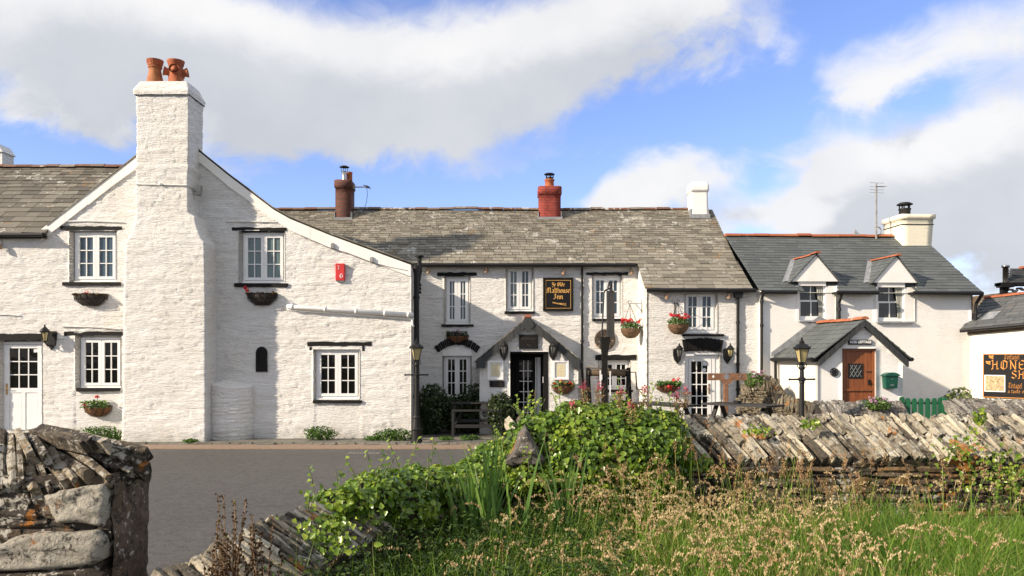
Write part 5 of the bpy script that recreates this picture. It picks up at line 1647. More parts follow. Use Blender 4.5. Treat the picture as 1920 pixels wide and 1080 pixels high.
step_strip('kerb', M['kerb'], -60, 60, 19.18, 20.4, .086, .012, 200)
step_strip('pavement', M['slabs'], -60, 60, 20.12, 24.0, .105, .035, 400)
mb = MB()
for k in range(26):
    x = -13 + k * .52 + random.uniform(-.1, .1)
    mb.stone((x, 20.16 + random.uniform(-.03, .05), .092), ((1, 0, 0), (0, 1, 0), (0, 0, 1)), (random.uniform(.35, .6), random.uniform(.16, .3), .06), .012, random.random())
o = mb.build('pavement_edging', M['slabs']); o['kind'] = 'structure'
# raised terrace in front of the wing and garden ground of the cottage
mb = MB(); mb.box(1.9, 6.7, 17.2, 23.6, -.03, TER); o = mb.build('terrace', M['slabs']); o['kind'] = 'structure'
mb = MB(); mb.box(6.7, 26, 17.6, 34, -.03, .36); o = mb.build('garden_ground', M['soil']); o['kind'] = 'structure'
# road drain
dg = thing('drain_grate', 'iron drain grate with slanted bars at the road edge below the gable', 'drain', (P(683, 850, 1).x * 18.4, 18.4, .073))
mb = MB(); mb.box(-.36, .36, -.16, .16, .0, .006); mb.build('frame', M['galv'], dg)
mb = MB()
for k in range(9): x = -.30 + k * .075; mb.add([(x - .05, -.13, .008), (x - .018, -.13, .008), (x + .052, .13, .008), (x + .02, .13, .008)], [(0, 1, 2, 3)])
mb.build('slot', M['black'], dg)

# ------------------------------------------------------------------ signs
def at(fr, px, py, off=0.0, base=0.0):
    u, z = fr.uv(px, py, off)
    return u, z


def world_at(fr, px, py, off=0.0):
    u, z = fr.uv(px, py, off)
    return fr.w(u, off, z)


def local_frame(fr, px, py, off=0.0):
    """world place of a point on a facade; a thing put there turns with the facade"""
    return world_at(fr, px, py, off), fr.th


wall_d = lambda fr, px, off=0.0: (fr.y + fr.c * off + fr.s * fr.u(px, off))
mpp = lambda d: d / F                  # metres per photo pixel at a depth

# inn sign board
loc, th = local_frame(I, 1046.5, 552, -.07)
k = mpp(23.43)
sg = thing('inn_sign', 'square black inn sign with gold blackletter and a barley ear above the porch', 'sign', loc)
hw, hh = 28.3 * k, 31.2 * k
mb = MB(); mb.box(-hw, hw, -.05, .06, -hh, hh); mb.build('board', M['sign'], sg, bevel=.008)
mb = MB(); t_ = .05
for a, b, c, d in ((-hw, hw, hh - t_, hh), (-hw, hw, -hh, -hh + t_), (-hw, -hw + t_, -hh + t_, hh - t_), (hw - t_, hw, -hh + t_, hh - t_)): mb.box(a, b, -.07, -.045, c, d)
mb.build('frame', M['black'], sg)
mb = MB(); i0, i1 = hw - .075, hh - .075
for a, b, c, d in ((-i0, i0, i1 - .01, i1), (-i0, i0, -i1, -i1 + .01), (-i0, -i0 + .01, -i1 + .01, i1 - .01), (i0 - .01, i0, -i1 + .01, i1 - .01)): mb.box(a, b, -.0535, -.048, c, d)
nib_text(mb, 'Ye Olde', 0, 15.0 * k, 25 * k, 4.8 * k, -.053, .24)
nib_text(mb, 'Malthouse', 0, 3.0 * k, 44 * k, 6.2 * k, -.053, .23)
nib_text(mb, 'Inn', 0, -8.8 * k, 18 * k, 6.2 * k, -.053, .23)
mb.build('lettering', M['gold'], sg)
mb = MB()
for q in range(7):
    x, z = -11 * k + q * 2.6 * k, -15.5 * k - q * .55 * k
    for s_ in (-1, 1):
        d_ = Vector((2.0, 0, .9 * s_)) * k
        mb.add([(x, -.0535, z), (x + d_.x * .5, -.0535, z + d_.z * 1.3), (x + d_.x * 1.4, -.0535, z + d_.z), (x + d_.x * .7, -.0535, z + d_.z * .1)][::(1 if s_ < 0 else -1)], [(0, 1, 2, 3)])
for s_ in (-2.2, 0, 2.2): mb.bar((0, -.0535, -16.5 * k), (15 * k, -.0535, (-19.5 + s_) * k), .008, .003, up=(0, 1, 0))
mb.build('barley_ear', M['gold'], sg)

# porch plaque with faded lettering
loc, th = local_frame(I, 991, 640.5, py_ - .05)
k = mpp(22.5)
pq = thing('porch_plaque', 'dark plaque with faded lettering over the inn porch opening', 'plaque', loc)
mb = MB(); mb.box(-18 * k, 18 * k, -.03, .03, -13.3 * k, 13.3 * k); mb.build('plate', M['black'], pq, bevel=.006)
mb = MB(); nib_text(mb, 'Malthouse', 0, 4 * k, 27 * k, 2.6 * k, -.032); nib_text(mb, 'Inn', 0, -8.5 * k, 8 * k, 2.4 * k, -.032); mb.build('lettering', M['dimtext'], pq)
for px, lab in ((929, 'white framed menu board left of the inn porch opening'), (1051.5, 'white framed menu board right of the inn porch opening')):
    loc, th = local_frame(I, px, 694, py_ - .05)
    mn = thing('menu_board', lab, 'menu board', loc, 0, 'menu boards beside the porch')
    w_, h_ = 14.8 * k, 18 * k
    mb = MB()
    for a, b, c, d in ((-w_, w_, h_ - .05, h_), (-w_, w_, -h_, -h_ + .05), (-w_, -w_ + .05, -h_ + .05, h_ - .05), (w_ - .05, w_, -h_ + .05, h_ - .05)): mb.box(a, b, -.04, .03, c, d)
    mb.build('frame', M['frame'], mn)
    mb = MB(); mb.box(-w_ + .05, w_ - .05, -.01, .02, -h_ + .05, h_ - .05); mb.build('mount', M['white_panel'], mn)
    mb = MB(); mb.box(-w_ + .10, w_ - .10, -.016, -.009, -h_ + .09, h_ - .09); mb.build('menu', M['paper'], mn)
loc, th = local_frame(I, 932, 720, py_ - .04)
o = thing('wall_plate', 'small dark plate below the left menu board on the porch', 'plate', loc)
mb = MB(); mb.box(-14 * k, 14 * k, -.015, .03, -5.5 * k, 5.5 * k); mb.build('plate', M['black'], o); mb = MB(); mb.box(-10 * k, 10 * k, -.019, -.015, -2.5 * k, -1.5 * k); mb.box(-8 * k, 8 * k, -.019, -.015, 1.2 * k, 2.2 * k); mb.build('lettering', M['dimtext'], o)

# alarm box
loc, th = local_frame(G, 638.5, 510.5, -.06)
k = mpp(21.3)
al_ = thing('alarm_box', 'red alarm box with a white G high on the gable wall', 'alarm box', loc)
mb = MB(); mb.hexa([(-8.6 * k, -.07, -16 * k), (8.6 * k, -.07, -16 * k), (8.6 * k, .06, -16 * k), (-8.6 * k, .06, -16 * k), (-8.6 * k, -.09, 16 * k), (8.6 * k, -.09, 16 * k), (8.6 * k, .06, 16 * k), (-8.6 * k, .06, 16 * k)]); mb.build('case', M['red'], al_, bevel=.015)
mb = MB(); mb.box(-8 * k, 8 * k, -.055, .05, -17.5 * k, -15.5 * k); mb.build('strobe', M['galv'], al_)
mb = MB(); nib_text(mb, 'G', 2.8 * k, -11 * k, 6.5 * k, 5.2 * k, -.084, .26, 20); mb.build('lettering', M['white_paint'], al_)
mb = MB()
for a, b, c, d in ((-5 * k, -1.5 * k, 13.4 * k, 14 * k), (-2.1 * k, -1.5 * k, 7.5 * k, 13.4 * k), (-4 * k, -2.1 * k, 7.5 * k, 8.1 * k)): mb.box(a, b, -.093, -.086, c - 2.5 * k, d - 2.5 * k)
mb.build('emblem', M['white_paint'], al_)

# cottage name plate, plaque, letter box
loc, th = local_frame(C, 1613, 641.5, pD - .03)
k = mpp(19.5)
nm = thing('name_plate', 'black plate lettered ROSE COTTAGE in white above the orange brown door', 'sign', loc, C.th)
mb = MB(); mb.box(-22.5 * k, 22.5 * k, -.018, .03, -4.5 * k, 4.5 * k); mb.build('plate', M['sign'], nm, bevel=.004)
td = bpy.data.curves.new('lettering', 'FONT'); td.body = 'ROSE COTTAGE'; td.size = 6.6 * k; td.align_x = 'CENTER'; td.align_y = 'CENTER'; td.extrude = .002; td.offset = .0035; td.materials.append(M['white_paint'])
tmp = bpy.data.objects.new('lettering_curve', td); COL.objects.link(tmp); tme = bpy.data.meshes.new_from_object(tmp.evaluated_get(bpy.context.evaluated_depsgraph_get())); bpy.data.objects.remove(tmp)
to = bpy.data.objects.new('lettering', tme); COL.objects.link(to); to.parent = nm; to.location = (0, -.021, 0); to.rotation_euler = (R(90), 0, 0); to.scale = (.86, 1, 1)
loc, th = local_frame(C, 1564, 698, pD - .02)
rq = thing('round_plaque', 'round pierced black iron plaque beside the orange brown door', 'plaque', loc, C.th)
mb = MB(); r_ = 8.0 * k
n = 24
ring = [(r_ * math.cos(q / n * 6.2832), 0, r_ * math.sin(q / n * 6.2832)) for q in range(n + 1)]
mb.tube([(x * .92, -.01, z * .92) for x, y, z in ring], .012, 6, caps=False)
for a in range(6): mb.bar((0, -.01, 0), (r_ * .88 * math.cos(a * 1.047), -.01, r_ * .88 * math.sin(a * 1.047)), .026, .02, up=(0, 1, 0))
mb.tube([(x * .5, -.012, z * .5) for x, y, z in ring], .014, 6, caps=False); mb.lathe([(.0, 0), (.03, 0), (.03, .02), (0, .02)], (0, 0, 0), 10)
mb.build('casting', M['iron'], rq)
loc, th = local_frame(C, 1666, 713, pD - .02)
lb = thing('letter_box', 'dark green letter box on the porch wall of the cottage', 'letter box', loc, C.th)
w_ = 12.5 * k; h0, h1 = -15 * k, 9.5 * k
mb = MB(); mb.add([(-w_ * .86, -.15, h0), (w_ * .86, -.15, h0), (w_, -.17, h1), (-w_, -.17, h1), (-w_ * .86, .02, h0), (w_ * .86, .02, h0), (w_, .02, h1), (-w_, .02, h1)], [(0, 1, 2, 3), (1, 5, 6, 2), (4, 0, 3, 7), (0, 4, 5, 1), (3, 2, 6, 7)]); mb.build('body', M['green_box'], lb, bevel=.01)
mb = MB(); n = 12; lid = [(-w_ * 1.2 + 2.4 * w_ * q / n, h1 + 5.5 * k * math.sin(math.pi * q / n) ** .7) for q in range(n + 1)]
mb.prism(lid + [(w_ * 1.2, h1 - .012), (-w_ * 1.2, h1 - .012)][:2] if False else [(-w_ * 1.2, h1 - .015), (w_ * 1.2, h1 - .015)] + lid[::-1], -.20, .02); mb.build('lid', M['green_box'], lb)
mb = MB(); mb.lathe([(0, 0), (.016, 0), (.016, .012), (0, .012)], (0, 0, 0), 10); mb.v = [(x, -.165 - z, y + 2 * k) for x, y, z in mb.v]; mb.box(-.05, .05, -.158, -.14, h0 + .07, h0 + .10); mb.build('lock', M['steel'], lb)

# shop sign
loc, th = local_frame(H, 1900, 704, -.05)
u0s, u1s = H.u(1843.5, -.05), H.u(1957, -.05)
uc_ = H.u(1900, -.05)
hs_ = thing('shop_sign', 'large black shop sign with orange lettering and a framed picture', 'sign', loc, H.th)
zt_, zb_ = H.z(1850, 663.5, -.05), H.z(1850, 745, -.05)
zc = H.z(1900, 704, -.05)
L = lambda px, py: (H.uv(px, py, -.08)[0] - uc_, H.uv(px, py, -.08)[1] - zc)
mb = MB(); mb.box(u0s - uc_, u1s - uc_, -.01, .05, zb_ - zc, zt_ - zc); mb.build('board', M['sign'], hs_)
mb = MB(); a, b, c, d = u0s - uc_, u1s - uc_, zb_ - zc, zt_ - zc
for q in ((a, b, d - .018, d), (a, b, c, c + .018), (a, a + .018, c + .018, d - .018), (b - .018, b, c + .018, d - .018)): mb.box(q[0], q[1], -.02, .0, q[2], q[3])
mb.build('edge', M['orange'], hs_)
mb = MB()


def shop_text(t, x0, x1, yb, hpx, nib=.15):
    p, q = L(x0, yb), L(x1, yb); nib_text(mb, t, (p[0] + q[0]) / 2, p[1], q[0] - p[0], hpx * mpp(22.3) / 1.5, -.013, nib, 55)


shop_text('Tintagel', 1882, 1911, 673.5, 8.5)
shop_text('HONEY', 1857, 1938, 692, 16, .19)
shop_text('SHOP', 1895.5, 1950, 709.5, 14, .19)
shop_text('Tintagel', 1890, 1916, 727.5, 9)
shop_text('a taste of C', 1889, 1931, 736.5, 6.2, .16)
for (px, py) in ((1857.5, 670), (1852, 680.5)):
    p = L(px, py)
    for (dx, dz, r_) in ((0, 0, .035), (.035, .03, .028), (-.03, .035, .024), (.04, -.03, .02)):
        n = 8; mb.add([(p[0] + dx + r_ * 1.3 * math.cos(q / n * 6.283), -.013, p[1] + dz + r_ * .8 * math.sin(q / n * 6.283)) for q in range(n)], [tuple(range(n))])
mb.build('lettering', M['orange'], hs_)
p, q = L(1845.5, 734), L(1884.5, 703.5)
mb = MB(); mb.box(p[0], q[0], -.022, -.004, p[1], q[1]); mb.build('picture_frame', M['white_paint'], hs_)
mb = MB(); mb.box(p[0] + .025, q[0] - .025, -.027, -.02, p[1] + .025, q[1] - .025); mb.build('picture', M['shell'], hs_)

# ------------------------------------------------------------------ lamps
def wall_lantern(label, loc, th, s=1.0, side=0, glassmat='lamp_glass_dark'):
    o = thing('wall_lantern', label, 'wall lantern', loc, th, 'wall lanterns')
    mb = MB(); h = .23 * s; w_ = .125 * s
    poly = [(0, -h * 1.25), (w_ * .75, -h * .7), (w_, -h * .1), (w_, h * .55), (w_ * .7, h * .72), (-w_ * .7, h * .72), (-w_, h * .55), (-w_, -h * .1), (-w_ * .75, -h * .7)]
    mb.prism(poly, -.035, .06); mb.build('backplate', M['iron'], o, bevel=.006)
    x = side * .02
    mb = MB(); mb.tube([(0, -.03, -h * .75), (x * .5, -.12 * s, -h * .8), (x, -.19 * s, -h * .45)], .018 * s, 6); mb.lathe([(.0, -.02), (.05 * s, 0), (.03 * s, .03 * s)], (x, -.19 * s, -h * .45), 8); mb.build('arm', M['iron'], o)
    mb = MB(); c = (x, -.19 * s, -h * .35)
    mb.lathe([(.045 * s, 0), (.085 * s, .22 * s)], c, 6); g = mb.build('lamp_glass', M[glassmat], o)
    mb = MB()
    for q in range(6):
        a = q * math.pi / 3; mb.bar((c[0] + .048 * s * math.cos(a), c[1] + .048 * s * math.sin(a), c[2]), (c[0] + .088 * s * math.cos(a), c[1] + .088 * s * math.sin(a), c[2] + .22 * s), .012 * s, .012 * s)
    mb.lathe([(.0, -.01), (.055 * s, 0), (.05 * s, .015 * s)], c, 6)
    mb.lathe([(.11 * s, .21 * s), (.115 * s, .235 * s), (.085 * s, .28 * s), (.035 * s, .33 * s), (.018 * s, .345 * s), (.022 * s, .37 * s), (.0, .41 * s)], c, 8); mb.build('lamp_cap', M['iron'], o)
    return o


loc, th = local_frame(G, 97, 634, -.05)
l0 = wall_lantern('black lantern on the gable house wall above its white glazed door', loc, 0, 1.12, -3, 'lamp_glass')
for fr, off, px, py, lab, s_, sd_ in ((I, py_ - .04, 945, 658, 'unlit black lantern on the porch under its left slope', .98, 0), (I, py_ - .04, 1037, 658, 'unlit black lantern on the porch under its right slope', .98, 0),
                                 (I, wy - .04, 1270, 664, 'black lantern on the wing wall between the hanging basket and the glazed door', .95, 1), (I, wy - .04, 1363.5, 664, 'black lantern on the wing wall between the glazed door and the hopper pipe', .95, 2)):
    loc, th = local_frame(fr, px, py, off)
    wall_lantern(lab, loc, 0, s_, sd_, 'lamp_glass' if px == 1363.5 else 'lamp_glass_dark')


def lamp_post(label, loc, h, spin=.3):
    o = thing('lamp_post', label, 'lamp post', loc, spin, 'victorian lamp posts')
    mb = MB()
    mb.lathe([(.15, 0), (.155, .06), (.13, .09), (.125, .32), (.145, .35), (.11, .40), (.085, .62), (.095, .65), (.07, .70), (.058, .95), (.052, h - 1.02), (.062, h - 1.0), (.05, h - .95), (.044, h - .72), (.075, h - .69), (.05, h - .65), (.038, h - .62), (.06, h - .59), (.03, h - .56)], (0, 0, 0), 14)
    mb.build('post', M['iron'], o, smooth=False)
    mb = MB(); zc = h - .93
    mb.tube([(-.28, 0, zc), (.28, 0, zc)], .019, 8); mb.lathe([(.0, -.03), (.034, 0), (0, .03)], (-.29, 0, zc), 8); mb.lathe([(.0, -.03), (.034, 0), (0, .03)], (.29, 0, zc), 8); mb.lathe([(.05, -.05), (.085, -.02), (.085, .02), (.05, .05)], (0, 0, zc), 10); mb.build('ladder_bar', M['iron'], o)
    z0 = h - .56
    mb = MB()
    for q in range(4):
        a = q * math.pi / 2; c_, s_ = math.cos(a), math.sin(a)
        mb.tube([(.03 * c_, .03 * s_, z0 - .12), (.10 * c_, .10 * s_, z0 - .10), (.11 * c_, .11 * s_, z0 - .04), (.07 * c_, .07 * s_, z0 + .0)], .009, 5)
    mb.build('scroll', M['iron'], o)
    mb = MB(); mb.lathe([(.072, z0 + .01), (.150, z0 + .30)], (0, 0, 0), 4, a0=.7854, a1=.7854 + 6.283185307179586); ln = mb.build('lamp_glass', M['lamp_glass'], o)
    mb = MB()
    for q in range(4):
        a = .7854 + q * math.pi / 2; mb.bar((.075 * math.cos(a), .075 * math.sin(a), z0), (.155 * math.cos(a), .155 * math.sin(a), z0 + .31), .016, .016)
    mb.lathe([(.0, z0 - .015), (.085, z0 - .012), (.085, z0 + .012)], (0, 0, 0), 4, a0=.7854, a1=.7854 + 6.283185307179586)
    mb.lathe([(.185, z0 + .295), (.195, z0 + .32), (.17, z0 + .345), (.11, z0 + .40), (.055, z0 + .425), (.06, z0 + .46), (.04, z0 + .475), (.02, z0 + .50), (.028, z0 + .525), (.0, z0 + .56)], (0, 0, 0), 8)
    for q in range(4): a = .7854 + q * math.pi / 2; mb.tube([(.17 * math.cos(a), .17 * math.sin(a), z0 + .33), (.20 * math.cos(a), .20 * math.sin(a), z0 + .37)], [.014, .004], 5)
    mb.build('lantern_frame', M['iron'], o)
    return o


p = P(781, 832, 20.25)
lamp_post('black cast iron lamp post at the kerb by the gable corner', (p.x, 20.25, .10), 2.66, .35)
p = P(1503.5, 640, 17.6)
lamp_post('black cast iron lamp post in front of the cottage porch', (p.x, 17.6, .0), EYE + (HY - 632) * 17.6 / F, .15)


def spot(label, fr, px, py, off, box=False):
    loc, th = local_frame(fr, px, py, off)
    o = thing('wall_spotlight', label, 'spotlight', loc, th, 'spotlights under the eaves')
    mb = MB(); mb.tube([(0, -.09, -.075), (0, -.09, .065)], [.058, .05], 10); mb.build('housing', M['copper'], o)
    mb = MB(); mb.tube([(0, .05, .05), (0, -.06, .05)], .014, 6); mb.tube([(0, .02, .06), (0, .015, .22)], .008, 5); mb.build('bracket', M['galv'], o)


for px, py, lab in ((803, 508, 'small spotlight under the inn eaves beside the soil pipe'), (911, 507, 'small spotlight under the inn eaves between the two left windows'), (1056, 511, 'small spotlight under the inn eaves over the gold lettered sign'), (1183.5, 511, 'small spotlight under the inn eaves in the corner of the wing')):
    spot(lab, I, px, py, -.06)
for px, py, lab in ((1249, 556, 'small spotlight on the wing wall above the hanging basket'), (1365, 555.5, 'small spotlight on the wing wall next to the hopper pipe')):
    spot(lab, I, px, py, wy - .05)
loc, th = local_frame(G, 3, 463, -.06)
spot('small spotlight on the gable house wall under the gutter', G, 3, 463, -.07)
u, z = G.uv(370, 355, -.5)
fl = thing('flood_light', 'grey flood lamp on the side of the broad chimney', 'flood lamp', (G.x + G.u(350, cy0) + .03, G.y - .4, G.z(350, 352, cy0)))
mb = MB(); mb.bar((-.05, 0, 0), (.16, 0, -.02), .03, .03); mb.build('bracket', M['galv'], fl); mb = MB(); mb.hexa([(.07, -.08, -.12), (.17, -.08, -.10), (.17, .1, -.10), (.07, .1, -.12), (.1, -.08, .12), (.2, -.08, .14), (.2, .1, .14), (.1, .1, .12)]); mb.build('housing', M['galv'], fl)

# ------------------------------------------------------------------ flower baskets
def petals(o, mat, pts, size, name='flower', n=16, r=.05):
    for c in pts:
        d = rng.normal(size=(n, 3)); d /= np.linalg.norm(d, axis=1, keepdims=True)
        leaf_mesh(name, o, M[mat], np.asarray(c) + d * r * np.array([1, 1, .7]), d, size * (.7 + .6 * rng.random(n)), rng.random(n), 1.1, .2)


def trough(label, loc, th, w, h, kind, nleaf, flowers, cat='flower basket', dep=.20, leafh=.10, flower='red_petal', group='wall flower baskets', lm='basket_leaf'):
    """half-round wall basket: coir or wire"""
    o = thing('wall_basket', label, cat, loc, th, group)
    n, m = 14, 6
    if kind != 'wire' or True:
        mb = MB(); vs = []
        for j in range(m + 1):
            q = j / m; rr = math.sin(.35 + q * (math.pi / 2 - .35))
            for k in range(n + 1):
                a = math.pi * k / n
                b_ = 1 + (.05 * math.sin(k * 2.6 + j) if kind == 'coir' else 0)
                vs.append((-math.cos(a) * w / 2 * rr * b_, -.02 - math.sin(a) * dep * rr * b_, -h + h * q * .93))
        fs = [(j * (n + 1) + k, j * (n + 1) + k + 1, (j + 1) * (n + 1) + k + 1, (j + 1) * (n + 1) + k) for j in range(m) for k in range(n)]
        fs.append(tuple(range(n, -1, -1)))
        b0 = len(vs); top = [m * (n + 1) + k for k in range(n + 1)]
        vs.append((0, -dep * .4, -.04)); fs += [(top[k], top[k + 1], b0) for k in range(n)]
        mb.add(vs, fs, .5); mb.build('liner', M['coir'] if kind != 'wire' else M['core'], o, smooth=False)
    mb = MB()
    for q, rr in ((1.0, 1.03), (.62, .95 if kind == 'wire' else .90)):
        z = -h + h * q
        if kind == 'wire' or q == 1.0: mb.tube([(-math.cos(math.pi * k / 16) * w / 2 * rr, -.02 - math.sin(math.pi * k / 16) * dep * rr, z) for k in range(17)], .010, 5)
    for k in range(0, 17, 2 if kind == 'wire' else 4):
        a = math.pi * k / 16; cx_, sy_ = -math.cos(a), math.sin(a)
        mb.tube([(cx_ * w / 2 * 1.03, -.02 - sy_ * dep * 1.03, 0), (cx_ * w / 2 * .98, -.02 - sy_ * dep * .98, -h * .5), (cx_ * w / 2 * .45, -.02 - sy_ * dep * .45, -h)], .0075, 5)
    mb.tube([(-w / 2 * 1.03, -.02, 0), (w / 2 * 1.03, -.02, 0)], .010, 5); mb.build('rack', M['iron'], o)
    if nleaf:
        p = np.stack([(rng.random(nleaf) - .5) * w * .95, -.02 - rng.random(nleaf) * dep, rng.random(nleaf) ** 1.6 * leafh * 1.6 - .03], 1)
        leaf_mesh('leaves', o, M[lm], p, rng.normal(size=p.shape) * .6 + np.array([0, -.5, .8]), .06 * (.6 + .8 * rng.random(nleaf)), rng.random(nleaf), .9, .25)
    if flowers:
        mb = MB()
        for f in flowers: mb.tube([(f[0] * .8, -.1, 0), (f[0], f[1], f[2])], .006, 4); mb.cut()
        mb.build_each('stem', M['stem'], o); petals(o, flower, flowers, .045)
    return o


k = mpp(21.35)
loc, th = local_frame(G, 172, 552, -.03); trough('empty looking black wire basket with one red flower under the upper left window', loc, 0, 62 * k, 22 * k, 'wire', 60, [(-.05, -.18, .05)], dep=.26, leafh=.03, lm='dock')
loc, th = local_frame(G, 492.5, 551, -.03); trough('black wire basket with a leggy red flower under the upper window right of the chimney', loc, 0, 56 * k, 22 * k, 'wire', 70, [(-.42, -.16, .16), (-.36, -.2, .08)], dep=.26, leafh=.04, lm='dock')
loc, th = local_frame(G, 185, 761, -.03); trough('coir wall basket with two red blooms low under the window beside the glazed door', loc, 0, 51 * k, 20 * k, 'coir', 260, [(.04, -.16, .25), (-.27, -.2, .05), (-.22, -.22, .02)], dep=.28, leafh=.11)
k = mpp(22.5)
loc, th = local_frame(I, 1055.5, 722, py_ - .03); trough('coir wall basket full of red flowers on the inn porch', loc, 0, 42 * k, 17 * k, 'coir', 240, [(-.24, -.2, .06), (-.06, -.2, .12), (.06, -.2, .05), (.18, -.2, .07), (.25, -.2, .02)], dep=.25, leafh=.08)
k = mpp(22.05)
loc, th = local_frame(I, 1252, 720, wy - .03); trough('wire wall basket of pale leaves and red flowers on the wing wall', loc, 0, 46 * k, 16 * k, 'coir', 330, [(.26, -.2, .14), (.12, -.22, .12), (-.02, -.28, -.05), (.0, -.28, -.09)], dep=.25, leafh=.07)
k = mpp(23.4)
loc, th = local_frame(I, 858, 629, -.06); trough('small basket of pink flowers resting on the arched lintel', loc, 0, 41 * k, 13 * k, 'coir', 230, [(-.12, -.15, .10), (0.02, -.16, .13), (.1, -.14, .08)], dep=.2, leafh=.09, flower='mauve', lm='shade_leaf')


def hanging_basket(label, loc, top, wallp, r=.29):
    """loc = middle of the rim; top = hook above it; wallp = bracket foot on the wall"""
    o = thing('hanging_basket', label, 'hanging basket', loc, 0, 'hanging flower baskets')
    mb = MB(); mb.lathe([(.02, -.28), (.12, -.265), (.21, -.20), (.27, -.10), (r, .0), (r - .03, -.01), (.0, -.03)], (0, 0, 0), 20)
    mb.build('bowl', M['basket'], o)
    t_ = Vector(top) - Vector(loc); wp = Vector(wallp) - Vector(loc)
    mb = MB()
    for q in range(3): a = q * 2.094 + .4; mb.tube([(r * math.cos(a), r * math.sin(a), 0), tuple(t_)], .007, 4)
    mb.build('chain', M['iron'], o)
    mb = MB(); mb.tube([tuple(t_ + Vector((0, 0, .03))), tuple(wp + Vector((0, 0, t_.z - wp.z + .03)))], .008, 5); mb.tube([tuple(wp + Vector((0, 0, .15))), tuple(wp + Vector((0, 0, -.24)))], .009, 5)
    mb.tube([tuple(wp + Vector((0, 0, -.18))), tuple((t_ + wp) / 2 * 1.0 + Vector((0, 0, .02)))], .010, 5)
    c_ = t_ + Vector((0, 0, .06)); mb.tube([tuple(c_ + Vector((.05 * math.cos(a), 0, .05 * math.sin(a)))) for a in np.linspace(0, 5, 10)], .008, 4); mb.build('bracket', M['iron'], o)
    n = 380; p, v = ball_pts(n, (0, 0, .04), (r * 1.08, r * 1.08, .16), .35, .45)
    leaf_mesh('leaves', o, M['basket_leaf'], p, v + rng.normal(size=v.shape) * .5, .05 * (.6 + .8 * rng.random(n)), rng.random(n) * .6, .9)
    f = [(random.uniform(-.26, .26), random.uniform(-.25, .1), random.uniform(.15, .27)) for _ in range(13)]
    mb = MB()
    for q in f: mb.tube([(q[0] * .6, q[1] * .6, .02), q], .005, 4); mb.cut()
    mb.build_each('stem', M['stem'], o); petals(o, 'red_petal', f, .045, n=13, r=.045)
    return o


# the first hangs from the return wall of the wing, the second from the wing's front
x_ret = w0 - .03
loc = P(1182.5, 616, 22.75); hanging_basket('hanging basket of red geraniums in the corner left of the wing', tuple(loc), tuple(P(1181, 571, 22.75)), (I.x + x_ret - .02, 22.75, P(1203, 572, 22.75).z))
loc = P(1272, 608, 21.75); hanging_basket('hanging basket of red geraniums on the wing front left of the upper window', tuple(loc), tuple(P(1271, 570, 21.75)), (P(1264.5, 570, 22.06).x, 22.06, P(1264, 576, 22.06).z))

# ------------------------------------------------------------------ aerials
z = I.z(664, 347, f_y); u = I.u(660, f_y)
ar = thing('aerial', 'small television aerial on an arm of the dark brick chimney', 'aerial', (I.x + u + .02, I.y + f_y + .3, z))
mb = MB(); mb.tube([(-.06, 0, 0), (.42, 0, .0)], .02, 6); mb.box(-.08, .02, -.06, .06, -.08, .08); mb.build('arm', M['galv'], ar)
mb = MB(); mb.bar((.30, .2, .06), (.56, -.45, -.10), .03, .05)
for q in np.linspace(0, 1, 6): c_ = Vector((.30, .2, .06)).lerp(Vector((.56, -.45, -.10)), q); mb.tube([tuple(c_ + Vector((-.06, -.03, .05))), tuple(c_ + Vector((.06, .03, -.05)))], .006, 4)
mb.build('antenna', M['iron'], ar)
mb = MB(); mb.tube([(.40, 0, -.02), (.42, .0, -.25), (.39, 0, -.5), (.28, 0, -.82), (.22, 0, -.95)], .008, 5); mb.build('cable', M['iron'], ar)
q = C.uv(1643, 343, 2.5); base = C.uv(1643, 445, 2.5)
wp_ = C.w(q[0], 2.5, base[1])
ms = thing('aerial', 'tall mast aerial with a long boom beside the cottage chimney', 'aerial', wp_, C.th)
hm = q[1] - base[1]
mb = MB(); mb.tube([(0, 0, -.1), (0, 0, hm)], .028, 8)
for f_ in (.25, .45, .65, .85): mb.tube([(0, 0, hm * f_), (0, 0, hm * f_ + .03)], .034, 8)
mb.tube([(.0, 0, .08), (.14, .02, .1), (.18, .04, .22), (.16, .1, .32), (-.04, .0, .34)], .016, 6); mb.build('mast', M['galv'], ms)
mb = MB(); a, b = Vector((-.05, -.05, hm - .12)), Vector((.58, .55, hm + .02)); mb.tube([tuple(a), tuple(b)], .013, 6)
for f_ in np.linspace(.05, 1, 13): c_ = a.lerp(b, f_); mb.tube([tuple(c_ + Vector((-.05, .05, 0))), tuple(c_ + Vector((.05, -.05, 0)))], .005, 4)
for dz in (.02, -.10, -.19, -.28): mb.tube([(-.22, -.02, hm + dz - .02), (.25, .02, hm + dz - .02)], .006, 4)
mb.build('boom', M['galv'], ms)

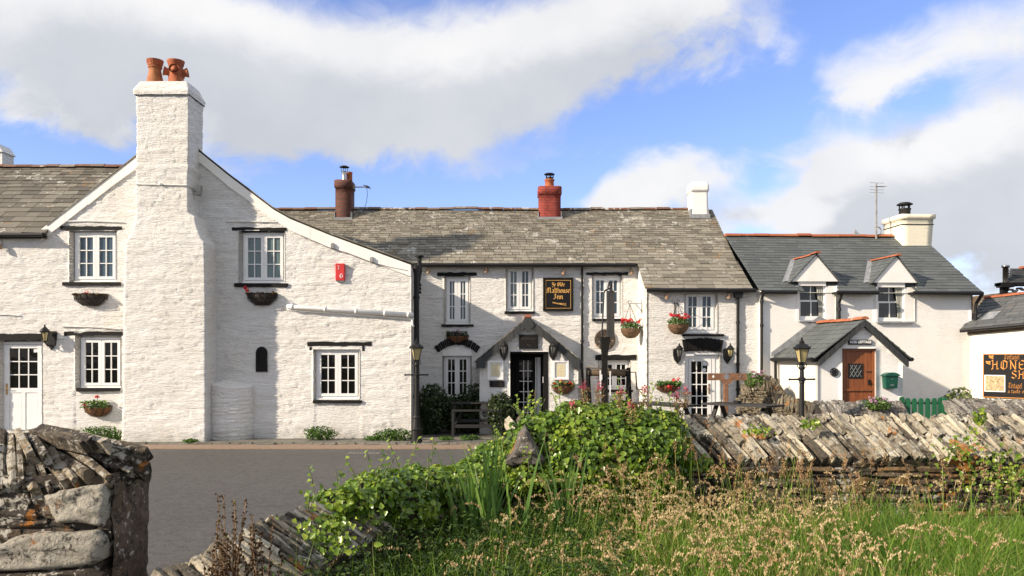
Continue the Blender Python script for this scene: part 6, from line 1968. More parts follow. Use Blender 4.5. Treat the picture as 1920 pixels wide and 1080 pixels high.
# ------------------------------------------------------------------ things standing on the terrace and forecourt
def picnic(label, loc, rz, L=1.45, W=.72, h=.78, sc=1.0):
    o = thing('picnic_table', label, 'picnic table', loc, rz, 'black picnic tables')
    mb = MB(); n = 5
    for q in range(n): y0 = -W / 2 + W * q / n; mb.box(-L / 2, L / 2, y0 + .006, y0 + W / n - .006, h - .045, h, random.random())
    mb.build('tabletop', M['wood_black'], o)
    for s_ in (-1, 1):
        mb = MB()
        for q in range(2): y0 = s_ * (W / 2 + .26) + (q - 1) * .14; mb.box(-L / 2, L / 2, y0 + .005, y0 + .135, .42, .465, random.random())
        mb.build('seat', M['wood_black'], o)
    for x in (-L / 2 + .22, L / 2 - .22):
        mb = MB(); mb.bar((x, -W / 2 - .12, 0), (x, -W / 2 + .30, h - .05), .05, .10, up=(1, 0, 0)); mb.bar((x, W / 2 + .12, 0), (x, W / 2 - .30, h - .05), .05, .10, up=(1, 0, 0)); mb.bar((x + .05, -W / 2 - .36, .38), (x + .05, W / 2 + .36, .38), .05, .09); mb.build('leg', M['wood_black'], o)
    return o


bt = thing('bench_table', 'dark slatted bench table in the shade before the inn window', 'table', (P(894, 800, 22.0).x, 22.0, .085))
k = mpp(21.6)
mb = MB()
for q in range(3): mb.box(-50 * k, 49 * k, .1 + q * .13, .22 + q * .13, .90, .94, random.random())
mb.build('tabletop', M['wood_black'], bt)
mb = MB(); mb.box(-46 * k, 49 * k, -.36, -.20, .72, .765, .9); mb.build('seat', M['wood_black'], bt)
for x in (-44 * k, 46 * k):
    mb = MB(); mb.bar((x, -.30, 0), (x, -.30, .72), .07, .07); mb.build('leg', M['wood_black'], bt)
    mb = MB(); mb.bar((x, .30, 0), (x, .30, .9), .07, .07); mb.build('leg', M['wood_black'], bt)
mb = MB(); mb.bar((-44 * k, -.3, .32), (46 * k, -.3, .32), .05, .09); mb.bar((-44 * k, .3, .42), (46 * k, .3, .42), .05, .09); mb.bar((-44 * k, -.3, .25), (-30 * k, .25, .62), .05, .06); mb.bar((46 * k, -.3, .25), (30 * k, .25, .62), .05, .06)
mb.bar((-44 * k, -.3, .35), (-44 * k, .3, .35), .05, .07); mb.bar((46 * k, -.3, .35), (46 * k, .3, .35), .05, .07); mb.build('brace', M['wood_black'], bt)
p = P(1243, 756, 19.4); picnic('black picnic table just left of the wing door', (p.x, 19.4, TER), R(-58), 1.7, .8, p.z - TER)
p = P(1392, 757, 18.7); picnic('black picnic table in front of the wooden pillory', (p.x, 18.7, TER), R(-48), 1.7, .8, p.z - TER)
p = P(1388, 747, 18.9); ash = thing('ashtray', 'small black ashtray on the picnic table before the pillory', 'ashtray', (P(1392, 752, 18.7).x - .1, 18.75, P(1392, 757, 18.7).z))
mb = MB(); mb.lathe([(.0, 0), (.09, 0), (.095, .07), (.08, .07), (.07, .02), (0, .02)], (0, 0, 0), 14); mb.build('bowl', M['iron'], ash)

# pillory
d = 19.9; k = mpp(d)
p = P(1363.5, 706, d)
pi = thing('pillory', 'brown wooden pillory with three round holes on a post', 'pillory', (p.x, d, TER))
zc = p.z - TER
mb = MB(); mb.box(-6.5 * k + .0, 1 * k, -.06, .06, 0, zc - 12 * k); mb.build('post', M['brown'], pi, bevel=.008)


def board_with_holes(x0, x1, z0, z1, holes, y0, y1):
    """strip board with round holes cut through it"""
    mb = MB(); n = 16
    cuts = sorted(holes); xs_ = [x0]
    for cx_, cz_, r_ in cuts: xs_ += [cx_ - r_ * 1.15, cx_ + r_ * 1.15]
    xs_.append(x1)
    for q in range(0, len(xs_), 2): mb.box(xs_[q], xs_[q + 1], y0, y1, z0, z1)
    for cx_, cz_, r_ in cuts:
        a, b = cx_ - r_ * 1.15, cx_ + r_ * 1.15
        def sq(t):
            c_, s_ = math.cos(t), math.sin(t); f_ = min((b - cx_) / max(abs(c_), 1e-6), ((z1 - cz_) if s_ > 0 else (cz_ - z0)) / max(abs(s_), 1e-6)); return cx_ + c_ * f_, cz_ + s_ * f_
        ts = sorted([2 * math.pi * q / n for q in range(n)] + [math.atan2(zz - cz_, xx - cx_) % (2 * math.pi) for xx in (a, b) for zz in (z0, z1)])
        for t0, t1 in zip(ts, ts[1:] + [ts[0] + 2 * math.pi]):
            o0, o1 = sq(t0), sq(t1); i0_, i1_ = (cx_ + r_ * math.cos(t0), cz_ + r_ * math.sin(t0)), (cx_ + r_ * math.cos(t1), cz_ + r_ * math.sin(t1))
            mb.add([(i0_[0], y0, i0_[1]), (o0[0], y0, o0[1]), (o1[0], y0, o1[1]), (i1_[0], y0, i1_[1]), (i0_[0], y1, i0_[1]), (o0[0], y1, o0[1]), (o1[0], y1, o1[1]), (i1_[0], y1, i1_[1])], [(0, 1, 2, 3), (4, 7, 6, 5), (0, 3, 7, 4), (1, 5, 6, 2)])
    return mb


mb = board_with_holes(-36 * k, 36 * k, zc - 7.0 * k, zc + 6 * k, [(-26 * k, zc, 3.1 * k), (-1 * k, zc, 5.8 * k), (25 * k, zc, 3.1 * k)], -.05, .05)
mb.prism([(-7 * k, zc - 13 * k), (5 * k, zc - 13 * k), (12 * k, zc - 7.0 * k), (-13 * k, zc - 7.0 * k)], -.05, .05); mb.build('yoke', M['brown'], pi)

# inn's hanging sign on a heavy post
d = 20.3; k = mpp(d)
p = P(1135, 700, d)
hp = thing('sign_post', 'heavy black timber post carrying a hanging sign seen edge on', 'sign post', (p.x, d, TER))
zz = lambda py: EYE - (py - HY) * d / F - TER
mb = MB(); mb.add([(-7 * k, -.09, 0), (5 * k, -.09, 0), (5 * k, .09, 0), (-7 * k, .09, 0), (-6.5 * k, -.09, zz(668)), (3.5 * k, -.09, zz(668)), (3.5 * k, .09, zz(668)), (-6.5 * k, .09, zz(668))], [(0, 3, 2, 1), (0, 1, 5, 4), (1, 2, 6, 5), (2, 3, 7, 6), (3, 0, 4, 7)])
mb.add([(-6.5 * k, -.1, zz(668)), (3.5 * k, -.1, zz(668)), (9 * k, -.1, zz(632)), (-9 * k, -.1, zz(632)), (-6.5 * k, .1, zz(668)), (3.5 * k, .1, zz(668)), (9 * k, .1, zz(632)), (-9 * k, .1, zz(632))], [(0, 1, 2, 3), (4, 7, 6, 5), (0, 3, 7, 4), (1, 5, 6, 2), (3, 2, 6, 7)]); mb.build('post', M['black'], hp)
mb = MB(); mb.tube([(-7 * k, -.05, zz(632)), (-3.2 * k, -.05, zz(550)), (-1.0 * k, -.05, zz(545)), (9 * k, -.15, zz(541))], .022, 6); mb.tube([(8 * k, .1, zz(640)), (12 * k, .0, zz(541))], .03, 6); mb.build('iron_stay', M['iron'], hp)
mb = MB(); mb.hexa([(-3 * k, -.62, zz(632)), (-1 * k, -.66, zz(632)), (20 * k, .30, zz(634)), (18 * k, .34, zz(634)), (-3.5 * k, -.62, zz(549)), (-1.5 * k, -.66, zz(549)), (20 * k, .30, zz(543)), (18 * k, .34, zz(543))]); mb.build('sign_board', M['wood_black'], hp)
mb = MB(); c_ = (9 * k, -.1)
for q in range(2): mb.tube([(c_[0] + s_ * k, c_[1], zz(543 - dz)) for s_, dz in ((-5 + q * 5, 0), (-5 + q * 5, 6 + q * 3), (-1 + q * 3, 9 + q * 3), (0 + q * 3, 4))], .018, 5)
mb.tube([(4 * k, -.1, zz(540)), (6 * k, -.1, zz(529)), (9 * k, -.1, zz(532)), (9 * k, -.1, zz(541))], .025, 6); mb.build('scroll', M['iron'], hp)
mb = MB()
for a, b, c, d_ in ((-11.5, -9, 694, 738), (7.0, 9.2, 696, 741)): mb.box(a * k, b * k, -.11, -.09, zz(d_), zz(c))
mb.box(-8.8 * k, -6.8 * k, -.112, -.09, zz(712), zz(702)); mb.build('white_batten', M['white_panel'], hp)

# millstone disc on the wall behind
loc, th = local_frame(I, 1134, 637, -.03)
md = thing('wall_disc', 'dark round mottled disc on the inn wall behind the sign post', 'plaque', loc)
k2 = mpp(23.45); mb = MB(); mb.lathe([(.0, .0), (17 * k2, .0), (19.5 * k2, .03), (19.8 * k2, .07), (18 * k2, .10), (.0, .085)], (0, 0, 0), 28); mb.v = [(x, .03 - z, y) for x, y, z in mb.v]; mb.build('disc', M['nearstone'], md)

# windlass beside the sign post
d = 20.6; k = mpp(d); p = P(1145, 700, d)
wl = thing('windlass', 'black framed well windlass with a timber roller and crank handle', 'windlass', (p.x, d, TER))
zz = lambda py: EYE - (py - HY) * d / F - TER
for cx_ in (-43.5 * k, 32.5 * k):
    mb = MB(); mb.bar((cx_ - 5 * k, -.28, 0), (cx_ + .5 * k, -.0, zz(690)), .085, .085); mb.bar((cx_ + 9 * k, .28, 0), (cx_ + 1 * k, .0, zz(690)), .085, .085); mb.bar((cx_, -.2, .35), (cx_ + 4 * k, .2, .35), .06, .07); mb.build('frame', M['black'], wl)
mb = MB(); mb.tube([(-43 * k, 0, zz(699)), (32 * k, 0, zz(699))], .085, 12); mb.build('roller', M['timber'], wl)
mb = MB(); mb.tube([(-46 * k, -.1, zz(689)), (33 * k, -.1, zz(695))], .018, 6); mb.build('rail', M['timber'], wl)
mb = MB(); mb.tube([(30 * k, 0, zz(698)), (47 * k, 0, zz(698)), (49 * k, 0, zz(730)), (59 * k, 0, zz(730))], .019, 6)
for cx_ in (-40 * k, 29 * k): mb.tube([(cx_ - .03, 0, zz(699)), (cx_ + .03, 0, zz(699))], .10, 12)
mb.build('crank', M['iron'], wl)

# green picket gate
d = 18.6; k = mpp(d); pz_ = lambda py: EYE - (py - HY) * d / F - .36
p = P(1733, 760, d)
gt = thing('picket_gate', 'low green picket gate between two slate topped garden walls', 'gate', (p.x, d, .36))
for px, w_, top in ((1702, 4, 746), (1714, 4, 746.5), (1726.5, 4, 746.5), (1739, 4, 746), (1751.5, 4, 746), (1691, 4.5, 743.5), (1762.5, 4, 745), (1770, 5.2, 745)):
    x = (px - 1733) * k; mb = MB(); h = w_ * k
    zt_ = pz_(top); mb.prism([(x - h, 0), (x + h, 0), (x + h, zt_ - h), (x + h * .7, zt_ - h * .3), (x, zt_), (x - h * .7, zt_ - h * .3), (x - h, zt_ - h)], -.03 if w_ < 5 else -.06, .02 if w_ < 5 else .06); mb.build('pale' if w_ == 4 else 'gate_post', M['green'], gt)
mb = MB(); mb.box(-44 * k, 37 * k, .02, .05, pz_(758), pz_(754)); mb.box(-44 * k, 37 * k, .02, .05, .1, .18); mb.build('rail', M['green'], gt)

# ------------------------------------------------------------------ dry-stone walls
def dry_wall(name, label, path, zb, thick, shoulder, face_mat, cop_mat, course=(.05, .11), slen=(.16, .5), cop_w=(.05, .12), lean=28, two=0.0, cat='stone wall', tones=(.1, .8), step_jit=.012, cop_jit=.013, cop_drop=.0, tex_rust=0.0, backface=True):
    """path = [(x, y, crest z)], shoulder = height of the coping; faces built stone by stone"""
    o = thing(name, label, cat, (path[0][0], path[0][1], 0))
    org = Vector((path[0][0], path[0][1], 0))
    pts = [Vector(p) for p in path]
    cum = [0.0]
    for a, b in zip(pts, pts[1:]): cum.append(cum[-1] + (b.xy - a.xy).length)
    L = cum[-1]

    def at_s(s):
        s = min(max(s, 0), L - 1e-6)
        i = max(k for k in range(len(cum) - 1) if cum[k] <= s)
        f = (s - cum[i]) / (cum[i + 1] - cum[i])
        p = pts[i].lerp(pts[i + 1], f)
        def tan(k): return (pts[min(k + 1, len(pts) - 1)] - pts[max(k - 1, 0)]).xy.normalized()
        t = tan(i).lerp(tan(i + 1), f).normalized()
        t = Vector((t.x, t.y, 0)); n = Vector((t.y, -t.x, 0))
        if n.dot(Vector((-p.x, -p.y, 0))) < 0: n = -n
        return p, t, n
    # core
    core = MB(); N_ = max(2, int(L / .25)); prof = None; rings = []
    for k in range(N_ + 1):
        p, t, n = at_s(L * k / N_); q = p - org; sh = p.z - shoulder
        rings.append([Vector((q.x, q.y, 0)) + n * a + Vector((0, 0, z)) for a, z in ((thick / 2 - .05, zb - .1), (thick / 2 - .07, sh - .04), (.05, p.z - .20), (-.07, p.z - .18), (-thick / 2, sh), (-thick / 2, zb - .1))])
    vs = [v for r in rings for v in r]; fs = []
    for k in range(N_):
        for j in range(6): fs.append((k * 6 + j, k * 6 + (j + 1) % 6, (k + 1) * 6 + (j + 1) % 6, (k + 1) * 6 + j))
    fs += [tuple(range(6)), tuple(range(N_ * 6 + 5, N_ * 6 - 1, -1))]
    core.add(vs, fs); core.build('core', M['core'], o)
    # face courses
    mb = MB(); z = zb
    top = max(p.z for p in pts) - shoulder
    while z < top - .02:
        h = random.uniform(*course); s = -random.random() * .2
        while s < L:
            w = random.uniform(*slen) * (1.4 if h < .07 else 1)
            p, t, n = at_s(s + w / 2); zc = z + h / 2 + random.uniform(-.008, .008)
            if zc < p.z - shoulder + .01 and s + w / 2 < L:
                q = Vector((p.x, p.y, 0)) - org + n * (thick / 2 - .10 + random.uniform(-.03, .03)); q.z = zc
                mb.stone(q, (t, n, (t * random.uniform(-.05, .05) + Vector((0, 0, 1))).normalized()), (w - .012, .2, h - .010), step_jit, random.uniform(*tones))
            s += w
        z += h
    mb.build('stonework', M[face_mat], o)
    # coping: slates on edge, leaning, sloping from the crest to the shoulder
    mb = MB(); s = -.05
    while s < L + .02:
        w = random.uniform(*cop_w)
        p, t, n = at_s(s + w / 2); base = Vector((p.x, p.y, 0)) - org
        crest = base - n * .05 + Vector((0, 0, p.z - .055 + random.uniform(-.035, .03))); foot = base + n * (thick / 2 + .03 + cop_drop) + Vector((0, 0, p.z - shoulder - .02))
        T = (foot - crest); Ls = T.length; T = T / Ls
        a = math.radians(lean + random.uniform(-6, 6))
        D = (T * math.cos(a) + t * math.sin(a) * COPDIR).normalized()
        Nn = t.cross(T).normalized()
        if Nn.z < 0: Nn = -Nn
        Wd = Nn.cross(D).normalized()
        parts = [(0, 1)] if random.random() > two else [(0, random.uniform(.42, .62)), (None, 1)]
        last = 0
        for a0, a1 in parts:
            a0 = last + .03 if a0 is None else a0
            if random.random() < .04: last = a1; continue
            ln = Ls / math.cos(a) * (a1 - a0); mid = crest + D * (Ls / math.cos(a) * (a0 + a1) / 2) - t * math.sin(a) * COPDIR * Ls * .5
            mb.stone(mid - Nn * .08 + Nn * random.uniform(-.016, .018), (Wd, Nn, D), (w - .009, .22, ln * random.uniform(.93, 1.06)), cop_jit, random.random() ** .95)
            last = a1
        # rear slope
        if backface and random.random() < .9:
            footb = base - n * (thick / 2) + Vector((0, 0, p.z - shoulder)); Tb = (footb - crest).normalized(); Nb = t.cross(Tb).normalized()
            if Nb.z < 0: Nb = -Nb
            mb.stone((crest + footb) / 2 - Nb * .05, (t, Nb, Tb), (w - .008, .16, (footb - crest).length), cop_jit, random.random())
        s += w
    mb.build('coping', M[cop_mat], o)
    return o


COPDIR = 1
yw = 9.75
zc_w = EYE - (774 - HY) * yw / F
near = dry_wall('field_wall', 'long dry stone field wall with leaning slate coping across the foreground', [(.12, yw, zc_w - .02), (1.5, yw, zc_w), (2.6, yw - .02, zc_w + .0), (4.0, yw + .02, zc_w + .02), (5.6, yw, zc_w + .015), (7.5, yw, zc_w + .01), (10.5, yw, zc_w)],
                .05, .74, .50, 'wallstone', 'coping', lean=30, two=.72, cop_w=(.045, .105), tones=(.0, .95))
# mortared end of the coping
mb = MB(); xe = .12; yf, yb_ = yw - .42, yw + .40; zs_ = zc_w - .52
A = [(-.30, yf - .05 - yw, zs_ - .06), (.22, yf - .03 - yw, zs_ - .08), (.14, -.02, zc_w + .04), (-.20, .40, zs_)]
def slab_px(mb, poly, d, t, bulge, tone, org):
    """a big pale quoin: its outline measured on the wall's face, given its own thickness and rough swelling face"""
    q = [P(px, py, d) - org for px, py in poly]
    c = sum(q, Vector()) / len(q); n = 9; m = len(q) * 4
    rim = []
    for a, b in zip(q, q[1:] + q[:1]):
        for k in range(4): rim.append(a.lerp(b, k / 4))
    vs = []
    for j in range(n):
        f = 1 - j / (n - 1) * .98
        for k, p in enumerate(rim):
            v = c + (p - c) * (f if j else 1.0)
            e = min(1, j / 1.6)
            v = Vector((v.x, v.y, v.z)) + Vector((random.uniform(-.004, .004), -bulge * e ** .5 - .07 * e * (float(fbm(v.x * 6 + 3, v.z * 11, 4)) - .5) - .03 * e * abs(float(vn(v.x * 9, v.z * 16)) - .5), random.uniform(-.003, .003)))
            vs.append(v)
    fs = [(j * m + k, j * m + (k + 1) % m, (j + 1) * m + (k + 1) % m, (j + 1) * m + k) for j in range(n - 1) for k in range(m)]
    fs.append(tuple((n - 1) * m + k for k in range(m)))
    bk = len(vs); vs += [p + Vector((0, t, 0)) for p in rim]
    fs += [(k, bk + k, bk + (k + 1) % m, (k + 1) % m) for k in range(m)]
    mb.add(vs, fs, tone)


slab_px(mb, [(985, 801), (1000, 826), (1012, 846), (1024, 864), (1016, 874), (985, 870), (955, 877), (938, 872), (950, 856), (962, 842), (973, 818)], 8.85, .5, .10, .5, Vector((.12, yw, 0)))
mb.build('mortared_end', M['mortar'], near, smooth=True)
mb = MB()
for q in range(12): mb.stone((-.12 + random.uniform(-.10, .25), -.72 + random.uniform(-.05, .05), .32 + q * .068), ((1, 0, 0), (0, 1, 0), (0, 0, 1)), (random.uniform(.25, .45), .22, .065), .014, random.uniform(.3, .95))
mb.build('end_stonework', M['wallstone'], near)

COPDIR = -1
lp = [(925, 888, 9.25), (860, 886, 8.7), (780, 890, 8.0), (700, 902, 7.35), (630, 918, 6.75), (560, 942, 6.2), (490, 972, 5.75), (420, 1005, 5.5), (350, 1048, 5.3), (285, 1076, 5.22)]
path = [tuple(P(q[0], q[1] + 3, q[2])) for q in lp]
dry_wall('boundary_wall', 'low curving stone wall with pale slate coping sweeping towards the gateway', path, .1, .62, .36, 'nearstone', 'coping', lean=22, cop_w=(.04, .085), tones=(.1, .8), two=.25)

# big gateway wall end at the left
pw_ = thing('gateway_wall', 'dark lichened end of a stone wall with fanned slate coping in the left foreground', 'stone wall', (-2.85, 5.8, 0))
org = Vector((-2.85, 5.8, 0))
X1 = (203 - CX) / F * 5.52
mb = MB(); mb.box(-4.2, X1 - org.x - .07, -.24, .26, 0, 1.36); mb.add([(-4.2, -.26, 1.30), (X1 - org.x - .03, -.26, 1.30), (X1 - org.x - .05, .05, 1.43), (-.75, .05, 1.60), (-4.2, .05, 1.62), (-4.2, .3, 1.3), (X1 - org.x - .03, .3, 1.3)], [(0, 1, 2, 3, 4), (4, 3, 2, 6, 5), (1, 6, 2)]); mb.build('core', M['core'], pw_)
mb = MB(); z = .2
AX = ((1, 0, 0), (0, 1, 0), (0, 0, 1))
while z < 1.36:
    h = random.uniform(.05, .12); x = -4.0
    while x < X1 - org.x - .08:
        w = min(random.uniform(.14, .42), X1 - org.x - x + .02)
        mb.stone((x + w / 2, -.16 + random.uniform(-.025, .02), z + h / 2), AX, (w - .004, .22, h - .002), .012, random.uniform(.0, .7))
        x += w
    z += h
xs_ = X1 - org.x; ny, nz2 = 26, 56; vs = []
for a in range(nz2 + 1):
    for b in range(ny + 1):
        yy, zz = -.27 + .58 * b / ny, .0 + 1.42 * a / nz2
        vs.append((xs_ + .03 + .085 * (float(fbm(yy * 4 + 3, zz * 5, 4)) - .5) - .02 * abs(float(vn(yy * 3.1, zz * 9)) - .5) - .05 * max(0, abs(b / ny - .5) * 2 - .8), yy, zz))
mb.add(vs, [(a * (ny + 1) + b, a * (ny + 1) + b + 1, (a + 1) * (ny + 1) + b + 1, (a + 1) * (ny + 1) + b) for a in range(nz2) for b in range(ny)], .72)
mb.build('stonework', M['nearstone'], pw_)


mb = MB(); slab_px(mb, [(105, 980), (93, 955), (82, 930), (112, 921), (160, 911), (196, 908), (203, 930), (201, 965), (196, 988), (150, 980)], 5.50, .25, .03, .75, org)
mb.build('quoin', M['palestone'], pw_, smooth=True)
mb = MB(); slab_px(mb, [(-60, 1072), (-60, 1030), (0, 1022), (22, 1008), (75, 998), (130, 1000), (186, 993), (201, 1010), (196, 1048), (176, 1058), (120, 1066), (40, 1070)], 5.49, .25, .03, .6, org)
mb.build('quoin', M['palestone'], pw_, smooth=True)
mb = MB(); slab_px(mb, [(-60, 1120), (-60, 1078), (60, 1074), (170, 1066), (198, 1080), (190, 1125)], 5.49, .25, .03, .2, org)
mb.build('quoin', M['nearstone'], pw_, smooth=True)
mb = MB()
fan = [(-60, 806, -75, 918, .12), (-38, 808, -48, 915, .12), (-16, 808, -26, 918, .13), (4, 808, -1, 922, .11), (21, 816, 25, 914, .10), (37, 812, 43, 906, .09), (41, 828, 64, 920, .13), (33, 810, 58, 852, .13), (56, 838, 96, 922, .07), (60, 815, 84, 856, .11), (66, 825, 122, 903, .11), (78, 822, 140, 902, .09), (76, 836, 163, 886, .12), (92, 843, 142, 904, .08), (104, 824, 204, 896, .12), (62, 808, 158, 830, .11), (118, 820, 222, 880, .12), (150, 832, 250, 884, .13), (76, 805, 172, 826, .12), (128, 814, 246, 864, .12), (158, 826, 274, 862, .12), (186, 832, 275, 876, .12), (150, 820, 272, 850, .10), (84, 806, 200, 832, .11), (190, 829, 276, 846, .11), (210, 858, 272, 884, .13), (170, 862, 240, 894, .14)]
for (xa, ya, xb, yb, w) in fan:
    lw = 1 if xa < 100 else .6
    a = P(xa, ya, 5.86) - org; b = P(xb, yb, 5.50 if xb < 215 else 5.72) - org
    D = (b - a).normalized(); Nn = Vector((0, -.6, .8)); Nn = (Nn - D * Nn.dot(D)).normalized(); Wd = Nn.cross(D)
    mb.stone((a + b) / 2 - Nn * .03, (Wd, Nn, D), (w * random.uniform(.42, .62), .12, (b - a).length * 1.0), .009, random.uniform(.45, 1) if xa < 112 and random.random() < .8 else random.uniform(.05, .5))
for q in range(18):
    x = -1.0 - q * .16; mb.stone((x, -.1, 1.53), ((1, 0, 0), (0, .8, .6), (0, -.6, .8)), (.11, .2, .42), .015, random.random())
for q in range(30):
    x = X1 - org.x - .62 - q * .12; mb.stone((x, .22, 1.50), ((1, 0, 0), (0, .8, -.6), (0, .6, .8)), (.11, .2, .40), .015, random.random())
mb.build('coping', M['coping_near'], pw_)

# garden walls of the cottage, beyond the road
COPDIR = 1
def crest(pts): return [tuple(P(*q)) for q in pts]
dry_wall('hedge_wall', 'rough earth filled stone wall rising beside the cottage downpipe', crest([(1394, 722, 21.4), (1412, 705, 21.2), (1432, 699, 21.0), (1450, 706, 20.7), (1466, 735, 20.4), (1500, 747, 19.8), (1560, 754, 19.2), (1640, 756, 18.9)]), .3, .6, .34, 'bank', 'bank', lean=34, cop_w=(.035, .06), slen=(.06, .14), course=(.03, .06), tones=(.1, .9))
dry_wall('garden_wall', 'garden wall with upright grey slate coping before the cottage porch', crest([(1530, 749, 18.5), (1560, 748, 18.5), (1620, 749, 18.5), (1688, 750, 18.5)]), .3, .5, .34, 'coping_grey', 'coping_grey', lean=10, cop_w=(.09, .18), tones=(.2, .8))
COPDIR = -1
dry_wall('garden_wall', 'garden wall with leaning grey slate coping in front of the shop', crest([(1778, 746, 18.5), (1840, 745, 18.5), (1930, 745, 18.5), (2060, 745, 18.5)]), .3, .5, .36, 'coping_grey', 'coping_grey', lean=-28, cop_w=(.07, .14), tones=(.2, .8))

# ------------------------------------------------------------------ the rough field
FZ = .17
fld = [(12, 9.5), (.0, 9.5)] + [(p[0] + .1, p[1] - .12) for p in path] + [(-2.3, 4.6), (-2.3, -9), (12, -9)]
me = bpy.data.meshes.new('field'); me.from_pydata([(x, y, FZ) for x, y in fld], [], [tuple(range(len(fld)))]); me.materials.append(M['field']); fo = bpy.data.objects.new('field', me); COL.objects.link(fo); fo['kind'] = 'structure'


def inside(x, y):
    """field side of the walls"""
    yl = np.interp(x, [p[0] for p in path[::-1]], [p[1] for p in path[::-1]])
    lim = np.where(x > .0, 9.36, yl - .40)
    return (y < lim)


def scatter(n, x0, x1, y0, y1, dens=None):
    x = rng.uniform(x0, x1, n); y = rng.uniform(y0, y1, n)
    k = inside(x, y) & (np.abs(x) < .70 * y + .3)
    if dens is not None: k &= rng.random(n) < dens(x, y)
    return x[k], y[k]


# coarse long blades
x, y = scatter(3800, -1.6, 7.0, 5.0, 9.3, lambda x, y: .3 + .5 * (x > 1.2))
n = len(x)
blades('coarse_grass', None, M['grass'], np.stack([x, y, np.full(n, FZ - .02)], 1), .42 + .40 * rng.random(n), .2 + .8 * rng.random(n), .011 + .010 * rng.random(n), np.clip(.2 + .6 * rng.random(n), 0, .78), .6, 5)['kind'] = 'stuff'
# short and mid green grass
x, y = scatter(66000, -2.2, 7.2, 4.7, 9.4, lambda x, y: np.clip(.36 + .5 * (x > 1.5) + .2 * fbm(x * 1.3, y * 1.3, 3) - .14 * (x < -.8) + .3 * np.exp(-((x + .4) / .35) ** 2), 0, 1))
n = len(x); patch = fbm(x * .8 + 4, y * .8, 3)
h = (.24 + .48 * rng.random(n) ** 1.3) * (.35 + 1.25 * patch) * (1 - .40 * np.clip((y - 7.9) / 1.2, 0, 1) * (x > .3)) * np.where(x < -.6, .85, 1.0)
right = np.clip((x - 1.6) / 2.2, 0, 1)
tone = np.clip(.02 + .5 * rng.random(n) + .22 * right + .7 * (fbm(x * 1.9 + 9, y * 1.9, 3) - .45), 0, .76)
dry = rng.random(n) < (.22 + .34 * np.exp(-((x - 1.7) / 1.2) ** 2) - .14 * right) * (.4 + 1.2 * fbm(x * 1.1, y * 1.1 + 7, 2))
tone = np.where(dry, .80 + .2 * rng.random(n), tone)
blades('meadow_grass', None, M['grass'], np.stack([x, y, np.full(n, FZ - .02)], 1), h, .15 + .7 * rng.random(n), .008 + .009 * rng.random(n), tone, .55, 4)['kind'] = 'stuff'


def seed_stems(name, n, x0, x1, y0, y1, hmin, hmax, headl, headw, dens, tone0, tone1, nod=.3, per=26):
    x, y = scatter(n, x0, x1, y0, y1, dens)
    n = len(x)
    h = hmin + (hmax - hmin) * rng.random(n)
    az = rng.random(n) * 6.283; lean = .04 + .22 * rng.random(n)
    roots = np.stack([x, y, np.full(n, FZ - .02)], 1)
    d = np.stack([np.cos(az), np.sin(az), np.zeros(n)], 1)
    V, Q, T = [], [], []
    segs = 4
    fa = rng.random(n) * 3.14; s = np.stack([np.cos(fa), np.sin(fa), np.zeros(n)], 1)
    rows = []
    for k in range(segs + 1):
        q = k / segs
        c = roots + np.array([0, 0, 1.0]) * h[:, None] * q + d * (h * lean)[:, None] * q ** 2
        rows += [c - s * .0026, c + s * .0026]
    V = np.stack(rows, 1).reshape(-1, 3); m = 2 * (segs + 1); b = np.arange(n)[:, None] * m
    Q = np.concatenate([b + np.array([[2 * k, 2 * k + 1, 2 * k + 3, 2 * k + 2]]) for k in range(segs)], 1).reshape(-1, 4)
    T = np.repeat(rng.uniform(.25, 1.0, n), segs)
    tip = roots + np.array([0, 0, 1.0]) * h[:, None] + d * (h * lean)[:, None]
    tan = np.array([0, 0, 1.0]) + d * (2 * lean)[:, None]; tan /= np.linalg.norm(tan, axis=1, keepdims=True)
    # heads of small scales, thick in the middle, nodding to the tip
    q = rng.random((n, per))
    wdt = np.sin(np.pi * np.clip(q * .92 + .05, 0, 1)) ** .7
    off = rng.normal(size=(n, per, 3)) * (headw * wdt)[..., None] * .55
    hl = headl * (.65 + .7 * rng.random(n))
    c = tip[:, None] + tan[:, None] * (q * hl[:, None])[..., None] + d[:, None] * (nod * hl[:, None] * q ** 2)[..., None] - np.array([0, 0, 1.0]) * (nod * .8 * hl[:, None] * q ** 2.5)[..., None] + off
    dirn = tan[:, None] + off * 28 + rng.normal(size=(n, per, 3)) * .25
    dirn /= np.linalg.norm(dirn, axis=2, keepdims=True)
    sl = np.cross(dirn, rng.normal(size=(n, per, 3))); sl /= np.linalg.norm(sl, axis=2, keepdims=True) + 1e-9
    ln = headl * .10 * (.7 + .7 * rng.random((n, per)))
    a = c - dirn * ln[..., None] * .5; e = c + dirn * ln[..., None] * .6
    l = c + sl * ln[..., None] * .26; r = c - sl * ln[..., None] * .26
    V2 = np.stack([a, l, e, r], 2).reshape(-1, 3); Q2 = np.arange(len(V2)).reshape(-1, 4) + len(V)
    t2 = np.repeat(rng.uniform(tone0, tone1, n), per) * .8 + .2 * rng.random(n * per)
    return V, Q, T, V2, Q2, t2


def seed_grass(name, sets):
    VV, QQ, TT, b, = [], [], [], 0
    sV, sQ, sT, b2 = [], [], [], 0
    for s in sets:
        V, Q, T, V2, Q2, t2 = s
        VV.append(V); QQ.append(Q + b); TT.append(T); b += len(V)
        sV.append(V2); sQ.append(Q2 - len(V) + b2); sT.append(t2); b2 += len(V2)
    np_mesh(name + '_stems', np.concatenate(VV), np.concatenate(QQ), np.concatenate(TT) * .5 + .45, M['grass'])['kind'] = 'stuff'
    np_mesh(name + '_heads', np.concatenate(sV), np.concatenate(sQ), np.concatenate(sT), M['seed'])['kind'] = 'stuff'


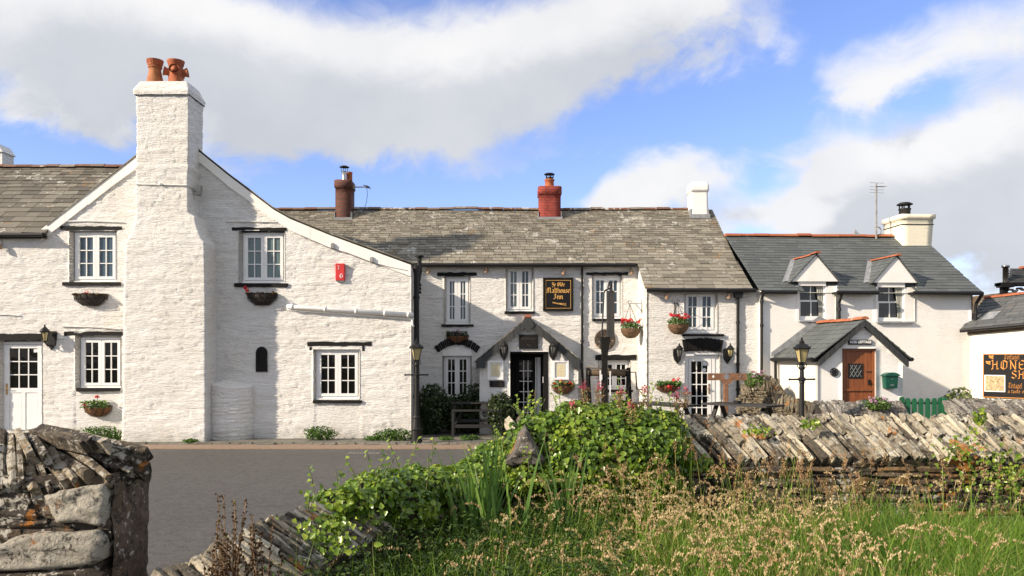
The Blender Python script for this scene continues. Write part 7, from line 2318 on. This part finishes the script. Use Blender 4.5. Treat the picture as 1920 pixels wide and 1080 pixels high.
mid = lambda x, y: np.clip(np.exp(-((x - 1.7) / 1.2) ** 2) * 1.0 + .08, 0, 1)
seed_grass('seed_grass', [
    seed_stems('a', 2100, -.8, 6.5, 5.0, 9.2, .42, .85, .17, .012, mid, .5, 1.0, .75, 40),
    seed_stems('b', 210, .3, 6.0, 7.0, 9.3, .72, 1.12, .19, .021, lambda x, y: np.clip(.35 + .6 * np.exp(-((x - 2.2) / 1.2) ** 2), 0, 1), .05, .5, .1, 44),
    seed_stems('c', 110, -1.8, 1.2, 5.0, 7.8, .45, .80, .12, .015, lambda x, y: .55 + 0 * x, .15, .85, .25, 30),
    seed_stems('d', 200, 2.5, 6.8, 5.2, 8.6, .42, .78, .15, .014, lambda x, y: .45 + 0 * x, .15, .8, .5, 26)])
# tall single stems before the wall
rt = [(2.55, 8.9, 1.0), (2.60, 8.85, .95), (2.75, 8.8, .9), (2.9, 8.9, 1.05), (3.05, 8.8, .85), (3.1, 9.0, 1.1), (3.9, 8.9, .9), (4.2, 8.8, .8), (4.6, 9.0, .95), (1.9, 8.9, .9), (2.0, 8.8, .8), (5.1, 8.9, .9), (3.3, 8.9, .9), (2.62, 9.0, .8), (4.0, 9.0, .75), (1.6, 8.9, 1.0), (1.45, 8.8, .85), (3.6, 8.8, .6), (3.75, 8.9, .7), (5.6, 8.9, .8)]
blades('tall_grass', None, M['grass'], [(a + random.uniform(-.04, .04), b, FZ) for a, b, c in rt for _ in range(4)], [(c + .15) * random.uniform(.75, 1.05) for a, b, c in rt for _ in range(4)], [random.uniform(.05, .3) for _ in range(len(rt) * 4)], [.012] * (len(rt) * 4), [random.uniform(.5, .9) for _ in range(len(rt) * 4)], .2, 4)['kind'] = 'stuff'

x, y = scatter(2600, -1.6, 1.6, 5.4, 8.3, lambda x, y: .75 + 0 * x)
n = len(x)
blades('tall_grass', None, M['grass'], np.stack([x, y, np.full(n, FZ - .02)], 1), .45 + .45 * rng.random(n), .15 + .75 * rng.random(n), .009 + .008 * rng.random(n), np.clip(.25 + .5 * rng.random(n) + .2 * (rng.random(n) < .12), 0, .95), .5, 5)['kind'] = 'stuff'

# low leafy undergrowth in the shade of the curving wall
x, y = scatter(5200, -2.5, 1.0, 4.9, 9.2, lambda x, y: np.clip(1.0 - .35 * (x > -.2), 0, 1))
n = len(x); st_h = .22 + .55 * rng.random(n) ** 1.2 * (.5 + fbm(x * 1.7, y * 1.7, 3))
pp_, nn_, tt_ = [], [], []
for lev in np.linspace(.35, 1, 6):
    for sd_ in (-1, 1):
        a = rng.random(n) * 6.283
        pp_.append(np.stack([x + np.cos(a) * .05, y + np.sin(a) * .05, FZ + st_h * lev], 1)); nn_.append(np.stack([np.cos(a) * .5, np.sin(a) * .5, .9 + 0 * a], 1)); tt_.append(rng.random(n) * .75 + .25 * (rng.random(n) < .1))
leaf_mesh('undergrowth', None, M['under'], np.concatenate(pp_), np.concatenate(nn_), .038 * (.5 + .9 * rng.random(n * 12)), np.concatenate(tt_), .6, .3)['kind'] = 'stuff'

# ------------------------------------------------------------------ ivy on the wall
blobs = [((985, 902, 8.72), (.42, .2, .15)), ((1080, 880, 9.0), (.45, .3, .35)), ((1128, 852, 9.45), (1.02, .60, .60)), ((1030, 838, 9.45), (.55, .50, .42)), ((1215, 838, 9.45), (.52, .52, .42)), ((1130, 800, 9.6), (.75, .45, .28)), ((945, 868, 9.2), (.42, .42, .26)),
         ((1075, 905, 9.15), (.8, .40, .42)), ((1200, 905, 9.25), (.55, .35, .40)), ((905, 884, 8.95), (.35, .36, .17)), ((1075, 775, 9.6), (.22, .3, .16)), ((1235, 792, 9.6), (.25, .3, .15)), ((1000, 800, 9.5), (.2, .3, .14)), ((1165, 772, 9.65), (.2, .3, .13)), ((975, 905, 9.1), (.45, .3, .3)), ((1260, 850, 9.4), (.26, .36, .30))]
low = [((640, 944, 6.75), (.26, .24, .13)), ((700, 925, 7.1), (.3, .3, .15)), ((610, 985, 6.35), (.18, .14, .09)), ((860, 915, 8.55), (.42, .36, .24)), ((790, 912, 7.95), (.42, .36, .22)), ((725, 918, 7.4), (.36, .32, .19)), ((665, 935, 6.95), (.22, .22, .10)), ((830, 950, 8.1), (.5, .30, .26)), ((740, 955, 7.25), (.4, .26, .22))]


def ivy(name, label, blobs, per, size, nshoot=60):
    o = thing(name, label, 'ivy', (0, 9.4, 0))
    og = np.array([0, 9.4, 0])
    Pp, Nn, Tt = [], [], []
    cs = [(np.array(P(*b[0])), np.array(b[1])) for b in blobs]
    for i, (c, r) in enumerate(cs):
        n = int(per * (r[0] * r[2] + r[0] * r[1] + r[1] * r[2]) * 3)
        p, v = ball_pts(n, c, r, .66)
        v = v / r; v /= np.linalg.norm(v, axis=1, keepdims=True)
        ok = np.ones(n, bool)
        for j, (c2, r2) in enumerate(cs):
            if j != i: ok &= (((p - c2) / r2) ** 2).sum(1) > .62
        ok &= p[:, 2] > .36
        e = (p - np.array([.15, 8.70, 1.31])) / np.array([.19, .45, .17]); ok &= (e ** 2).sum(1) > 1
        Pp.append(p[ok]); Nn.append(v[ok] + rng.normal(size=(ok.sum(), 3)) * .55 + np.array([0, -.1, .35])); Tt.append(np.clip(-.04 + 1.05 * fbm(p[ok, 0] * 2.6, p[ok, 2] * 2.6 + p[ok, 1], 3) + .55 * (rng.random(ok.sum()) - .4) + .5 * (rng.random(ok.sum()) < .04), 0, 1))
    p, nr, t = np.concatenate(Pp), np.concatenate(Nn), np.concatenate(Tt)
    leaf_mesh('foliage', o, M['ivy'], p - og, nr, size * (.45 + 1.15 * rng.random(len(p)) ** 1.5), t, .95, .22, droop=(0, -.3, -1.0))
    # the woody mat underneath
    mb = MB()
    for c, r in cs:
        prof = []
        nla, nlo = 9, 14; vs, fs = [], []
        for a in range(nla + 1):
            for b in range(nlo):
                th_, ph = math.pi * a / nla, 2 * math.pi * b / nlo
                v = Vector((math.sin(th_) * math.cos(ph), math.sin(th_) * math.sin(ph), math.cos(th_))); k_ = .58 + .2 * random.random()
                vs.append((c[0] + v.x * r[0] * k_, c[1] - 9.4 + v.y * r[1] * k_, c[2] + v.z * r[2] * k_))
        for a in range(nla):
            for b in range(nlo): fs.append((a * nlo + b, (a + 1) * nlo + b, (a + 1) * nlo + (b + 1) % nlo, a * nlo + (b + 1) % nlo))
        mb.add(vs, fs)
    mb.build('woody_mat', M['soil'], o)
    # straggling shoots above the mass
    mb = MB(); sp, sn = [], []
    for q in range(nshoot):
        c, r = cs[random.randrange(len(cs))]
        a = random.uniform(-1, 1); p0 = Vector((c[0] + a * r[0] * .8, c[1] - 9.4 + random.uniform(-.6, .4) * r[1], c[2] + r[2] * .8)); d_ = Vector((random.uniform(-.5, .5), random.uniform(-.3, .2), 1)).normalized(); ln = random.uniform(.10, .34)
        mb.tube([p0, p0 + d_ * ln * .5, p0 + d_ * ln + Vector((random.uniform(-.06, .06), 0, 0))], .004, 4)
        for s in np.linspace(.3, 1, 5): sp.append(p0 + d_ * ln * s + Vector((random.uniform(-.03, .03), random.uniform(-.03, .03), 0))); sn.append((random.uniform(-1, 1), -.5, .7))
    mb.build('stem', M['stem'], o)['kind'] = 'stuff'
    leaf_mesh('leaves', o, M['ivy'], sp, sn, .045, rng.uniform(.4, 1, len(sp)), .9)
    return o


ivy('ivy', 'bright ivy mound smothering the end of the field wall', blobs, 1500, .054)
ivy('ivy', 'lower ivy trailing over the curving boundary wall', low, 1600, .050, 14)


def wall_plant(label, px, py, d, w, h, n):
    o = thing('wall_creeper', label, 'wall plant', tuple(P(px, py, d)))
    p = np.stack([rng.normal(size=n) * w, -.04 - .06 * rng.random(n), rng.normal(size=n) * h], 1)
    leaf_mesh('foliage', o, M['ivy'], p, rng.normal(size=(n, 3)) * .4 + np.array([0, -1, .4]), .042 * (.5 + .9 * rng.random(n)), .35 + .6 * rng.random(n), .9)


wall_plant('yellow green creeper on the field wall face at the far right', 1880, 885, 9.33, .34, .16, 420)
wall_plant('thin creeper sprigs on the coping of the field wall near the right edge', 1800, 840, 9.28, .14, .10, 90)
wall_plant('dark creeper leaves over the pale coping of the curving boundary wall', 655, 962, 6.75, .16, .10, 260)
wall_plant('straggling leaves at the foot of the curving boundary wall coping', 590, 1010, 6.0, .20, .07, 240)
wall_plant('small green tuft rooted in the coping under the lamp post', 1512, 795, 9.52, .06, .03, 45)
wall_plant('small tuft rooted in the coping below the picnic table', 1420, 808, 9.48, .08, .03, 50)
wall_plant('green sprig on the field wall beside the ivy mound', 1322, 872, 9.33, .10, .06, 70)
wall_plant('yellowish tuft growing in the coping below the shrub', 1829, 783, 9.55, .04, .06, 60)


# ------------------------------------------------------------------ single plants
def sword_clump(label, loc, n, h, spread, group=None):
    o = thing('sword_leaf_plant', label, 'plant', loc, 0, group)
    r = np.stack([rng.normal(size=n) * spread * .35, rng.normal(size=n) * spread * .25, np.zeros(n)], 1)
    hh = h * (.55 + .5 * rng.random(n))
    az = np.where(rng.random(n) < .5, rng.normal(size=n) * .5, math.pi + rng.normal(size=n) * .5)
    blades('leaf', o, M['iris'], r, hh, .04 + .24 * rng.random(n) ** 1.3, .040 + .022 * rng.random(n), np.clip(rng.random(n) * .85 + .25 * (rng.random(n) < .15), 0, 1), .35, 6, az, rng.normal(size=n) * .5)
    return o


p = P(915, 1040, 7.5); sword_clump('clump of tall sword shaped leaves below the mortared wall end', (p.x, 7.5, FZ), 54, 1.42, .30)
p = P(1060, 1010, 7.9); sword_clump('smaller clump of slanting sword shaped leaves before the ivy mound', (p.x + .0, 7.9, FZ), 22, 1.35, .2)


def dock(label, loc, h, n):
    o = thing('dock_plant', label, 'plant', loc, 0, 'rust brown dock plants')
    mb = MB(); P_, N_ = [], []
    for q in range(n):
        a = random.random() * 6.28; ln = random.uniform(.04, .2); hh = h * random.uniform(.6, 1)
        pts = [Vector((random.uniform(-.05, .05), random.uniform(-.04, .04), 0))]
        for s in range(1, 5): pts.append(Vector((math.cos(a) * ln * (s / 4) ** 1.6 + random.uniform(-.012, .012), math.sin(a) * ln * (s / 4) ** 1.6, hh * s / 4)))
        mb.tube(pts, [.007, .006, .005, .004, .003], 5)
        for s in range(95):
            f = .32 + .68 * random.random(); i = min(3, int(f * 4)); c = pts[i].lerp(pts[i + 1], f * 4 - i)
            whorl = .017 * (1.15 - f * .6)
            P_.append(c + Vector((random.gauss(0, 1), random.gauss(0, 1), random.gauss(0, .6))) * whorl * .7); N_.append((random.gauss(0, 1), random.gauss(0, 1), random.gauss(0, 1)))
    mb.build('stem', M['dead_stem'], o)
    k = len(P_); leaf_mesh('seed_whorls', o, M['dock'], P_, N_, .016 * (.6 + .8 * rng.random(k)), rng.random(k), .9)
    k = 50; a = rng.random(k) * 6.28; leaf_mesh('leaves', o, M['under'], np.stack([np.cos(a) * .1, np.sin(a) * .1, rng.random(k) * h * .5], 1), np.stack([np.cos(a), np.sin(a), .6 + 0 * a], 1), .10 * (.5 + rng.random(k)), .3 + .7 * rng.random(k), .35, .3)


for (px, top, d, n, lab) in ((430, 915, 5.0, 15, 'tallest rust brown dock plant above the gateway kerb'), (398, 985, 4.9, 9, 'short brown dock plant at the left end of the boundary wall'), (492, 945, 5.0, 9, 'yellowish dock plant before the pale coping stones')):
    t_ = P(px, top, d); dock(lab, (t_.x, d, .3), t_.z - .3, n)


def valerian(label, px, py, d, base, lean, pinkness):
    top = P(px, py, d); o = thing('flowering_valerian', label, 'flower', (top.x + lean, d, base), 0, 'pink valerian stems above the ivy')
    h = top.z - base; mb = MB(); mb.tube([(0, 0, 0), (-lean * .3, 0, h * .5), (-lean, 0, h)], [.010, .008, .005], 5)
    for s in (.6, .75, .88): mb.tube([(-lean * s * s, 0, h * s), (-lean * s + random.uniform(-.07, .07), random.uniform(-.03, .03), h * (s + .10))], .004, 4)
    mb.build('stem', M['stem'], o)
    n = 48; p = np.stack([-lean + rng.normal(size=n) * .022, rng.normal(size=n) * .024, h - .05 + np.abs(rng.normal(size=n)) * .045], 1)
    leaf_mesh('blossom', o, M['pink_petal'], p, rng.normal(size=(n, 3)), .020 * (.6 + .8 * rng.random(n)), rng.random(n) * .5 + pinkness * .3, .9)
    n = 120; p = np.stack([-lean * .9 + rng.normal(size=n) * .034, rng.normal(size=n) * .03, h - .22 + rng.random(n) * .19], 1)
    leaf_mesh('spent_heads', o, M['seed'], p, rng.normal(size=(n, 3)), .022 * (.6 + .8 * rng.random(n)), rng.random(n) * .6, .6)['kind'] = 'stuff'
    n = 18; q = rng.random(n) * .75; p = np.stack([-lean * q * q + rng.normal(size=n) * .03, rng.normal(size=n) * .03, h * q], 1)
    leaf_mesh('leaves', o, M['basket_leaf'], p, rng.normal(size=(n, 3)) * .6 + np.array([0, -.4, .6]), .07, rng.random(n), .45)


for a in ((1095, 722, 9.5, 1.2, .05, .0, 'spent rusty valerian head nearest the porch'), (1124, 722, 9.4, 1.15, -.03, .1, 'spent valerian head in front of the sign post foot'), (1162, 731, 9.3, 1.1, .06, .6, 'pink valerian head in front of the windlass roller'),
          (1208, 728, 9.45, 1.15, -.02, 1, 'bright pink valerian head below the crank handle'), (1287, 731, 9.5, 1.1, -.09, 1, 'bright pink valerian head beside the wing door'), (1268, 739, 9.55, 1.1, .03, .8, 'small pink valerian head left of the glazed wing door'), (1074, 753, 9.3, 1.05, .03, .9, 'low pink valerian head under the porch basket'), (1184, 757, 9.1, 1.1, .0, .05, 'low rusty valerian head above the middle of the ivy mound')):
    valerian(a[6], *a[:5], a[5] * .7)

# plants against the inn in the shade
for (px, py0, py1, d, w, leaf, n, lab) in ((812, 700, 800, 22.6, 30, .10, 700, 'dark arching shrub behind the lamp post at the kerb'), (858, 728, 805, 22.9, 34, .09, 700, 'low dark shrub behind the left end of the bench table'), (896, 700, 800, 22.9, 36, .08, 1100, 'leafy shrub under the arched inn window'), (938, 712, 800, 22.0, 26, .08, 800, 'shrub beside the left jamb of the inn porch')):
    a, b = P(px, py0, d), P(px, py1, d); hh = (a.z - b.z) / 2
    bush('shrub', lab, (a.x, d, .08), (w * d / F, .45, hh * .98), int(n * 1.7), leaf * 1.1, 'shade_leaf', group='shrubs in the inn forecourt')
r0 = P(800, 790, 22.4)
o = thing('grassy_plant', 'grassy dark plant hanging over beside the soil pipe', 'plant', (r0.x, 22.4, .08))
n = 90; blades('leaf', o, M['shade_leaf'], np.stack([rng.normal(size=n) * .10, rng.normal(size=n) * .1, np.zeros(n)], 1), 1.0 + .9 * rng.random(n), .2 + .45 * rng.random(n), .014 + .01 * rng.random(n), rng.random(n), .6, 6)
# weeds along the foot of the walls
for (px, py, d, rx, rz_, n, lab) in ((190, 808, 20.95, .62, .20, 900, 'mat of green weeds under the window beside the glazed door'), (600, 820, 20.95, .46, .20, 720, 'round green weed clump at the wall foot below the lower right window'), (738, 824, 20.85, .55, .17, 800, 'spreading green weeds at the wall foot beside the lamp post'), (700, 829, 20.95, .28, .07, 260, 'low green weeds between the round clump and the lamp post'), (357, 821, 20.35, .2, .06, 140, 'small weed tuft at the foot of the chimney breast'), (70, 806, 21.2, .2, .08, 120, 'grassy weeds beside the door step'), (228, 818, 21.0, .16, .07, 110, 'small green weed tuft at the left foot of the chimney breast'), (835, 829, 20.95, .22, .06, 130, 'low weeds at the edge of the forecourt paving'), (880, 826, 21.1, .30, .07, 170, 'low weeds in front of the bench table')):
    q = P(px, py, d); bush('weed_clump', lab, (q.x, d, .085), (rx, .20, rz_), n, .055, 'weed', 'weeds', 'weeds along the wall foot', 5, shell=.3)
# garden plants of the cottage
q = P(1798, 748, 20.4); bush('shrub', 'loose pale green shrub by the corner of the shop', (q.x, 20.4, .36), (.46, .40, .60), 620, .095, 'shrub', group=None, shell=.2)
q = P(1650, 765, 18.3)
for (px, py, d, w, h_, n, lab) in ((1646, 757, 18.2, .30, .16, 380, 'mauve flowers spilling over the garden wall below the name plate'), (1414, 712, 20.9, .30, .22, 380, 'mauve flowers growing at the top of the rough hedge wall')):
    q = P(px, py, d); o = bush('flowering_plant', lab, (q.x, d, q.z - h_), (w, .25, h_), n, .06, 'basket_leaf', 'plant', None, 5)
    petals(o, 'mauve', [(random.uniform(-w, w) * .9, random.uniform(-.25, .0), h_ * random.uniform(1.2, 2.0)) for _ in range(14)], .035, n=8, r=.03)
